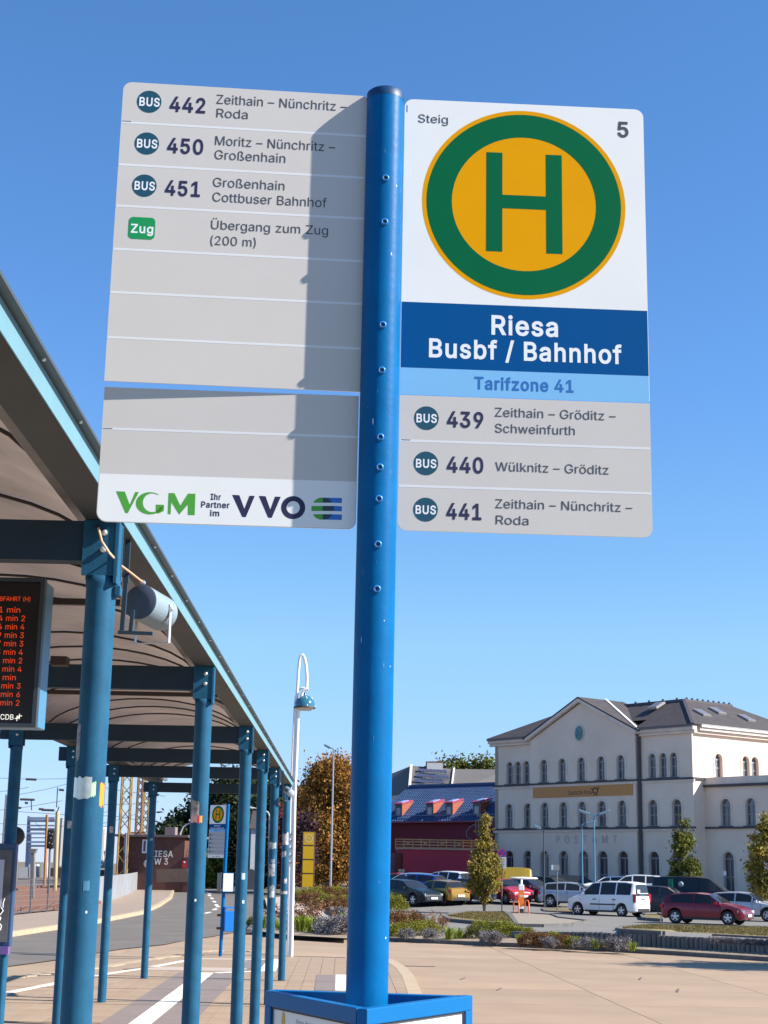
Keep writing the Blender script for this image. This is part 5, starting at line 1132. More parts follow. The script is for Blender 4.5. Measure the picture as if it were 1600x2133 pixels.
MB().box(q(905.5, 1597, Yr-.5), (1.7, 1.2, .7)).build('chimney_foot', wv, gh); MB().box(q(905.5, 1592, Yr), (1.9, 1.4, .5)).build('chimney', mat('chimney_brick', (.12, .06, .05), .9), gh)
spn = mat('solar_panel', (.05, .045, .07), .2, spec=.8); spf = mat('solar_frame', (.28, .28, .29), .4, .5)
nr = (B1-B0).cross(A0-B0).normalized()
for r_ in range(4):
    x0 = 868+r_*-3.5; n_ = (8, 9, 8, 8)[r_]
    for c_ in range(n_):
        px, py = x0+7.6*c_+6, 1606+11.2*r_+.45*c_
        d = ray(px, py); p = CAM+d*((B0-CAM).dot(nr)/d.dot(nr)); x = (B1-B0).normalized(); y = nr.cross(x); n2 = nr if nr.y < 0 else -nr
        M = Matrix((x, y, nr)).transposed() @ Matrix.Shear('XY', 3, (.35, 0)) if False else Matrix((x, y, nr)).transposed()
        pn = MB().box(p+n2*.12, (.35, 1.02, .05), M=M).build('solar_panel', spn, gh)
    a_, c_ = [CAM+ray(x0+dx, 1611.5+11.2*r_+dy)*((B0-CAM).dot(nr)/ray(x0+dx, 1611.5+11.2*r_+dy).dot(nr)) for dx, dy in ((0, 0), (7.6*n_+4, .45*n_))]
    MB().bar(a_+n2*.1, c_+n2*.1, .1, .1).build('panel_rail', spf, gh)

# ================================================================ SIGNAL BOX (brick, left)
brick = mat('brick_red_brown', (.105, .042, .032), .9, c2=(.065, .03, .025), vscale=1.5)
Ys = 112.; SPp = Plane(at_y(325, 1800, Ys).xy.to_3d(), -.10)
sb = thing('signal_box', 'low red brick railway building with pale station letters on its wall', 'building', SPp.w(0, 0))
u0, u1 = SPp.uv(243, 1800)[0], SPp.uv(383, 1800)[0]; zt = SPp.uv(350, 1744)[1]
MB().prism([SPp.w(u0, -.3, 0), SPp.w(u1, -.3, 0), SPp.w(u1, zt, 0), SPp.w(u0, zt, 0)], SPp.n*-7).build('wall', brick, sb, recalc=True)
MB().prism([SPp.w(u0-.3, zt, .3), SPp.w(u1+.3, zt, .3), SPp.w(u1+.3, zt+.16, .3), SPp.w(u0-.3, zt+.16, .3)], SPp.n*-7.6).build('roof', mat('roof_slab', (.12, .09, .08), .8), sb, recalc=True)
uc_, zc_ = SPp.uv(340, 1729); MB().prism([SPp.w(uc_-.35, zt, -2), SPp.w(uc_+.4, zt, -2), SPp.w(uc_+.4, zt+.75, -2), SPp.w(uc_-.35, zt+.75, -2)], SPp.n*-.8).build('chimney', mat('chimney_grey', (.18, .13, .13), .9), sb, recalc=True)
for px in (264, 302):
    a_, z_ = SPp.uv(px-6, 1777); c_, z2_ = SPp.uv(px+5, 1749)
    w_ = MB().prism([SPp.w(a_, z_, .06), SPp.w(c_, z_, .06), SPp.w(c_, z2_, .06), SPp.w(a_, z2_, .06)], SPp.n*-.1).build('window', inkw, sb, recalc=True)
    MB().prism([SPp.w(a_+.08, z_+.1, .07), SPp.w(c_-.08, z_+.1, .07), SPp.w(c_-.08, z2_-.08, .07), SPp.w(a_+.08, z2_-.08, .07)], SPp.n*-.02).build('pane', door_pane, w_, recalc=True)
lm = mat('letters_cream', (.55, .48, .42), .7)
T(SPp, 'RIESA', 312.5, 1784.5, 361, 1785.5, 12.5, lm, sb, off=.08, bold=.03); T(SPp, 'W 3', 321.5, 1800.5, 350.5, 1801, 12.5, lm, sb, off=.08, bold=.03)
MB().lathe([(0, -.05), (.28, -.05), (.28, .0), (0, .0)], 20, SPp.w(SPp.uv(308, 1799)[0], SPp.uv(308, 1799)[1], .06), 'Y').build('round_sign', lm, sb)
a_ = SPp.uv(377, 1838)[0]; c_ = SPp.uv(393, 1838)[0]; z_ = SPp.uv(385, 1786)[1]
MB().prism([SPp.w(u1+.01, -.3, .1), SPp.w(c_, -.3, .1), SPp.w(c_, z_, .1), SPp.w(u1+.01, z_, .1)], SPp.n*-5).build('side_wing', brick, sb, recalc=True)
r_ = thing('red_notice', 'small dark red notice board on the brick railway building', 'sign', SPp.w(a_+.3, 1.2, .2))
MB().box(SPp.w(SPp.uv(386, 1800)[0], SPp.uv(386, 1800)[1], .25), (.36, .05, .5)).build('board', mat('notice_red', (.25, .01, .015), .6), r_); MB().box(SPp.w(SPp.uv(386, 1796)[0], SPp.uv(386, 1796)[1], .285), (.1, .02, .1)).build('print', inkw, r_)
wf = thing('brick_boundary_wall', 'low weathered brown wall in front of the brick railway building', 'wall', at_g(358, 1838))
MB().prism([at_y(326, 1838, 108), at_y(391, 1837, 108), at_y(391, 1809, 108), at_y(326, 1811, 108)], (0, .3, 0)).build('wall_face', mat('wall_weathered', (.10, .062, .048), .9, c2=(.06, .045, .032), vscale=1), wf, recalc=True)
# pale narrow tower house
Yt = 128.; TWp = Plane(at_y(533, 1840, Yt).xy.to_3d(), .15)
tw = thing('pale_tower_house', 'narrow pale grey tower house with slit windows behind the canopy posts', 'building', TWp.w(0, 0))
u0, u1 = TWp.uv(521, 1800)[0], TWp.uv(548, 1800)[0]; zt = TWp.uv(533, 1726)[1]
gw = mat('plaster_grey', (.34, .35, .37), .9, var=.08, vscale=1)
au, az0 = TWp.uv(523, 1842); az1 = TWp.uv(523, 1798)[1]
wall_shape(MB(), TWp, [(u0, -.3), (u1, -.3), (u1, zt), (u0, zt)], [[(TWp.uv(a, 1800)[0], TWp.uv(a, y)[1]) for a, y in ((530, y1), (534.5, y1), (534.5, y0), (530, y0))] for y0, y1 in ((1739, 1746), (1748, 1773))], -.3, 0).build('wall', gw, tw)
MB().prism([TWp.w(u0, -.3, -.31), TWp.w(u1, -.3, -.31), TWp.w(u1, zt, -.31), TWp.w(u0, zt, -.31)], TWp.n*-4).build('core', mat('dark_inside', (.04, .045, .05), .7), tw, recalc=True)
MB().prism([TWp.w(u0-.2, zt, .2), TWp.w(u1+.2, zt, .2), TWp.w((u0+u1)/2+.3, zt+1.5, -2), TWp.w((u0+u1)/2-.3, zt+1.5, -2)], TWp.n*-.4).build('roof', slate, tw, recalc=True)
wall_shape(MB(), TWp, arch(TWp.uv(523.5, 1800)[0], -.2, .75*TWp.uv(533, 1800)[0]-.75*TWp.uv(521, 1800)[0]+.4, 1.75), [], .01, .06).build('door', door_pane, tw)
gwl = thing('grey_garden_wall', 'long low pale wall at the far end of the street', 'wall', at_g(470, 1846))
MB().prism([at_y(352, 1841, 132), at_y(528, 1843, 132), at_y(528, 1834, 132), at_y(352, 1833, 132)], (0, .4, 0)).build('wall_face', mat('wall_pale', (.30, .29, .27), .9), gwl, recalc=True)

# ================================================================ CARS
glass_c = mat('car_glass', (.016, .018, .021), .05, spec=.45)
plate_w = mat('number_plate', (.55, .55, .52), .5); hl = mat('headlight', (.45, .47, .5), .1, .2, spec=.8); tl_ = mat('taillight', (.35, .01, .015), .2)
trimb = mat('black_plastic', (.02, .02, .022), .6); rimm = mat('alloy_rim', (.42, .43, .45), .3, .7)
def lerp_tab(tab, x):
    if x <= tab[0][0]: return tab[0][1]
    for (a, u), (c, v) in zip(tab, tab[1:]):
        if x <= c: return u+(v-u)*(x-a)/(c-a)
    return tab[-1][1]
KINDS_C = {
 'hatch': dict(L=4.06, W=1.76, H=1.43, r=.32, wx=(.185, .815), top=[(0, .62), (.008, .92), (.03, 1.0), (.10, 1.33), (.14, 1.37), (.30, 1.42), (.45, 1.43), (.58, 1.38), (.735, .99), (.80, .94), (.93, .80), (.985, .68), (1, .52)], belt=[(0, .93), (.3, .93), (.72, .90), (1, .75)], side=(.12, .69), pil=(.40, .62), rear=(.03, .10), ws=(.58, .735)),
 'estate': dict(L=4.6, W=1.82, H=1.47, r=.33, wx=(.19, .81), top=[(0, .62), (.006, .95), (.02, 1.02), (.075, 1.36), (.12, 1.42), (.30, 1.47), (.45, 1.46), (.57, 1.40), (.72, 1.01), (.80, .97), (.94, .82), (.985, .68), (1, .52)], belt=[(0, .96), (.3, .95), (.71, .92), (1, .75)], side=(.09, .68), pil=(.28, .47), rear=(.02, .075), ws=(.57, .72)),
 'suv': dict(L=4.4, W=1.85, H=1.62, r=.35, wx=(.19, .81), top=[(0, .70), (.006, 1.05), (.02, 1.12), (.08, 1.50), (.12, 1.57), (.30, 1.62), (.45, 1.62), (.58, 1.55), (.72, 1.14), (.80, 1.09), (.94, .95), (.985, .80), (1, .58)], belt=[(0, 1.06), (.3, 1.05), (.71, 1.03), (1, .88)], side=(.09, .68), pil=(.28, .47), rear=(.02, .08), ws=(.58, .72)),
 'kangoo': dict(L=4.25, W=1.83, H=1.82, r=.32, wx=(.20, .83), top=[(0, .62), (.004, 1.0), (.012, 1.08), (.03, 1.68), (.05, 1.76), (.15, 1.82), (.45, 1.83), (.60, 1.77), (.64, 1.73), (.79, 1.17), (.84, 1.10), (.95, .93), (.985, .76), (1, .55)], belt=[(0, 1.10), (.3, 1.10), (.78, 1.06), (1, .85)], side=(.07, .74), pil=(.27, .50), rear=(.012, .03), ws=(.64, .79)),
 'bus_van': dict(L=5.1, W=1.93, H=1.93, r=.34, wx=(.19, .82), top=[(0, .65), (.003, 1.1), (.008, 1.15), (.02, 1.78), (.04, 1.88), (.15, 1.93), (.55, 1.93), (.66, 1.87), (.69, 1.82), (.84, 1.20), (.89, 1.12), (.96, .98), (.985, .80), (1, .55)], belt=[(0, 1.15), (.3, 1.15), (.80, 1.08), (1, .9)], side=(.05, .79), pil=(.30, .56), rear=(.008, .02), ws=(.69, .84)),
}
def paint(name, c, metal=.25, rough=.28): return mat('paint_'+name, c, rough, metal if max(c) > .07 else 0, coat=.08 if max(c) < .07 else .3, spec=.25 if max(c) < .07 else .5)
def car(name, cat, kind, px, py, deg, m, label, group='cars in the car park', loc=None, extra=None, detail=True):
    K = KINDS_C[kind]; L, W = K['L'], K['W']; p = loc if loc is not None else at_g(px, py)
    root = thing(name, label, cat, p, R(deg), group)
    X = lambda t: (t-.5)*L
    ra = K['r']+.06; wxs = [X(t) for t in K['wx']]
    st = set([t for t, _ in K['top']]+[.001, .05, .2, .35, .5, .65, .76, .88, .95])|set(K['side'])|set(K['pil'])
    for t in K['pil']: st.add(t+.018)
    for t in K['wx']:
        for k in range(-4, 5): st.add(t+k/4*ra*math.sin(math.pi/2*abs(k)/4)/L if k else t)
    st = sorted(x for x in st if 0 <= x <= 1); st = [st[0]]+[b_ for a_, b_ in zip(st, st[1:]) if b_-a_ > .004]
    rings = []
    for t in st:
        x = X(t); zt = lerp_tab(K['top'], t); zbelt = min(lerp_tab(K['belt'], t), zt-.015)
        e = min(t, 1-t); w_ = W/2*(1-.22*max(0, 1-e/.09)**2.2)
        zb = .22+.06*max(0, 1-e/.05)
        for wx in wxs:
            if abs(x-wx) < ra: zb = max(zb, K['r']+math.sqrt(ra*ra-(x-wx)**2)-.0)
        cab = zt-zbelt; rw = w_*(.80-.0*t) if cab > .12 else w_*(.93-1.08*max(0, cab-.015))
        if cab > .12: rw = w_*(.93-.20*min(1, (cab-.1)/.35))
        za = zbelt+min(.035, cab*.2); zc = zt-min(.07, cab*.3); yw = lambda z: w_*.985+(rw-w_*.985)*max(0, (z-zbelt)/max(.01, zt-.03-zbelt))
        half = [(w_*.75, zb), (w_*.97, max(zb+.02, .30)), (w_, max(zb+.04, .55 if zbelt > .62 else zbelt-.05)), (w_*.985, zbelt), (yw(za), za), (yw(zc), zc), (rw, zt-.025 if cab > .1 else zt-.01), (rw*.7, zt-.004), (0, zt+.012)]
        rings.append((t, [(x, y, z) for y, z in half]+[(x, -y, z) for y, z in half[-2::-1]]))
    body, win, ws, rg = MB(), MB(), MB(), MB()
    n = len(rings[0][1])
    for (t0, r0), (t1, r1) in zip(rings, rings[1:]):
        tm = (t0+t1)/2
        for k in range(n-1):
            kk = min(k, n-2-k); tgt = body
            ptl = K['pil']; pillar = any(q_ <= tm <= q_+.018 for q_ in ptl)
            if kk == 4 and K['side'][0] < tm < K['side'][1] and not pillar: tgt = win
            if kk in (6, 7) and K['ws'][0]+.0 < tm < K['ws'][1]: tgt = ws
            if kk in (6, 7) and K['rear'][0] <= tm < K['rear'][1]: tgt = rg
            tgt.add([r0[k], r1[k], r1[k+1], r0[k+1]], [(0, 1, 2, 3)], True)
    for r_, f_ in ((rings[0][1], 1), (rings[-1][1], -1)):
        body.add(r_, [tuple(range(n))[::f_]])
    def w2(b_, nm, mt, par=root):
        me = b_.mesh(nm); 
        bb = bmesh.new(); bb.from_mesh(me); bmesh.ops.remove_doubles(bb, verts=bb.verts, dist=.0005); bmesh.ops.recalc_face_normals(bb, faces=bb.faces); bb.to_mesh(me); bb.free()
        me.materials.append(mt); o = bpy.data.objects.new(nm, me); col.objects.link(o); o.parent = par
        return o
    bo = w2(body, 'body', m); bo.data.set_sharp_from_angle(angle=R(38))
    w2(win, 'side_windows', m if name == 'yellow_van' else glass_c)['kind'] = 'stuff'; w2(ws, 'windscreen', glass_c)
    if rg.v: w2(rg, 'rear_window', glass_c)
    zin = MB(); zin.box((0, 0, .42), (L*.93, W*.86, .34)); w2(zin, 'underbody', trimb)
    for wx in wxs:
        for s in (-1, 1):
            y = s*(W/2-.11); tb = MB().lathe([(K['r']*.62, -.09), (K['r']*.92, -.095), (K['r'], -.07), (K['r'], .07), (K['r']*.92, .095), (K['r']*.62, .09)], 24, (wx, y, K['r']), 'Y'); wh = w2(tb, 'wheel', rubber)
            rb = MB().lathe([(K['r']*.64, s*.08), (K['r']*.60, s*.05), (K['r']*.5, s*.03), (0, s*.03)], 20, (wx, y, K['r']), 'Y'); w2(rb, 'rim', trimb if detail else rimm, wh)
            if detail:
                sb_ = MB()
                for k in range(5):
                    a = 2*math.pi*k/5+.3; q_ = (wx+K['r']*.62*math.cos(a), y+s*.075, K['r']+K['r']*.62*math.sin(a)); sb_.bar((wx, y+s*.085, K['r']), q_, .075, .02, up=(0, 1, 0))
                sb_.lathe([(K['r']*.57, s*.07), (K['r']*.66, s*.082)], 24, (wx, y, K['r']), 'Y'); sb_.lathe([(0, s*.1), (.05, s*.09), (.06, s*.07)], 10, (wx, y, K['r']), 'Y'); w2(sb_, 'spokes', rimm, wh)
    zh = lerp_tab(K['top'], .96)-.12; zt2 = K['belt'][0][1]-.12
    for s in (-1, 1):
        e_ = MB(); e_.box((X(.955), s*W*.385, zh), (.34, .24, .13), rz=-s*.55); w2(e_, 'headlight', hl)
        e_ = MB(); e_.box((X(.022), s*W*.43, zt2-.02 if kind in ('hatch', 'estate', 'suv') else zt2+.0), (.16, .15, .17 if kind in ('hatch', 'estate', 'suv') else .42), rz=s*.35); w2(e_, 'taillight', tl_)
        mx = X(K['ws'][1]-.055); zm = lerp_tab(K['belt'], K['ws'][1]-.05)+.08
        e_ = MB(); e_.box((mx, s*(W/2+.06), zm), (.12, .17, .13)); w2(e_, 'mirror', m if m.name != 'paint_black' else trimb)
        if detail:
            sm = MB()
            for t in (K['pil'][1]+.012, K['pil'][0]+.04, K['ws'][1]-.0):
                sm.box((X(t), s*(W/2*.992), .66), (.012, .02, .55))
            w2(sm, 'door_seam', trimb)
            hd = MB(); 
            for t in (K['pil'][1]-.03, K['pil'][0]+.02): hd.box((X(t), s*(W/2+.0), .86), (.16, .03, .03))
            w2(hd, 'door_handle', m)
            sl = MB(); sl.box((0, s*W*.485, .27), (L*.44, .04, .10)); w2(sl, 'sill', trimb)
    e_ = MB(); e_.box((X(.995), 0, .42), (.06, W*.62, .17)); w2(e_, 'grille', trimb)
    if detail: e_ = MB(); e_.box((X(.985), 0, lerp_tab(K['top'], .985)-.06), (.05, W*.30, .06)); w2(e_, 'upper_grille', trimb)
    e_ = MB(); e_.box((X(.006), 0, .36), (.08, W*.70, .16)); w2(e_, 'rear_bumper', trimb)
    e_ = MB(); e_.box((X(1.0)+.035, 0, .44), (.02, .52, .12)); w2(e_, 'number_plate', plate_w)
    e_ = MB(); e_.box((X(0)-.03, 0, .70 if kind != 'hatch' else .55), (.02, .52, .12)); w2(e_, 'number_plate', plate_w)
    if extra: extra(root, w2, X, K)
    return root
def van_extra(root, w2, X, K):
    W = K['W']; s_ = MB()
    for s in (-1, 1): s_.box((X(.46), s*(W/2+.008), .62), (1.55, .03, .07))
    w2(s_, 'rub_strip', mat('strip_grey', (.05, .05, .06), .6))
    for dx in (.30, .58): 
        h_ = MB(); h_.box((X(dx), W/2+.01, .88), (.2, .04, .045)); h_.box((X(dx), -W/2-.01, .88), (.2, .04, .045)); w2(h_, 'door_handle', trimb)
    b_ = MB(); b_.box((X(0)-.012, 0, .92), (.02, .36, .035)); b_.box((X(0)-.012, -.02, .79), (.02, .09, .05)); w2(b_, 'tailgate_handle', trimb)
    b_ = MB(); b_.box((X(.013)-.02, .45, 1.32), (.02, .32, .20)); b_.box((X(.013)-.02, -.1, 1.22), (.02, 1.0, .05)); w2(b_, 'window_sticker', mat('sticker_pale', (.35, .37, .38), .5))
def stripe_extra(root, w2, X, K):
    b_ = MB(); b_.box((X(.24), -K['W']/2*.93, 1.48), (.28, .05, .62)); w2(b_, 'stripe', mat('stripe_green', (.0, .13, .07), .5))
    b_ = MB(); b_.lathe([(0, -.02), (.16, -.02), (.16, 0)], 16, (X(.36), -K['W']/2*.90, 1.5), 'Y'); w2(b_, 'badge', mat('badge_pale', (.3, .3, .32), .5))
Rc = lambda n, c, **k: paint(n, c, **k)
CARS = [
 ('red_hatchback', 'car', 'hatch', 1474, 1925, -31, Rc('red', (.15, .006, .018)), 'dark red hatchback with silver wheels parked nearest at the right', None),
 ('white_van', 'van', 'kangoo', 1268, 1908, 142, Rc('white', (.62, .62, .61), metal=0), 'white high-roofed van with roof rails, seen from its rear corner', van_extra),
 ('silver_car', 'car', 'hatch', 1196, 1889, -18, Rc('silver', (.30, .33, .38)), 'pale silver hatchback half hidden behind the white van', None),
 ('gold_hatchback', 'car', 'hatch', 914, 1884, 128, Rc('gold', (.36, .19, .03), metal=.6), 'gold yellow hatchback seen from behind left of the small tree', None),
 ('dark_green_car', 'car', 'estate', 848, 1885, -48, Rc('black_green', (.008, .014, .016)), 'black car facing out right beside the blue pole', None),
 ('navy_car', 'car', 'estate', 966, 1881, 125, Rc('navy', (.008, .016, .05)), 'navy blue car between the gold hatchback and the tree', None),
 ('white_suv', 'car', 'suv', 925, 1866, 140, Rc('white2', (.62, .62, .61), metal=0), 'white car whose bright roof shows above the gold hatchback', None),
 ('light_blue_car', 'car', 'estate', 846, 1864, 170, Rc('skyblue', (.16, .30, .42)), 'light blue car behind the black car near the blue pole', None),
 ('blue_car', 'car', 'hatch', 868, 1868, 150, Rc('blue', (.02, .05, .26)), 'bright blue car between the light blue and the white car', None),
 ('red_car', 'car', 'hatch', 1052, 1881, -60, Rc('brightred', (.42, .02, .03)), 'bright red car right behind the no stopping sign', None),
 ('brown_car', 'car', 'hatch', 1103, 1880, -42, Rc('brown', (.055, .035, .045)), 'dark brown hatchback behind the orange charging pillar', None),
 ('black_hatchback', 'car', 'hatch', 1150, 1874, -38, Rc('black', (.012, .011, .013)), 'black hatchback right of the dark brown one', None),
 ('yellow_van', 'van', 'bus_van', 1030, 1868, 178, Rc('postyellow', (.26, .17, .012), metal=0), 'yellow delivery van in the shade against the post office', None),
 ('grey_car', 'car', 'estate', 1388, 1900, -28, Rc('charcoal', (.035, .035, .05)), 'charcoal estate car between the white van and the dark red hatchback', None),
 ('black_van', 'van', 'bus_van', 1452, 1897, -24, Rc('blackblue', (.010, .012, .022)), 'black minibus with a green stripe behind the charcoal car', stripe_extra),
 ('white_black_car', 'car', 'hatch', 1557, 1918, -30, Rc('white3', (.36, .36, .38)), 'white hatchback with dark roof behind the dark red one', None),
 ('black_estate', 'car', 'estate', 1203, 1868, 10, Rc('black2', (.012, .011, .013)), 'black estate car in front of the post office doors', None),
 ('white_car', 'car', 'estate', 1268, 1870, 175, Rc('white4', (.62, .62, .61), metal=0), 'first white car from the left in the rear row', None),
 ('white_car', 'car', 'suv', 1318, 1876, 165, Rc('white4', (.62, .62, .61), metal=0), 'white car in the rear row above the tail of the white van', None),
 ('white_car', 'car', 'hatch', 1352, 1876, 160, Rc('white4', (.62, .62, .61), metal=0), 'white car in the rear row touching the black minibus', None),
 ('red_compact', 'car', 'suv', 1500, 1868, 172, Rc('brightred', (.42, .02, .03)), 'bright red car peeping over the bonnet of the black minibus', None),
 ('red_compact', 'car', 'hatch', 1545, 1874, 150, Rc('brightred', (.42, .02, .03)), 'bright red car with white tailgate beside the right-hand tree', None),
 ('small_red_car', 'car', 'hatch', 824, 1862, 160, Rc('brightred', (.42, .02, .03)), 'small red car furthest left in the rear row', None),
 ('dark_car', 'car', 'hatch', 1150, 1862, 170, Rc('black', (.012, .011, .013)), 'dark car far back behind the black hatchback', None),
 ('grey_compact', 'car', 'hatch', 1012, 1866, 170, Rc('greyd', (.06, .06, .07)), 'grey car hidden behind the yellowing tree', None),
]
for nm, cat, kd, px, py, dg_, m_, lab, ex in CARS:
    car(nm, cat, kd, px, py, dg_, m_, lab, extra=ex)

# ================================================================ STREET FURNITURE
def lamp_post(px, py, top_px, top_py, label, heads, m, r=.06, zb=None, group='street lamps'):
    p = at_g(px, py); q_ = at_y(top_px, top_py, p.y); t = thing('street_lamp', label, 'street lamp', p, 0, group)
    MB().tube([p, Vector((p.x, p.y, q_.z))], r, 12, r2=r*.6).build('pole', m, t)
    for dx, ang, ln in heads:
        a = Vector((p.x, p.y, q_.z)); e_ = a+Vector((dx*ln, 0, ang)); b = MB(); b.bar(a, a.lerp(e_, .35), .08, .08)
        b.build('arm', m, t)
        hd = MB(); c_ = a.lerp(e_, .62); hd.bar(a.lerp(e_, .3), e_, .26, .13); hd.build('lamp_head', mat('lamp_head_blue', (.10, .17, .22), .4), t, bevel=.03)
        MB().bar(a.lerp(e_, .45)-Vector((0, 0, .07)), a.lerp(e_, .95)-Vector((0, 0, .07)), .18, .03).build('lamp_glass', mat('lamp_glass', (.5, .52, .5), .2), t)
    return t
blk = mat('lamp_pole_blue', (.06, .17, .25), .5); gp = mat('lamp_pole_grey', (.30, .30, .31), .4, .5)
lamp_post(688, 1868, 693, 1561, 'tall grey street lamp with one flat head in front of the autumn tree', [(-1, .28, .62)], gp, .075)
lamp_post(1240, 1890, 1237, 1700, 'double headed blue street lamp before the post office', [(-1, .35, .95), (1, .35, .95)], blk)
lamp_post(1214, 1886, 1212, 1718, 'single headed blue street lamp left of the double headed one', [(1, .25, .85)], blk)
lamp_post(1134, 1890, 1132, 1729, 'dark single headed lamp in front of the post office, furthest left', [(-1, .25, .62)], mat('lamp_dark', (.03, .04, .055), .5))
# white bow lamp
p = at_z(604, 1992.5, 0); Yl = p.y
wl_ = thing('bow_lamp', 'tall white double pole lamp bent over at the top with a blue dome', 'street lamp', p)
wm = mat('lamp_white', (.62, .61, .59), .45, var=.05, vscale=3)
A = lambda px, py, dy=0: at_y(px, py, Yl+dy)
MB().tube([A(603.5, 1990), A(611, 1640), A(617, 1480), A(621.5, 1400), A(624, 1376), A(627, 1366), A(630.5, 1364), A(634, 1370), A(637.5, 1385), A(639.5, 1410), A(638.5, 1436)], .034, 12).build('bow_tube', wm, wl_)
MB().tube([A(607, 1993, -.05), A(614, 1660, -.05), A(621, 1490, -.05), A(624.5, 1462, -.05), A(629, 1445, -.05), A(635, 1436, -.05), A(643, 1436.5, -.05)], .036, 12).build('tube', wm, wl_)
MB().tube([A(599.5, 1990, .08), A(606, 1650, .08), A(613.5, 1480, .08), A(616, 1452, .08), A(622, 1438, .08), A(629, 1433, .08), A(636, 1434, .08)], .026, 10).build('tube', wm, wl_)
c = A(634.5, 1474); prof = [(.235, 0), (.235, .03), (.225, .10), (.195, .17), (.14, .23), (.07, .265), (.03, .275), (.03, .33)]
MB().lathe(prof, 28, c).build('lamp_dome', mat('dome_blue', (.025, .11, .16), .15, coat=.5), wl_)
MB().lathe([(.24, -.02), (.245, .01), (.235, .02)], 28, c).build('dome_rim', dark, wl_); MB().lathe([(.22, 0), (.15, -.06), (0, -.075)], 24, c).build('lamp_glass', mat('lens_grey', (.30, .30, .29), .2), wl_)
for a_ in range(5): MB().tube([c+Vector((.236*math.cos(a_*1.257), .236*math.sin(a_*1.257), .02)), c+Vector((.16*math.cos(a_*1.257), .16*math.sin(a_*1.257), .215)), c+Vector((0, 0, .285))], .009, 6).build('rib', wm, wl_)
for y_ in (1738, 1752, 1768, 1783, 1797): MB().box(A(606+(1797-y_)*.03, y_, 0), (.15, .12, .02)).build('clamp', mat('clamp_grey', (.2, .2, .2), .6), wl_)
# far stop sign
p = at_z(459, 1992, 0); fs = thing('bus_stop_sign', 'smaller distant bus stop sign with a green and yellow H among the canopy posts', 'bus stop sign', p)
FP = Plane(p, R(-40)); ztp = at_y(474, 1675, p.y).z
ln_ = (at_y(475.5, 1675, p.y).x-p.x)
fax = lambda z: Vector((p.x+ln_*z/ztp, p.y, z))
MB().tube([fax(0), fax(ztp)], .038, 16).build('pole', blue, fs)
FPl = Plane(fax(2.6), R(-40), (ln_/ztp, 0))
u1 = -.045; u0 = u1-.5; zt = FPl.uv(455, 1677)[1]; zb = FPl.uv(450, 1787)[1]; hh = zt-zb
o = MB(); ol = [(u0, zb), (u1, zb), (u1, zt), (u0, zt)]; b = MB(); b.prism([FPl.w(u, z, 0) for u, z in ol], FPl.n*-.006); pf = b.build('plate', mat('plate_grey_far', (.34, .34, .35), .6, spec=.15), fs, recalc=True)
zz0 = zt-hh*.36; patch(FPl, 'white_field', [(u0, zz0), (u1, zz0), (u1, zt), (u0, zt)], pwhite, pf, .002)
patch(FPl, 'name_band', [(u0, zz0-hh*.1), (u1, zz0-hh*.1), (u1, zz0), (u0, zz0)], pblue, pf, .002); patch(FPl, 'zone_band', [(u0, zz0-hh*.145), (u1, zz0-hh*.145), (u1, zz0-hh*.1), (u0, zz0-hh*.1)], plight, pf, .002)
uc_, zc_ = (u0+u1)/2, (zt+zz0)/2; rr_ = hh*.165
disc(FPl, 'h_circle', uc_, zc_, rr_, rr_, pyellow, pf, .004, 32); disc(FPl, 'h_ring', uc_, zc_, rr_*.99, rr_*.99, pgreen, pf, .006, 32, .76)
patch(FPl, 'h_letter', [(uc_+rr_*a, zc_+rr_*d) for a, d in ((-.38, -.54), (-.23, -.54), (-.23, -.07), (.23, -.07), (.23, -.54), (.38, -.54), (.38, .54), (.23, .54), (.23, .08), (-.23, .08), (-.23, .54), (-.38, .54))], pgreen, pf, .007)
def fl_text(body, u, z, w_, h_, m, bold=0):
    vs, fs_ = text2d(body, bold); x0, x1 = vs[:, 0].min(), vs[:, 0].max(); b = MB(); b.add([FPl.w(u+(x-x0)/(x1-x0)*w_, z+y*h_/.73, .005+l*.0002) for x, y, l in vs], fs_); b.build('lettering', m, pf)
fl_text('Riesa', uc_-.09, zz0-.05, .18, .032, inkw, 1); fl_text('Busbf / Bahnhof', uc_-.2, zz0-.10, .4, .032, inkw, 1); fl_text('Tarifzone 41', uc_-.1, zz0-hh*.136, .2, .026, inkblue, 1)
zr = zz0-hh*.145
for k, (nn_, tt_) in enumerate((('439', 'Zeithain – Gröditz'), ('440', 'Wülknitz – Gröditz'), ('441', 'Zeithain – Nünchritz'), ('442', 'Zeithain – Roda'), ('450', 'Moritz – Großenhain'))):
    zr_ = zr-.08-.088*k; disc(FPl, 'bus_symbol', u0+.05, zr_+.012, .024, .024, bus_m, pf, .004, 16); fl_text(nn_, u0+.09, zr_, .075, .03, ink_n, 1); fl_text(tt_, u0+.20, zr_, .24, .02, ink)
patch(FPl, 'foot_field', [(u0, zb), (u1, zb), (u1, zb+.07), (u0, zb+.07)], pwhite, pf, .003)
fl_text('VVO', uc_+.0, zb+.018, .13, .035, ink_n, 1); fl_text('Partner', uc_-.1, zb+.02, .08, .02, ink_n, 1)
for k in range(2):          # timetable cases on the far stop
    c = fax(1.52)+Vector(((.09, -.06, 0), (-.10, -.03, 0))[k]); M = Matrix.Rotation((.15, -1.0)[k], 3, 'Z')
    cs_ = MB().box(c, ((.23, .15)[k], .03, .40), M=M).build('case_frame', frame_blue if k == 0 else dark, fs); MB().box(c-M @ Vector((0, .019, 0)), ((.21, .12)[k], .006, .375), M=M).build('poster_panel', mat('poster_bright', (.62, .62, .64), .5) if k == 0 else galv, cs_)
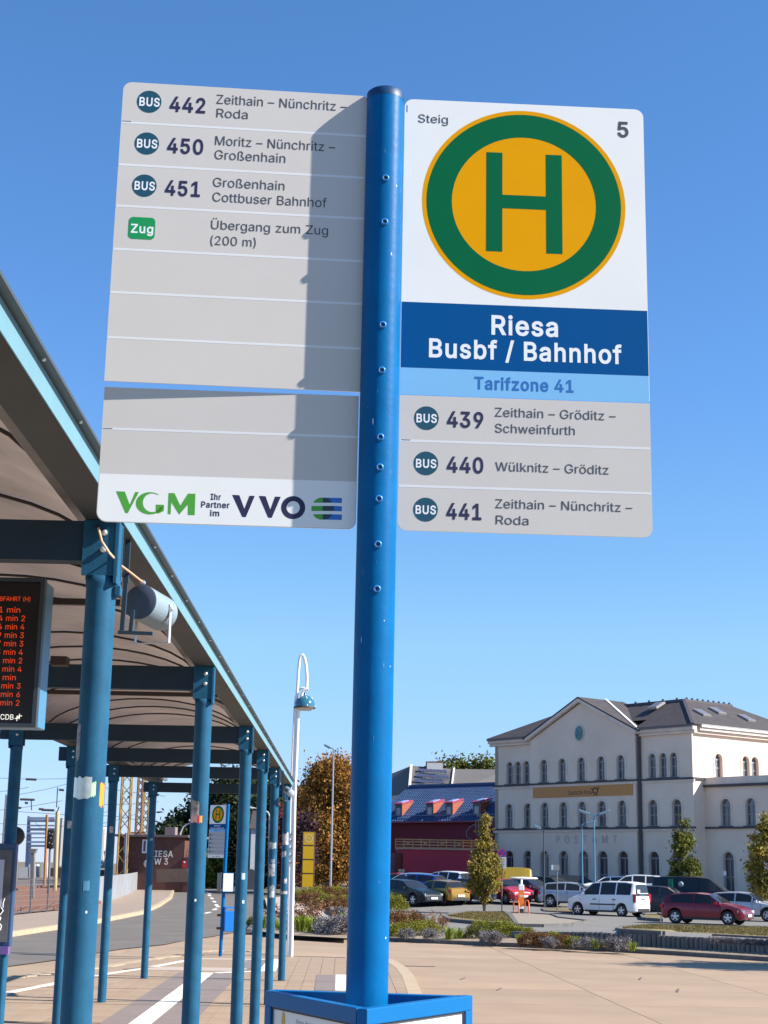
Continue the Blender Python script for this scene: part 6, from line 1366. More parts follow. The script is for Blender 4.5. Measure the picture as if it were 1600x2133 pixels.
bn_ = thing('litter_bin', 'blue metal litter bin hanging on the distant bus stop pole', 'bin', fax(.8)+Vector((.12, 0, 0)))
c = fax(.72)+Vector((.17, .02, 0))
MB().box(c, (.3, .24, .42), rz=.35).build('bin_body', mat('bin_blue', (.0, .12, .42), .4), bn_, bevel=.01)
hb2 = MB(); hb2.box(c+Vector((0, 0, .28)), (.3, .24, .03), rz=.35); 
for dx in (-.13, .13): hb2.box(c+Vector((dx, dx*.36, .24)), (.03, .2, .1), rz=.35)
hb2.build('bin_lid', mat('bin_blue', (0, 0, 0)), bn_); 
for dz in (-.15, .12): MB().box(fax(.72+dz)+Vector((-.03, 0, 0)), (.16, .08, .05)).build('bracket', dark, bn_)
# yellow totem of the car dealer
Yt2 = 104.; tp = thing('dealer_totem', 'tall yellow dealer totem with a ring and lightning emblem', 'sign', at_g(642, 1852)); 
TT = Plane(at_y(642, 1846, Yt2), -.05); ua, zb = TT.uv(627.5, 1846); uc2, zt = TT.uv(656.5, 1734)
MB().prism([TT.w(ua, zb-1, 0), TT.w(uc2, zb-1, 0), TT.w(uc2, zt+.05, 0), TT.w(ua, zt+.05, 0)], TT.n*-.3).build('frame', mat('totem_frame', (.08, .05, .03), .5), tp, recalc=True)
ty = mat('totem_yellow', (.60, .33, .0), .4)
for k in range(4):
    z1_, z0_ = zt-(zt-zb)*k/3.85, max(zb-.6, zt-(zt-zb)*(k+1)/3.85+.09)
    pn = MB().prism([TT.w(ua+.06, z0_, .03), TT.w(uc2-.06, z0_, .03), TT.w(uc2-.06, z1_, .03), TT.w(ua+.06, z1_, .03)], TT.n*-.03).build('panel', ty, tp, recalc=True)
    if k == 0:
        uu, zz_ = (ua+uc2)/2, (z0_+z1_)/2; disc(TT, 'emblem_ring', uu, zz_, .27, .27, mat('emblem', (.62, .48, .25), .4), pn, .035, 28, .78)
        MB().poly([TT.w(uu+a_, zz_+b_, .037) for a_, b_ in ((-.36, .03), (.12, .03), (-.02, .0), (.36, -.04), (-.12, -.04), (.04, 0))]).build('emblem_bolt', mat('emblem', (0, 0, 0)), pn)
# no stopping sign with plate
p = at_g(1045.5, 1904); ns = thing('no_stopping_sign', 'round blue and red no stopping sign with a white text plate', 'road sign', p)
zt = at_y(1045, 1770, p.y).z; MB().tube([p, Vector((p.x, p.y, zt))], .03, 10).build('pole', galv, ns)
NP = Plane(p+Vector((0, -.035, 0)), -.1); uc_, zc_ = NP.uv(1045.5, 1778.5); r_ = .245
b = MB(); disc(NP, 'sign_disc', uc_, zc_, r_, r_, mat('sign_red', (.50, .01, .03), .5), ns, 0, 32); disc(NP, 'sign_back', uc_, zc_, r_, r_, galv, ns, -.004, 32); disc(NP, 'sign_field', uc_, zc_, r_*.78, r_*.78, mat('sign_field_blue', (.02, .04, .42), .5), ns, .002, 32)
for s in (-1, 1): MB().bar(NP.w(uc_-.12, zc_+.12*s, .004+.001*s), NP.w(uc_+.12, zc_-.12*s, .004+.001*s), .003, .045, up=(0, 0, 1)).build('sign_cross', mat('sign_red', (0, 0, 0)), ns)
u_, z_ = NP.uv(1045.5, 1797.5); pt = MB().box(NP.w(u_, z_, 0), (.48, .006, .62), rz=-.1).build('text_plate', mat('plate_white_far', (.60, .60, .60), .5), ns)
for k in range(4): MB().box(NP.w(u_, z_+.2-.13*k, .006), (.34 if k < 3 else .2, .003, .035), rz=-.1).build('text_line', mat('text_grey', (.2, .2, .2), .6), pt)
p = at_g(1161, 1904); s2 = thing('small_sign_post', 'thin grey post with a small square sign seen from behind', 'road sign', p); zt = at_y(1160, 1801, p.y).z
MB().tube([p, Vector((p.x, p.y, zt))], .035, 10).build('pole', galv, s2); MB().box((p.x-.02, p.y-.05, zt-.16), (.30, .02, .30)).build('sign_plate', mat('sign_back_grey', (.18, .19, .19), .5, .3), s2); MB().box((p.x-.24, p.y-.02, zt-.16), (.12, .05, .26)).build('sign_plate', inkw, s2)
p = at_g(1493, 1860); s3 = thing('notice_on_wall', 'small white notice post by the annex door', 'sign', p); pz = at_y(1510, 1819, 108); MB().box(pz, (.2, .04, .3)).build('board', inkw, s3); MB().tube([(pz.x, pz.y+.03, gz(pz.x, pz.y)), pz], .02, 6).build('pole', galv, s3)
# charging pillar and hoops
p = at_g(1086, 1905); cpn = thing('charging_pillar', 'orange and white charging pillar with a white oval roof', 'charging station', p); Yp = p.y
zq = lambda py: at_y(1086, py, Yp).z
MB().box((p.x, Yp, (p.z+zq(1893))/2), (.24, .2, zq(1893)-p.z)).build('foot', dark, cpn, bevel=.01)
MB().box((p.x, Yp, (zq(1893)+zq(1888))/2), (.30, .24, zq(1888)-zq(1893))).build('white_band', inkw, cpn)
ob_ = MB().box((p.x, Yp, (zq(1888)+zq(1855))/2), (.30, .24, zq(1855)-zq(1888))).build('orange_body', mat('pillar_orange', (.72, .18, .02), .45), cpn)
MB().box((p.x, Yp, (zq(1855)+zq(1843))/2), (.30, .24, zq(1843)-zq(1855))).build('white_head', inkw, cpn, bevel=.03)
for k in range(3): MB().box((p.x-.07+.07*k, Yp-.123, zq(1866)), (.035, .004, .09)).build('letter_stroke', inkw, ob_)
cr2 = MB(); cc = Vector((p.x+.18, Yp+.6, zq(1829.5))); vs = []; 
cr2.lathe([(0, .07), (.7, .05), (.80, 0), (.72, -.05), (0, -.06)], 28, (0, 0, 0)); cr2.v = [(cc.x+v[0], cc.y+v[1]*.5, cc.z+v[2]) for v in cr2.v]
cr2.build('oval_roof', mat('roof_white', (.66, .66, .66), .4), cpn); MB().tube([(p.x, Yp, zq(1845)), (p.x+.05, Yp+.3, zq(1832))], .06, 8).build('neck', inkw, cpn)
hoop_m = mat('hoop_orange', (.70, .10, .02), .4)
for k, (xa, xb, lab) in enumerate(((1070, 1081, 'orange tube hoop left of the charging pillar'), (1094, 1102, 'orange tube hoop right of the charging pillar'))):
    a_, c_ = at_g(xa, 1903), at_g(xb, 1906); h_ = .75; hp = thing('hoop_barrier', lab, 'barrier', (a_+c_)/2, 0, 'orange hoops guarding the pillar')
    MB().tube([a_, a_+Vector((0, 0, h_*.8)), a_.lerp(c_, .2)+Vector((0, 0, h_*.97)), a_.lerp(c_, .8)+Vector((0, 0, h_*.97)), c_+Vector((0, 0, h_*.8)), c_], .036, 10).build('hoop', hoop_m, hp)

# ================================================================ TREES AND PLANTS
rng = np.random.default_rng(5)
def leafmat(name, c, c2, isl=.45, tr=.3): return mat(name, c, .7, c2=c2, vscale=.6, isl=isl, transl=tr, spec=.2)
bark = mat('bark', (.09, .065, .045), .95, var=.3, vscale=6)
def crown_tree(name, label, p, h, prof, rad, m, n, size, nclu, spread, trunk_h, tr=.12, limbs=7, cat='tree', group=None, ry=None, sway=.0, stems=1):
    """prof: list of (height share, radius share) giving the crown outline"""
    t = thing(name, label, cat, p, 0, group); c0 = trunk_h
    cc = []
    while len(cc) < nclu:
        f = rng.uniform(0, 1); r_ = lerp_tab(prof, f)*rad
        if rng.uniform(0, rad) > r_+.15*rad: continue
        a = rng.uniform(0, 2*math.pi); q_ = rng.uniform(.25, 1)**.5*r_*rng.uniform(.8, 1.12)
        cc.append((q_*math.cos(a)+sway*f, (ry or 1)*q_*math.sin(a), c0+(h-c0)*f))
    cc = np.array(cc); q_, k = leaves(rng, cc, n, size, spread); 
    me = leaf_mesh('crown', q_, k); me.materials.append(m); o = bpy.data.objects.new('crown', me); col.objects.link(o); o.parent = t; o['kind'] = 'stuff'
    b = MB()
    for s_ in range(stems):
        dx = (s_-(stems-1)/2)*rad*.35
        b.tube([(0, 0, -.1), (dx*.5, 0, h*.25), (dx, .05, h*.55), (dx*.8+sway*.8, 0, h*.88)], tr/math.sqrt(stems), 8, r2=tr*.15)
    b.build('trunk', bark, t, world=False)
    b = MB()
    for i in rng.choice(len(cc), min(limbs, len(cc)), False):
        e_ = cc[i]; z0 = max(trunk_h*.6, e_[2]-h*.22); b.tube([(0, 0, z0), (e_[0]*.5, e_[1]*.5, (z0+e_[2])/2+.1), tuple(e_)], tr*.35, 5, r2=tr*.08)
    b.build('limbs', bark, t, world=False)
    return t
m_aut = leafmat('leaf_autumn', (.33, .15, .03), (.11, .075, .022)); m_yel = leafmat('leaf_yellow_green', (.27, .20, .035), (.13, .11, .025)); m_grn = leafmat('leaf_green', (.135, .14, .025), (.055, .065, .016))
m_drk = leafmat('leaf_dark', (.035, .045, .016), (.015, .022, .010)); m_red = leafmat('leaf_red', (.20, .045, .03), (.09, .025, .03)); m_pur = leafmat('leaf_purple', (.075, .035, .035), (.03, .022, .03))
def tree_at(name, label, pxc, py_base, py_top, w_px, Y, *a, zb=None, **k):
    g = at_y(pxc, py_base, Y); z = gz(g.x, Y) if zb is None else zb; p = Vector((g.x, Y, z)); h = at_y(pxc, py_top, Y).z-z; rad = w_px/2/3217*Y*1.0
    return crown_tree(name, label, p, h, a[0], rad, *a[1:], **k)
oval = [(0, .55), (.2, .9), (.45, 1), (.7, .85), (.9, .5), (1, .15)]
colm = [(0, .55), (.12, .95), (.35, 1), (.6, .72), (.8, .38), (1, .06)]
tree_at('autumn_tree', 'large autumn brown tree left of the blue pole', 688, 1862, 1582, 132, 112, [(0, .6), (.25, .95), (.5, 1), (.72, .85), (.88, .62), (1, .3)], m_aut, 36000, .125, 150, .40, 1.2, tr=.32, limbs=40)
tree_at('autumn_tree', 'brown red autumn tree low behind the white lamp pole', 630, 1860, 1648, 76, 118, oval, m_aut, 9000, .17, 130, .45, 1.0, tr=.22, limbs=10)
tree_at('red_leaved_bush', 'red and purple leaved bush between the canopy posts', 588, 1850, 1690, 40, 116, oval, m_red, 2600, .16, 60, .4, .6, tr=.12)
tree_at('dark_red_bush', 'dark reddish bush low in front of the autumn tree', 636, 1800, 1685, 34, 108, oval, m_pur, 1800, .13, 40, .3, 1.5, tr=.1)
tree_at('green_tree', 'small green tree top behind the white lamp pole', 632, 1860, 1640, 40, 130, oval, m_grn, 3000, .18, 50, .4, 2, tr=.15)
# dark wood behind the canopy
for (px, yt, w_, Y), lb_ in zip(((372, 1716, 70, 150), (400, 1690, 90, 148), (432, 1650, 100, 150), (470, 1628, 110, 145), (505, 1618, 110, 148), (540, 1625, 100, 152), (572, 1655, 70, 140), (350, 1745, 36, 142)), ('dark tree right of the brick building chimney', 'dark tree behind the curved lamp by the brick building', 'tall dark tree behind the distant stop sign', 'dark tree just right of the distant stop sign pole', 'tallest dark tree under the end beams', 'dark tree left of the pale tower house', 'dark tree right of the pale tower house', 'small dark tree close to the brick chimney')):
    tree_at('dark_tree', lb_, px, 1845, yt, w_, Y, oval, m_drk, 7000, .28, 110, .7, .3, tr=.3, group='dark trees behind the canopy', zb=0)
tree_at('green_bush', 'light green bush standing before the dark trees', 444, 1843, 1786, 44, 131, [(0, .8), (.5, 1), (1, .4)], leafmat('leaf_light', (.16, .19, .03), (.06, .08, .015)), 2500, .18, 60, .3, .1, tr=.08, zb=0)
tree_at('green_bush', 'dark green bush left of the light one', 408, 1843, 1770, 40, 134, [(0, .8), (.5, 1), (1, .4)], m_grn, 2200, .18, 60, .3, .1, tr=.08, zb=0)
# car park trees
def near_tree(label, px, py, yt, w_, m, n, stems=1, prof=colm, size=.10, sp_=.17, ncl=110, th=.5, name='columnar_tree'):
    p = at_g(px, py); h = at_y(px, yt, p.y).z-p.z; return crown_tree(name, label, p, h, prof, w_/2/3217*p.y, m, n, size, ncl, sp_, th, tr=.07, stems=stems, limbs=14)
near_tree('slender yellow green tree with forked stem on the grass island', 1009, 1904, 1706, 74, m_yel, 5600, 3, [(0, .30), (.12, .8), (.35, 1), (.5, .72), (.62, .45), (.75, .25), (1, .06)], th=.8, ncl=44, sp_=.16)
near_tree('slender green tree rising behind the black minibus', 1427, 1878, 1714, 66, m_grn, 6000, 2, [(0, .9), (.15, 1), (.4, .75), (.6, .6), (.8, .45), (1, .08)], size=.11, ncl=38, sp_=.19)
near_tree('yellow green tree cut by the right edge of the view', 1602, 1915, 1690, 78, m_yel, 7000, 2, [(0, .4), (.2, .95), (.5, 1), (.75, .6), (.88, .3), (1, .05)], th=.6, ncl=50)
# far wood above the grey roof
for k_, (px, yt) in enumerate(((912, 1594), (925, 1588), (940, 1590), (955, 1586), (963, 1583), (975, 1590), (990, 1586), (1003, 1588), (1018, 1584), (1032, 1590))):
    tree_at('far_tree', ('distant crown nearest the brick chimney', 'second distant crown from the chimney', 'third distant crown from the chimney', 'distant crown above the end of the solar panels', 'tallest distant crown above the grey roof', 'distant crown right of the tallest one', 'distant crown over the middle of the grey ridge', 'third distant crown from the post office', 'second distant crown from the post office', 'distant crown touching the post office corner')[k_], px, 1700, yt, 30, 230, oval, m_grn, 2200, .32, 30, .75, 5, tr=.3, limbs=3, group='distant trees behind the grey roof', zb=0)
# --- planting strip: shared meshes for each kind of plant
def plant_mesh(kind, seed):
    g = np.random.default_rng(seed)
    if kind == 'grass_tuft':
        b = MB()
        for i in range(90):
            a = g.uniform(0, 6.28); r_ = g.uniform(0, .12); l = g.uniform(.25, .5); o_ = g.uniform(.08, .32); x, y = r_*math.cos(a), r_*math.sin(a); t = Vector((-math.sin(a), math.cos(a), 0))*.011
            p0, p1, p2 = Vector((x, y, 0)), Vector((x+o_*.5*math.cos(a), y+o_*.5*math.sin(a), l*.75)), Vector((x+o_*math.cos(a), y+o_*math.sin(a), l*.8))
            b.add([p0-t, p0+t, p1+t*.8, p1-t*.8, p2], [(0, 1, 2, 3), (3, 2, 4)])
        return b.mesh('blades')
    if kind == 'lavender':
        cl = [(g.normal(0, .17), g.normal(0, .17), g.uniform(.05, .34)) for _ in range(48)]; q_, k = leaves(g, np.array(cl), 3000, .024, .045)
    elif kind == 'shrub':
        cl = []
        while len(cl) < 70:
            v = g.normal(0, 1, 3); v /= np.linalg.norm(v); v[2] = abs(v[2]); r_ = g.uniform(.7, 1); cl.append((v[0]*.42*r_, v[1]*.42*r_, .04+v[2]*.40*r_))
        q_, k = leaves(g, np.array(cl), 3200, .026, .055)
    else:
        cl = [(g.normal(0, .16), g.normal(0, .16), g.uniform(.05, .6)) for _ in range(40)]; q_, k = leaves(g, np.array(cl), 900, .028, .04)
    return leaf_mesh('foliage', q_, k)
KM = {'yellow_shrub': ('shrub', leafmat('leaf_shrub_yellow', (.22, .20, .02), (.10, .11, .015)), 'yellow green rounded shrub'),
      'brown_shrub': ('shrub', leafmat('leaf_shrub_brown', (.20, .095, .03), (.09, .05, .025)), 'orange brown rounded shrub'),
      'olive_shrub': ('shrub', leafmat('leaf_shrub_olive', (.13, .13, .025), (.06, .065, .018)), 'olive green shrub'),
      'lavender': ('lavender', leafmat('leaf_lavender', (.22, .20, .20), (.075, .07, .072), .45, .1), 'grey lavender clump'),
      'grass_tuft': ('grass_tuft', leafmat('leaf_lime', (.22, .27, .02), (.12, .16, .02)), 'lime green tuft of long leaves'),
      'red_stalks': ('stalks', leafmat('leaf_stalks', (.24, .08, .05), (.13, .09, .04)), 'reddish flowering stalks')}
PM = {}
for kd, (kn, mm, tt) in KM.items():
    for v in range(3):
        me = plant_mesh(kn, hash(kn) % 7+v*11 if False else len(kn)+v*11+len(kd)); me.materials.append(mm); PM[(kd, v)] = me
cntp = 0
def plant(kd, px, py, wpx, lab=None, hs=1.0, zb=None):
    global cntp
    p = at_z(px, py, zb) if zb is not None else (at_z(px, py, .0)); sc_ = wpx/3217*p.y/.95*((1.75 if kd in ('lavender', 'red_stalks', 'grass_tuft') else 1.45) if zb is None and px > 800 else (2.1 if zb is None else 1.25))
    t = thing(kd, lab or KM[kd][2], 'plant', p, random.uniform(0, 6), 'plants in the strip beside the bus lane'); o = bpy.data.objects.new('foliage', PM[(kd, cntp % 3)]); col.objects.link(o); o.parent = t; o.scale = (sc_, sc_, sc_*hs); cntp += 1
    return t
Yw, Bn, Ol, La, Gr, Rs = 'yellow_shrub', 'brown_shrub', 'olive_shrub', 'lavender', 'grass_tuft', 'red_stalks'
PLS = [(Bn, 822, 1936, 50, 'dark brown shrub just right of the blue pole'), (Bn, 852, 1933, 48, 'second brown shrub from the blue pole'), (Yw, 830, 1953, 42, 'yellow green shrub touching the blue pole'), (Yw, 862, 1952, 46, 'broad yellow green shrub between two lavenders'), (La, 848, 1957, 26, 'first lavender clump right of the pole'),
 (Yw, 888, 1949, 44, 'yellow green shrub behind the second lavender'), (La, 897, 1959, 30, 'second lavender clump right of the pole'), (La, 872, 1925, 26, 'pale lavender at the back of the bed near the pole'), (Rs, 905, 1940, 32, 'reddish stalks in the bed near the blue pole'), (Rs, 922, 1944, 26, 'reddish stalks beside the lime tuft'),
 (Gr, 935, 1959, 40, 'large lime tuft in the left part of the bed'), (Gr, 955, 1958, 36, 'lime tuft next to the large one'), (Ol, 990, 1958, 40, 'olive shrub left of the dark lavender'), (Yw, 1004, 1950, 44, 'tall yellow green shrub right of the lime tufts'), (La, 1017, 1964, 30, 'dark lavender clump in mid bed'), (La, 1031, 1966, 30, 'dark lavender clump right beside its twin'),
 (Yw, 1045, 1955, 50, 'broad yellow green shrub in mid bed'), (Yw, 1072, 1956, 40, 'yellow green shrub behind a lime tuft'), (Gr, 1083, 1967, 30, 'lime tuft in mid bed'), (Yw, 1097, 1957, 34, 'small yellow green shrub before the brown ones'), (Bn, 1105, 1971, 40, 'dark brown shrub in the middle of the bed'), (Bn, 1130, 1972, 38, 'orange brown shrub in the middle of the bed'),
 (La, 1145, 1974, 26, 'lavender between brown and yellow shrubs'), (Yw, 1155, 1966, 34, 'yellow shrub behind a lavender'), (Bn, 1172, 1973, 34, 'orange brown shrub before the palisades'), (Yw, 1196, 1975, 32, 'yellow shrub before the palisades'), (Bn, 1184, 1968, 26, 'small brown shrub against the palisades'), (La, 1218, 1977, 32, 'lavender before the palisades, leftmost'),
 (Gr, 1240, 1978, 30, 'lime tuft before the palisades'), (Ol, 1262, 1976, 22, 'small olive shrub before the palisades'), (La, 1280, 1980, 36, 'lavender before the palisades, middle one'), (La, 1300, 1980, 28, 'lavender before the palisades, rightmost'), (Gr, 1318, 1983, 30, 'last lime tuft of the bed'),
 (La, 705, 1951, 48, 'large lavender clump left of the blue pole'), (La, 690, 1948, 40, 'lavender clump left of the large one'), (Gr, 652, 1946, 44, 'lime tuft between stalks left of the pole'), (Gr, 628, 1944, 44, 'lime tuft beside the white lamp pole'), (Rs, 664, 1942, 44, 'tall reddish stalks left of the lavender'), (Rs, 640, 1940, 40, 'reddish stalks behind the lime tufts'), (Rs, 617, 1938, 36, 'reddish stalks near the white lamp pole'),
 (Gr, 585, 1941, 34, 'lime tuft between the last canopy posts'), (Rs, 572, 1936, 34, 'reddish stalks between the last canopy posts'), (Gr, 548, 1938, 34, 'lime tuft at the pointed end of the bed'), (Ol, 528, 1932, 20, 'low olive shrub at the tip of the bed')]
for kd, px, py, w_, lab in PLS: plant(kd, px, py-2, w_, lab, hs={Rs: 1.0, Gr: .9, La: 1.0}.get(kd, .95))
for k, px in enumerate((1487, 1503, 1519, 1535, 1553, 1570, 1588, 1603)):
    plant(La, px, 1965+k*.9, 26, ('leftmost', 'second', 'third', 'fourth', 'fifth', 'sixth', 'seventh', 'rightmost')[k]+' pale lavender clump in the row above the palisades', zb=.3)
for k, (kd, px, py, w_) in enumerate(((Bn, 640, 1884, 46), (Bn, 662, 1887, 46), (Yw, 680, 1889, 48), (Bn, 700, 1893, 46), (Yw, 652, 1872, 44), (Bn, 676, 1872, 46), (Yw, 700, 1872, 46), (Bn, 722, 1878, 46), (Yw, 630, 1873, 36), (Yw, 718, 1890, 44))):
    plant(kd, px, py, w_, ('brown shrub at the front left of the far bed', 'brown shrub second along the front of the far bed', 'yellow shrub under the tall grey lamp in the far bed', 'brown shrub near the bend of the far kerb', 'yellow shrub at the back of the far bed', 'brown shrub behind the foot of the tall grey lamp', 'yellow shrub at the back right of the far bed', 'brown shrub beside the blue pole in the far bed', 'yellow shrub at the left end of the far bed', 'yellow shrub in the far bed touching the blue pole')[k], hs=.9, zb=.08)
plant(La, 708, 1908, 34, 'pale lavender at the corner of the far bed', zb=.1); plant(Gr, 716, 1916, 30, 'lime tuft at the corner of the far bed', zb=.1)
plant(Yw, 824, 1897, 46, 'olive yellow bush right of the blue pole by the black car', hs=1.1, zb=-.1); plant(Ol, 812, 1893, 46, 'olive bush half hidden by the blue pole', hs=1.2, zb=-.1)
# grass blades on the islands and leaf litter
def scatter(name, pix, n, hgt, m, zoff):
    pts = [at_g(px, py) for px, py in pix]; c2 = [c for p in pts for c in (p.x, p.y)]; xs_ = c2[::2]; ys_ = c2[1::2]; b = MB(); k = 0
    while k < n:
        x, y = random.uniform(min(xs_), max(xs_)), random.uniform(min(ys_), max(ys_))
        if not in_loop(x, y, c2): continue
        z = gz(x, y)+zoff; a = random.uniform(0, 6.28); t = Vector((math.cos(a), math.sin(a), 0))*.02; h_ = hgt*random.uniform(.5, 1.3)
        b.add([Vector((x, y, z))-t, Vector((x, y, z))+t, Vector((x+random.uniform(-.04, .04), y+random.uniform(-.04, .04), z+h_))], [(0, 1, 2)]); k += 1
    o = b.build(name, m); o['kind'] = 'stuff'; o['label'] = 'short dry grass on the car park island'; o['category'] = 'grass'; return o
gm_ = leafmat('leaf_drygrass', (.16, .12, .045), (.10, .085, .03))
scatter('grass', [(930, 1912), (975, 1904), (1050, 1904), (1070, 1925), (1030, 1924), (980, 1920)], 5000, .07, gm_, .1)
scatter('grass', [(1292, 1938), (1345, 1931), (1460, 1933), (1620, 1937), (1620, 1957), (1480, 1949), (1380, 1946)], 7000, .07, gm_, .1)

# ================================================================ RAILWAY SIDE
# mesh fence and corrugated fence
fbase = [(-420, 1954), (-220, 1931), (-100, 1917), (-30, 1909), (28, 1905), (62, 1902), (98, 1899), (130, 1896), (165, 1891), (197, 1884)]
fp = [at_z(px, py, .03) for px, py in fbase]
mf = thing('mesh_fence', 'low grey wire mesh fence along the railway pavement', 'fence', fp[3])
for i, p in enumerate(fp):
    MB().bar(p, p+Vector((0, 0, 1.25)), .05, .05).build('post', galv, mf)
wm_ = mat('wire_grey', (.16, .15, .14), .5, .4)
for i in range(len(fp)-1):
    a_, c_ = fp[i], fp[i+1]; b = MB(); L_ = (c_-a_).length; k = int(L_/.18)
    for j in range(1, k): q0 = a_.lerp(c_, j/k); b.bar(q0+Vector((0, 0, .05)), q0+Vector((0, 0, 1.2)), .009, .009)
    for j in range(7): b.bar(a_+Vector((0, 0, .08+.185*j)), c_+Vector((0, 0, .08+.185*j)), .012, .012)
    o = b.build('mesh_panel', wm_, mf); o['kind'] = 'stuff'
cb_ = [at_z(px, py, .03) for px, py in ((197, 1884), (235, 1874), (268, 1862), (290, 1850), (301, 1842), (306, 1837))]
cf = thing('corrugated_fence', 'pale corrugated metal fence curving beside the pavement', 'fence', cb_[2]); cm_ = mat('corrugated', (.23, .24, .25), .5, .3, var=.15, vscale=1)
ln = 0; segs = []
for a_, c_ in zip(cb_, cb_[1:]):
    k = max(1, int((c_-a_).length/.32))
    for j in range(k): segs.append((a_.lerp(c_, j/k), a_.lerp(c_, (j+1)/k)))
for a_, c_ in segs:
    d_ = (c_-a_).normalized(); nn_ = Vector((d_.y, -d_.x, 0))*.05
    MB().add([a_, a_.lerp(c_, .25)+nn_, a_.lerp(c_, .55)+nn_, a_.lerp(c_, .8), c_]+[v+Vector((0, 0, 1.22)) for v in (a_, a_.lerp(c_, .25)+nn_, a_.lerp(c_, .55)+nn_, a_.lerp(c_, .8), c_)], [(i, i+1, i+6, i+5) for i in range(4)]).build('sheet', cm_, cf)
ow = thing('rust_fence_end', 'short weathered brick-coloured fence end beyond the corrugated sheets', 'wall', at_z(322, 1840, 0)); MB().prism([at_y(303, 1843, 118), at_y(326, 1838, 118), at_y(326, 1818, 118), at_y(303, 1824, 118)], (0, .2, 0)).build('wall_face', mat('wall_weathered', (0, 0, 0)), ow, recalc=True)
def lattice(label, px, pyb, pyt, wpx, Y, m, name='lattice_mast', taper=.5, cat='mast', group='lattice masts along the railway'):
    p = at_y(px, pyb, Y); top = at_y(px, pyt, Y).z; w0 = wpx/3217*Y; t = thing(name, label, cat, (p.x, p.y, 0), 0, group); b = MB(); H_ = top; n_ = max(6, int(H_/(w0*1.1)))
    cs_ = lambda f: [Vector((p.x+s*w0/2*(1-taper*f), p.y+u_*w0/2*(1-taper*f), H_*f)) for s, u_ in ((-1, -1), (1, -1), (1, 1), (-1, 1))]
    for k in range(4): b.tube([cs_(0)[k], cs_(1)[k]], .075, 4)
    b.build('chord', m, t)['kind'] = 'stuff'
    b = MB()
    for i in range(n_):
        A_, B_ = cs_(i/n_), cs_((i+1)/n_)
        for k in range(4): 
            b.bar(A_[k], B_[(k+1) % 4], .06, .06) if i % 2 else b.bar(A_[(k+1) % 4], B_[k], .06, .06)
    b.build('lacing', m, t)['kind'] = 'stuff'; return t
ym = mat('mast_yellow', (.36, .22, .05), .7, c2=(.10, .06, .03), vscale=2); rm = mat('mast_rust', (.22, .09, .03), .8, c2=(.07, .045, .03), vscale=2); gmst = mat('mast_grey', (.14, .13, .13), .6)
lattice('yellow and black lattice mast left of the brick building', 254, 1830, 1560, 20, 112, ym, taper=.1); lattice('rusty brown lattice mast in front of the brick building', 283, 1828, 1540, 12, 114, rm, taper=.3); lattice('rusty lattice mast touching the darker one', 297, 1828, 1520, 13, 118, ym, taper=.3); lattice('thin grey lattice mast right of the rusty pair', 314, 1800, 1655, 8, 140, gmst, taper=.2)
lattice('thin lattice mast at the far left edge', 4, 1828, 1655, 7, 150, gmst, taper=.2); lattice('small lattice mast behind the railway signal', 128, 1820, 1735, 7, 170, gmst, taper=.2); lattice('small lattice mast at left in the track field', 32, 1826, 1790, 5, 150, gmst, taper=.2)
MB_ = MB(); t = thing('rust_cabinet', 'rusty red frame structure round the foot of the rusty masts', 'equipment', at_y(288, 1822, 113))
for px in (272, 278, 284, 290, 296, 302): MB().tube([at_y(px, 1824, 113), at_y(px+1, 1728+abs(px-288)*2, 113)], .09, 6).build('strut', rm if px % 4 else mat('strut_darkred', (.12, .03, .02), .8), t)
for py in (1735, 1755, 1778, 1800): MB().bar(at_y(272, py, 113), at_y(303, py, 113), .1, .12).build('cross_beam', rm, t)
# overhead lines
wires = thing('overhead_line', 'thin overhead railway wires crossing behind the canopy', 'wires', at_y(80, 1650, 120))
for (x0, y0, x1, y1) in ((-20, 1620, 150, 1622), (40, 1655, 150, 1630), (-20, 1690, 130, 1668), (-20, 1650, 60, 1640), (30, 1690, 240, 1700), (90, 1710, 240, 1688), (-20, 1715, 240, 1722), (215, 1640, 320, 1655), (215, 1676, 330, 1670), (240, 1700, 330, 1712), (60, 1700, 110, 1745), (-20, 1733, 60, 1745), (330, 1655, 345, 1658), (215, 1715, 300, 1690)):
    a_, c_ = at_y(x0, y0, 120), at_y(x1, y1, 124); MB().tube([a_, a_.lerp(c_, .5)-Vector((0, 0, .08)), c_], .018, 4, False).build('wire', dark, wires)
for px, py, l in ((65, 1623, 22), (57, 1665, 30), (38, 1682, 12), (100, 1687, 26), (86, 1685, 10), (325, 1655, 12), (55, 1672, 6), (128, 1645, 10), (270, 1660, 8)):
    a_, c_ = at_y(px-l/2, py, 119), at_y(px+l/2, py+1, 119); MB().tube([a_, a_.lerp(c_, .3), a_.lerp(c_, .7), c_], .10, 6).build('insulator', mat('insulator', (.07, .06, .06), .4), wires)
for (x0, y0, x1, y1) in ((143, 1600, 150, 1632), (120, 1640, 118, 1682), (65, 1667, 66, 1688), (225, 1700, 228, 1610), (120, 1690, 123, 1680)):
    MB().tube([at_y(x0, y0, 119), at_y(x1, y1, 119)], .04, 5).build('dropper', dark, wires)
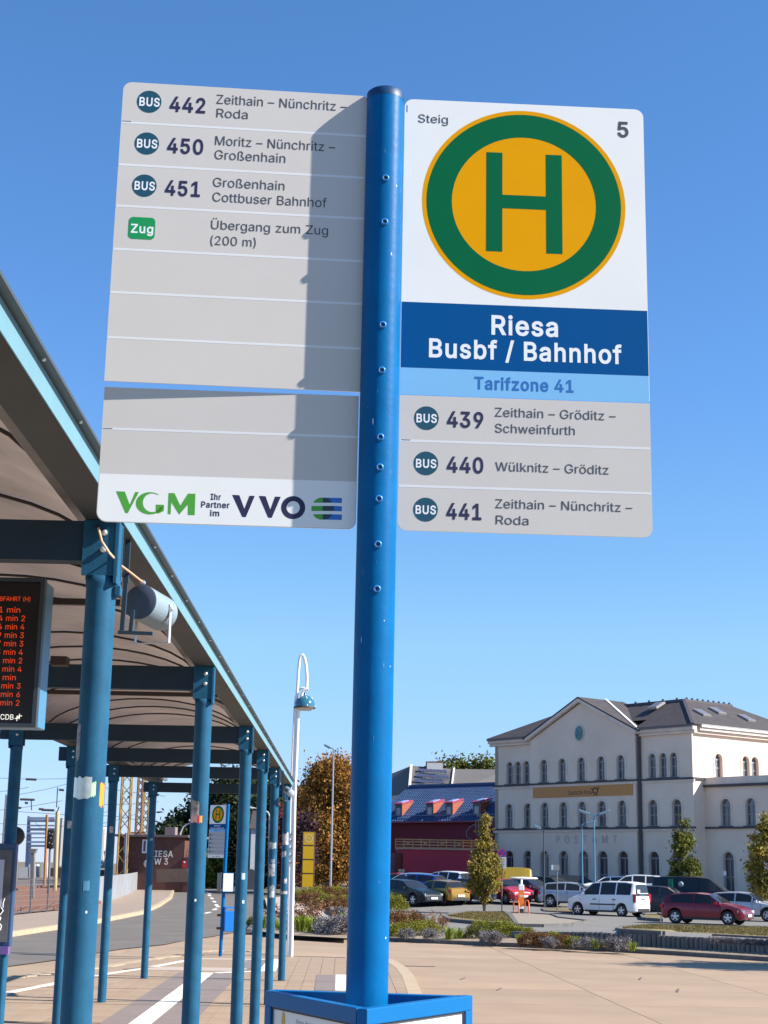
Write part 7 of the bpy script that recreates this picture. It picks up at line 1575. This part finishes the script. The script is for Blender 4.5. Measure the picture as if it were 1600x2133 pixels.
# blue-grey bridge portal far down the line
bgm = mat('bridge_blue', (.17, .21, .29), .6); bp = thing('bridge_portal', 'pale blue railway bridge portal with stacked cross beams far behind', 'bridge', at_y(87, 1820, 230))
for x0, x1 in ((54, 61), (112, 119)): MB().prism([at_y(x0-2, 1806, 230), at_y(x1-2, 1806, 230), at_y(x1+1, 1700, 230), at_y(x0+3, 1700, 230)], (0, 1.5, 0)).build('pillar', bgm, bp, recalc=True)
for k, (y0, y1) in enumerate(((1702, 1707), (1708, 1712), (1718, 1721), (1725, 1730), (1734, 1738), (1744, 1746), (1752, 1756), (1760, 1764))):
    x0 = 58-(k > 1)*1.5; MB().prism([at_y(x0, y1, 229), at_y(114, y1, 229), at_y(114, y0, 229), at_y(x0, y0, 229)], (0, 1.2, 0)).build('cross_beam', (bgm, mat('bridge_slate', (.09, .11, .16), .6))[k % 2], bp, recalc=True)
for pxr, yt_, Y, lab in ((127, 1702, 160, 'pale grey silo wagon seen end on beside the signal'), (212, 1722, 150, 'pale tank wagon between the canopy posts')):
    wg = thing('silo_wagon', lab, 'wagon', at_y(pxr, 1812, Y)); a_ = at_y(pxr-9, 1808, Y); c_ = at_y(pxr+8, yt_, Y)
    MB().box(((a_.x+c_.x)/2, Y+3, (a_.z+c_.z)/2), (abs(c_.x-a_.x), 6, c_.z-a_.z)).build('wagon_body', mat('wagon_cream', (.34, .32, .30), .6), wg, bevel=.25); MB().box(((a_.x+c_.x)/2, Y+3, .6), (abs(c_.x-a_.x)*.9, 5, 1.1)).build('bogie', mat('bogie_rust', (.10, .04, .03), .8), wg)
wb = thing('white_containers', 'low white boxes beside the far tracks', 'container', at_y(48, 1820, 170)); 
for x0, x1, y0 in ((40, 58, 1806), (60, 74, 1800), (86, 96, 1796)): MB().prism([at_y(x0, 1828, 170), at_y(x1, 1828, 170), at_y(x1, y0, 170), at_y(x0, y0, 170)], (0, 2, 0)).build('box_body', mat('box_white', (.38, .38, .37), .7), wb, recalc=True)
dk = thing('dark_wagon', 'dark low goods wagon behind the fence at left', 'wagon', at_y(120, 1828, 140))
MB().prism([at_y(100, 1826, 140), at_y(160, 1826, 140), at_y(160, 1806, 140), at_y(100, 1808, 140)], (0, 3, 0)).build('wagon_body', mat('wagon_dark', (.06, .035, .035), .8), dk, recalc=True)
sg = thing('railway_signal', 'black railway signal head on a white mast', 'signal', at_y(101, 1845, 88)); Yg = 88
MB().tube([at_y(100, 1866, Yg), at_y(104.5, 1768, Yg)], .07, 8).build('mast', galv, sg)
MB().box(at_y(105.5, 1748, Yg), (.40, .2, 1.05)).build('signal_head', mat('signal_black', (.008, .008, .008), .6), sg, bevel=.06)
for dx, dy in ((-3, -12), (3, -10), (0, -2), (-3, 8), (3, 10)): MB().lathe([(0, -.03), (.045, -.03), (.045, .0)], 8, at_y(105.5+dx, 1748+dy, Yg-.12), 'Y').build('lamp', galv, sg)
for px, yt_, yb_, Y, m_, r_, lab in ((97, 1697, 1826, 120, mat('pole_orange_rust', (.34, .13, .03), .8), .10, 'rusty orange pole left of the railway signal'), (119, 1690, 1832, 100, mat('pole_tan', (.38, .27, .13), .7), .13, 'tan pole right of the railway signal'), (262, 1735, 1828, 110, galv, .09, 'grey pole before the brick building'), (370, 1842, 1842, 105, galv, .05, '')):
    if not lab: continue
    p = at_y(px-3, yb_, Y); t = thing('pole', lab, 'pole', (p.x, p.y, 0)); MB().tube([(p.x, p.y, 0), at_y(px+1, yt_, Y)], r_, 8).build('shaft', m_, t)
cpp = thing('concrete_post', 'stout grey concrete post with a flared head behind the mesh fence', 'post', at_y(64, 1870, 78)); MB().prism([at_y(61, 1905, 78), at_y(69, 1905, 78), at_y(71, 1778, 78), at_y(64, 1778, 78)], (0, .3, 0)).build('shaft', mat('concrete_dark', (.13, .12, .115), .9), cpp, recalc=True); MB().prism([at_y(65, 1780, 78), at_y(70, 1780, 78), at_y(76, 1768, 78), at_y(58, 1768, 78)], (0, .4, 0)).build('head', mat('concrete_dark', (0, 0, 0)), cpp, recalc=True)
# curved street lamps
for pts, Y, lab in ((((372, 1838), (373, 1770), (376, 1735), (382, 1722), (392, 1716), (408, 1712)), 118, 'white curved street lamp before the brick building'), (((560, 1860), (561, 1750), (561.5, 1700), (558, 1692), (548, 1687), (527, 1683)), 115, 'white curved street lamp between the canopy posts')):
    p0 = at_y(*pts[0], Y); t = thing('curved_street_lamp', lab, 'street lamp', p0, 0, 'curved street lamps'); MB().tube([at_y(x, y, Y) for x, y in pts], .075, 8, r2=.05).build('pole', mat('lamp_pale', (.36, .35, .34), .5), t)
    a_ = at_y(*pts[-1], Y); MB().bar(a_, a_+Vector((-.5, 0, .12)), .22, .12).build('lamp_head', inkw, t)
# painted dashes on the far road
for (x0, y0, x1, y1) in ((429, 1858, 432, 1860), (434, 1864, 438, 1867), (440, 1870, 443, 1873), (445, 1877, 448, 1880), (450, 1884, 452, 1887), (428, 1903, 438, 1900), (445, 1896, 450, 1893), (452, 1890, 456, 1888), (436, 1861, 438, 1863)):
    a_, c_ = at_z(x0, y0, -.08), at_z(x1, y1, -.08); b = MB(); d_ = (c_-a_).normalized(); n_ = Vector((-d_.y, d_.x, 0))*.09; b.add([(q_.x, q_.y, -.075) for q_ in (a_-n_, c_-n_, c_+n_, a_+n_)], [(0, 1, 2, 3)]); struct(b.build('road_dash', white_paint))
# little red bits by the totem
s4 = thing('red_banner', 'small red and white advertising banner on the wall by the totem', 'sign', at_y(675, 1820, 112)); MB().prism([at_y(666, 1824, 112), at_y(684, 1824, 112), at_y(684, 1804, 112), at_y(666, 1804, 112)], (0, .1, 0)).build('board', mat('banner_red', (.50, .02, .06), .5), s4, recalc=True); MB().prism([at_y(670, 1816, 111.9), at_y(684, 1816, 111.9), at_y(678, 1806, 111.9)], (0, .04, 0)).build('print', mat('print_teal', (.05, .12, .16), .5), s4)
sw = thing('stone_wall', 'low rubble wall behind the far planting bed', 'wall', at_y(680, 1850, 98))
for k in range(26):
    for r_ in range(3): MB().box(at_y(612+4.4*k+random.uniform(-.4, .4), 1862-5.5*r_, 98), (.13*random.uniform(.85, 1), .3, .15)).build('stone', mat('stone_wall_mix', (.30, .22, .15), .9, objr=.4), sw)

# unseen tree added right of the frame to cast a shadow on the bus lane
crown_tree('added_shadow_tree', 'added green tree out of view past the right edge, shading the bus lane', Vector((17.6, 33.4, 0)), 8.2, oval, 1.7, m_grn, 9000, .12, 90, .3, 3.4, tr=.12)
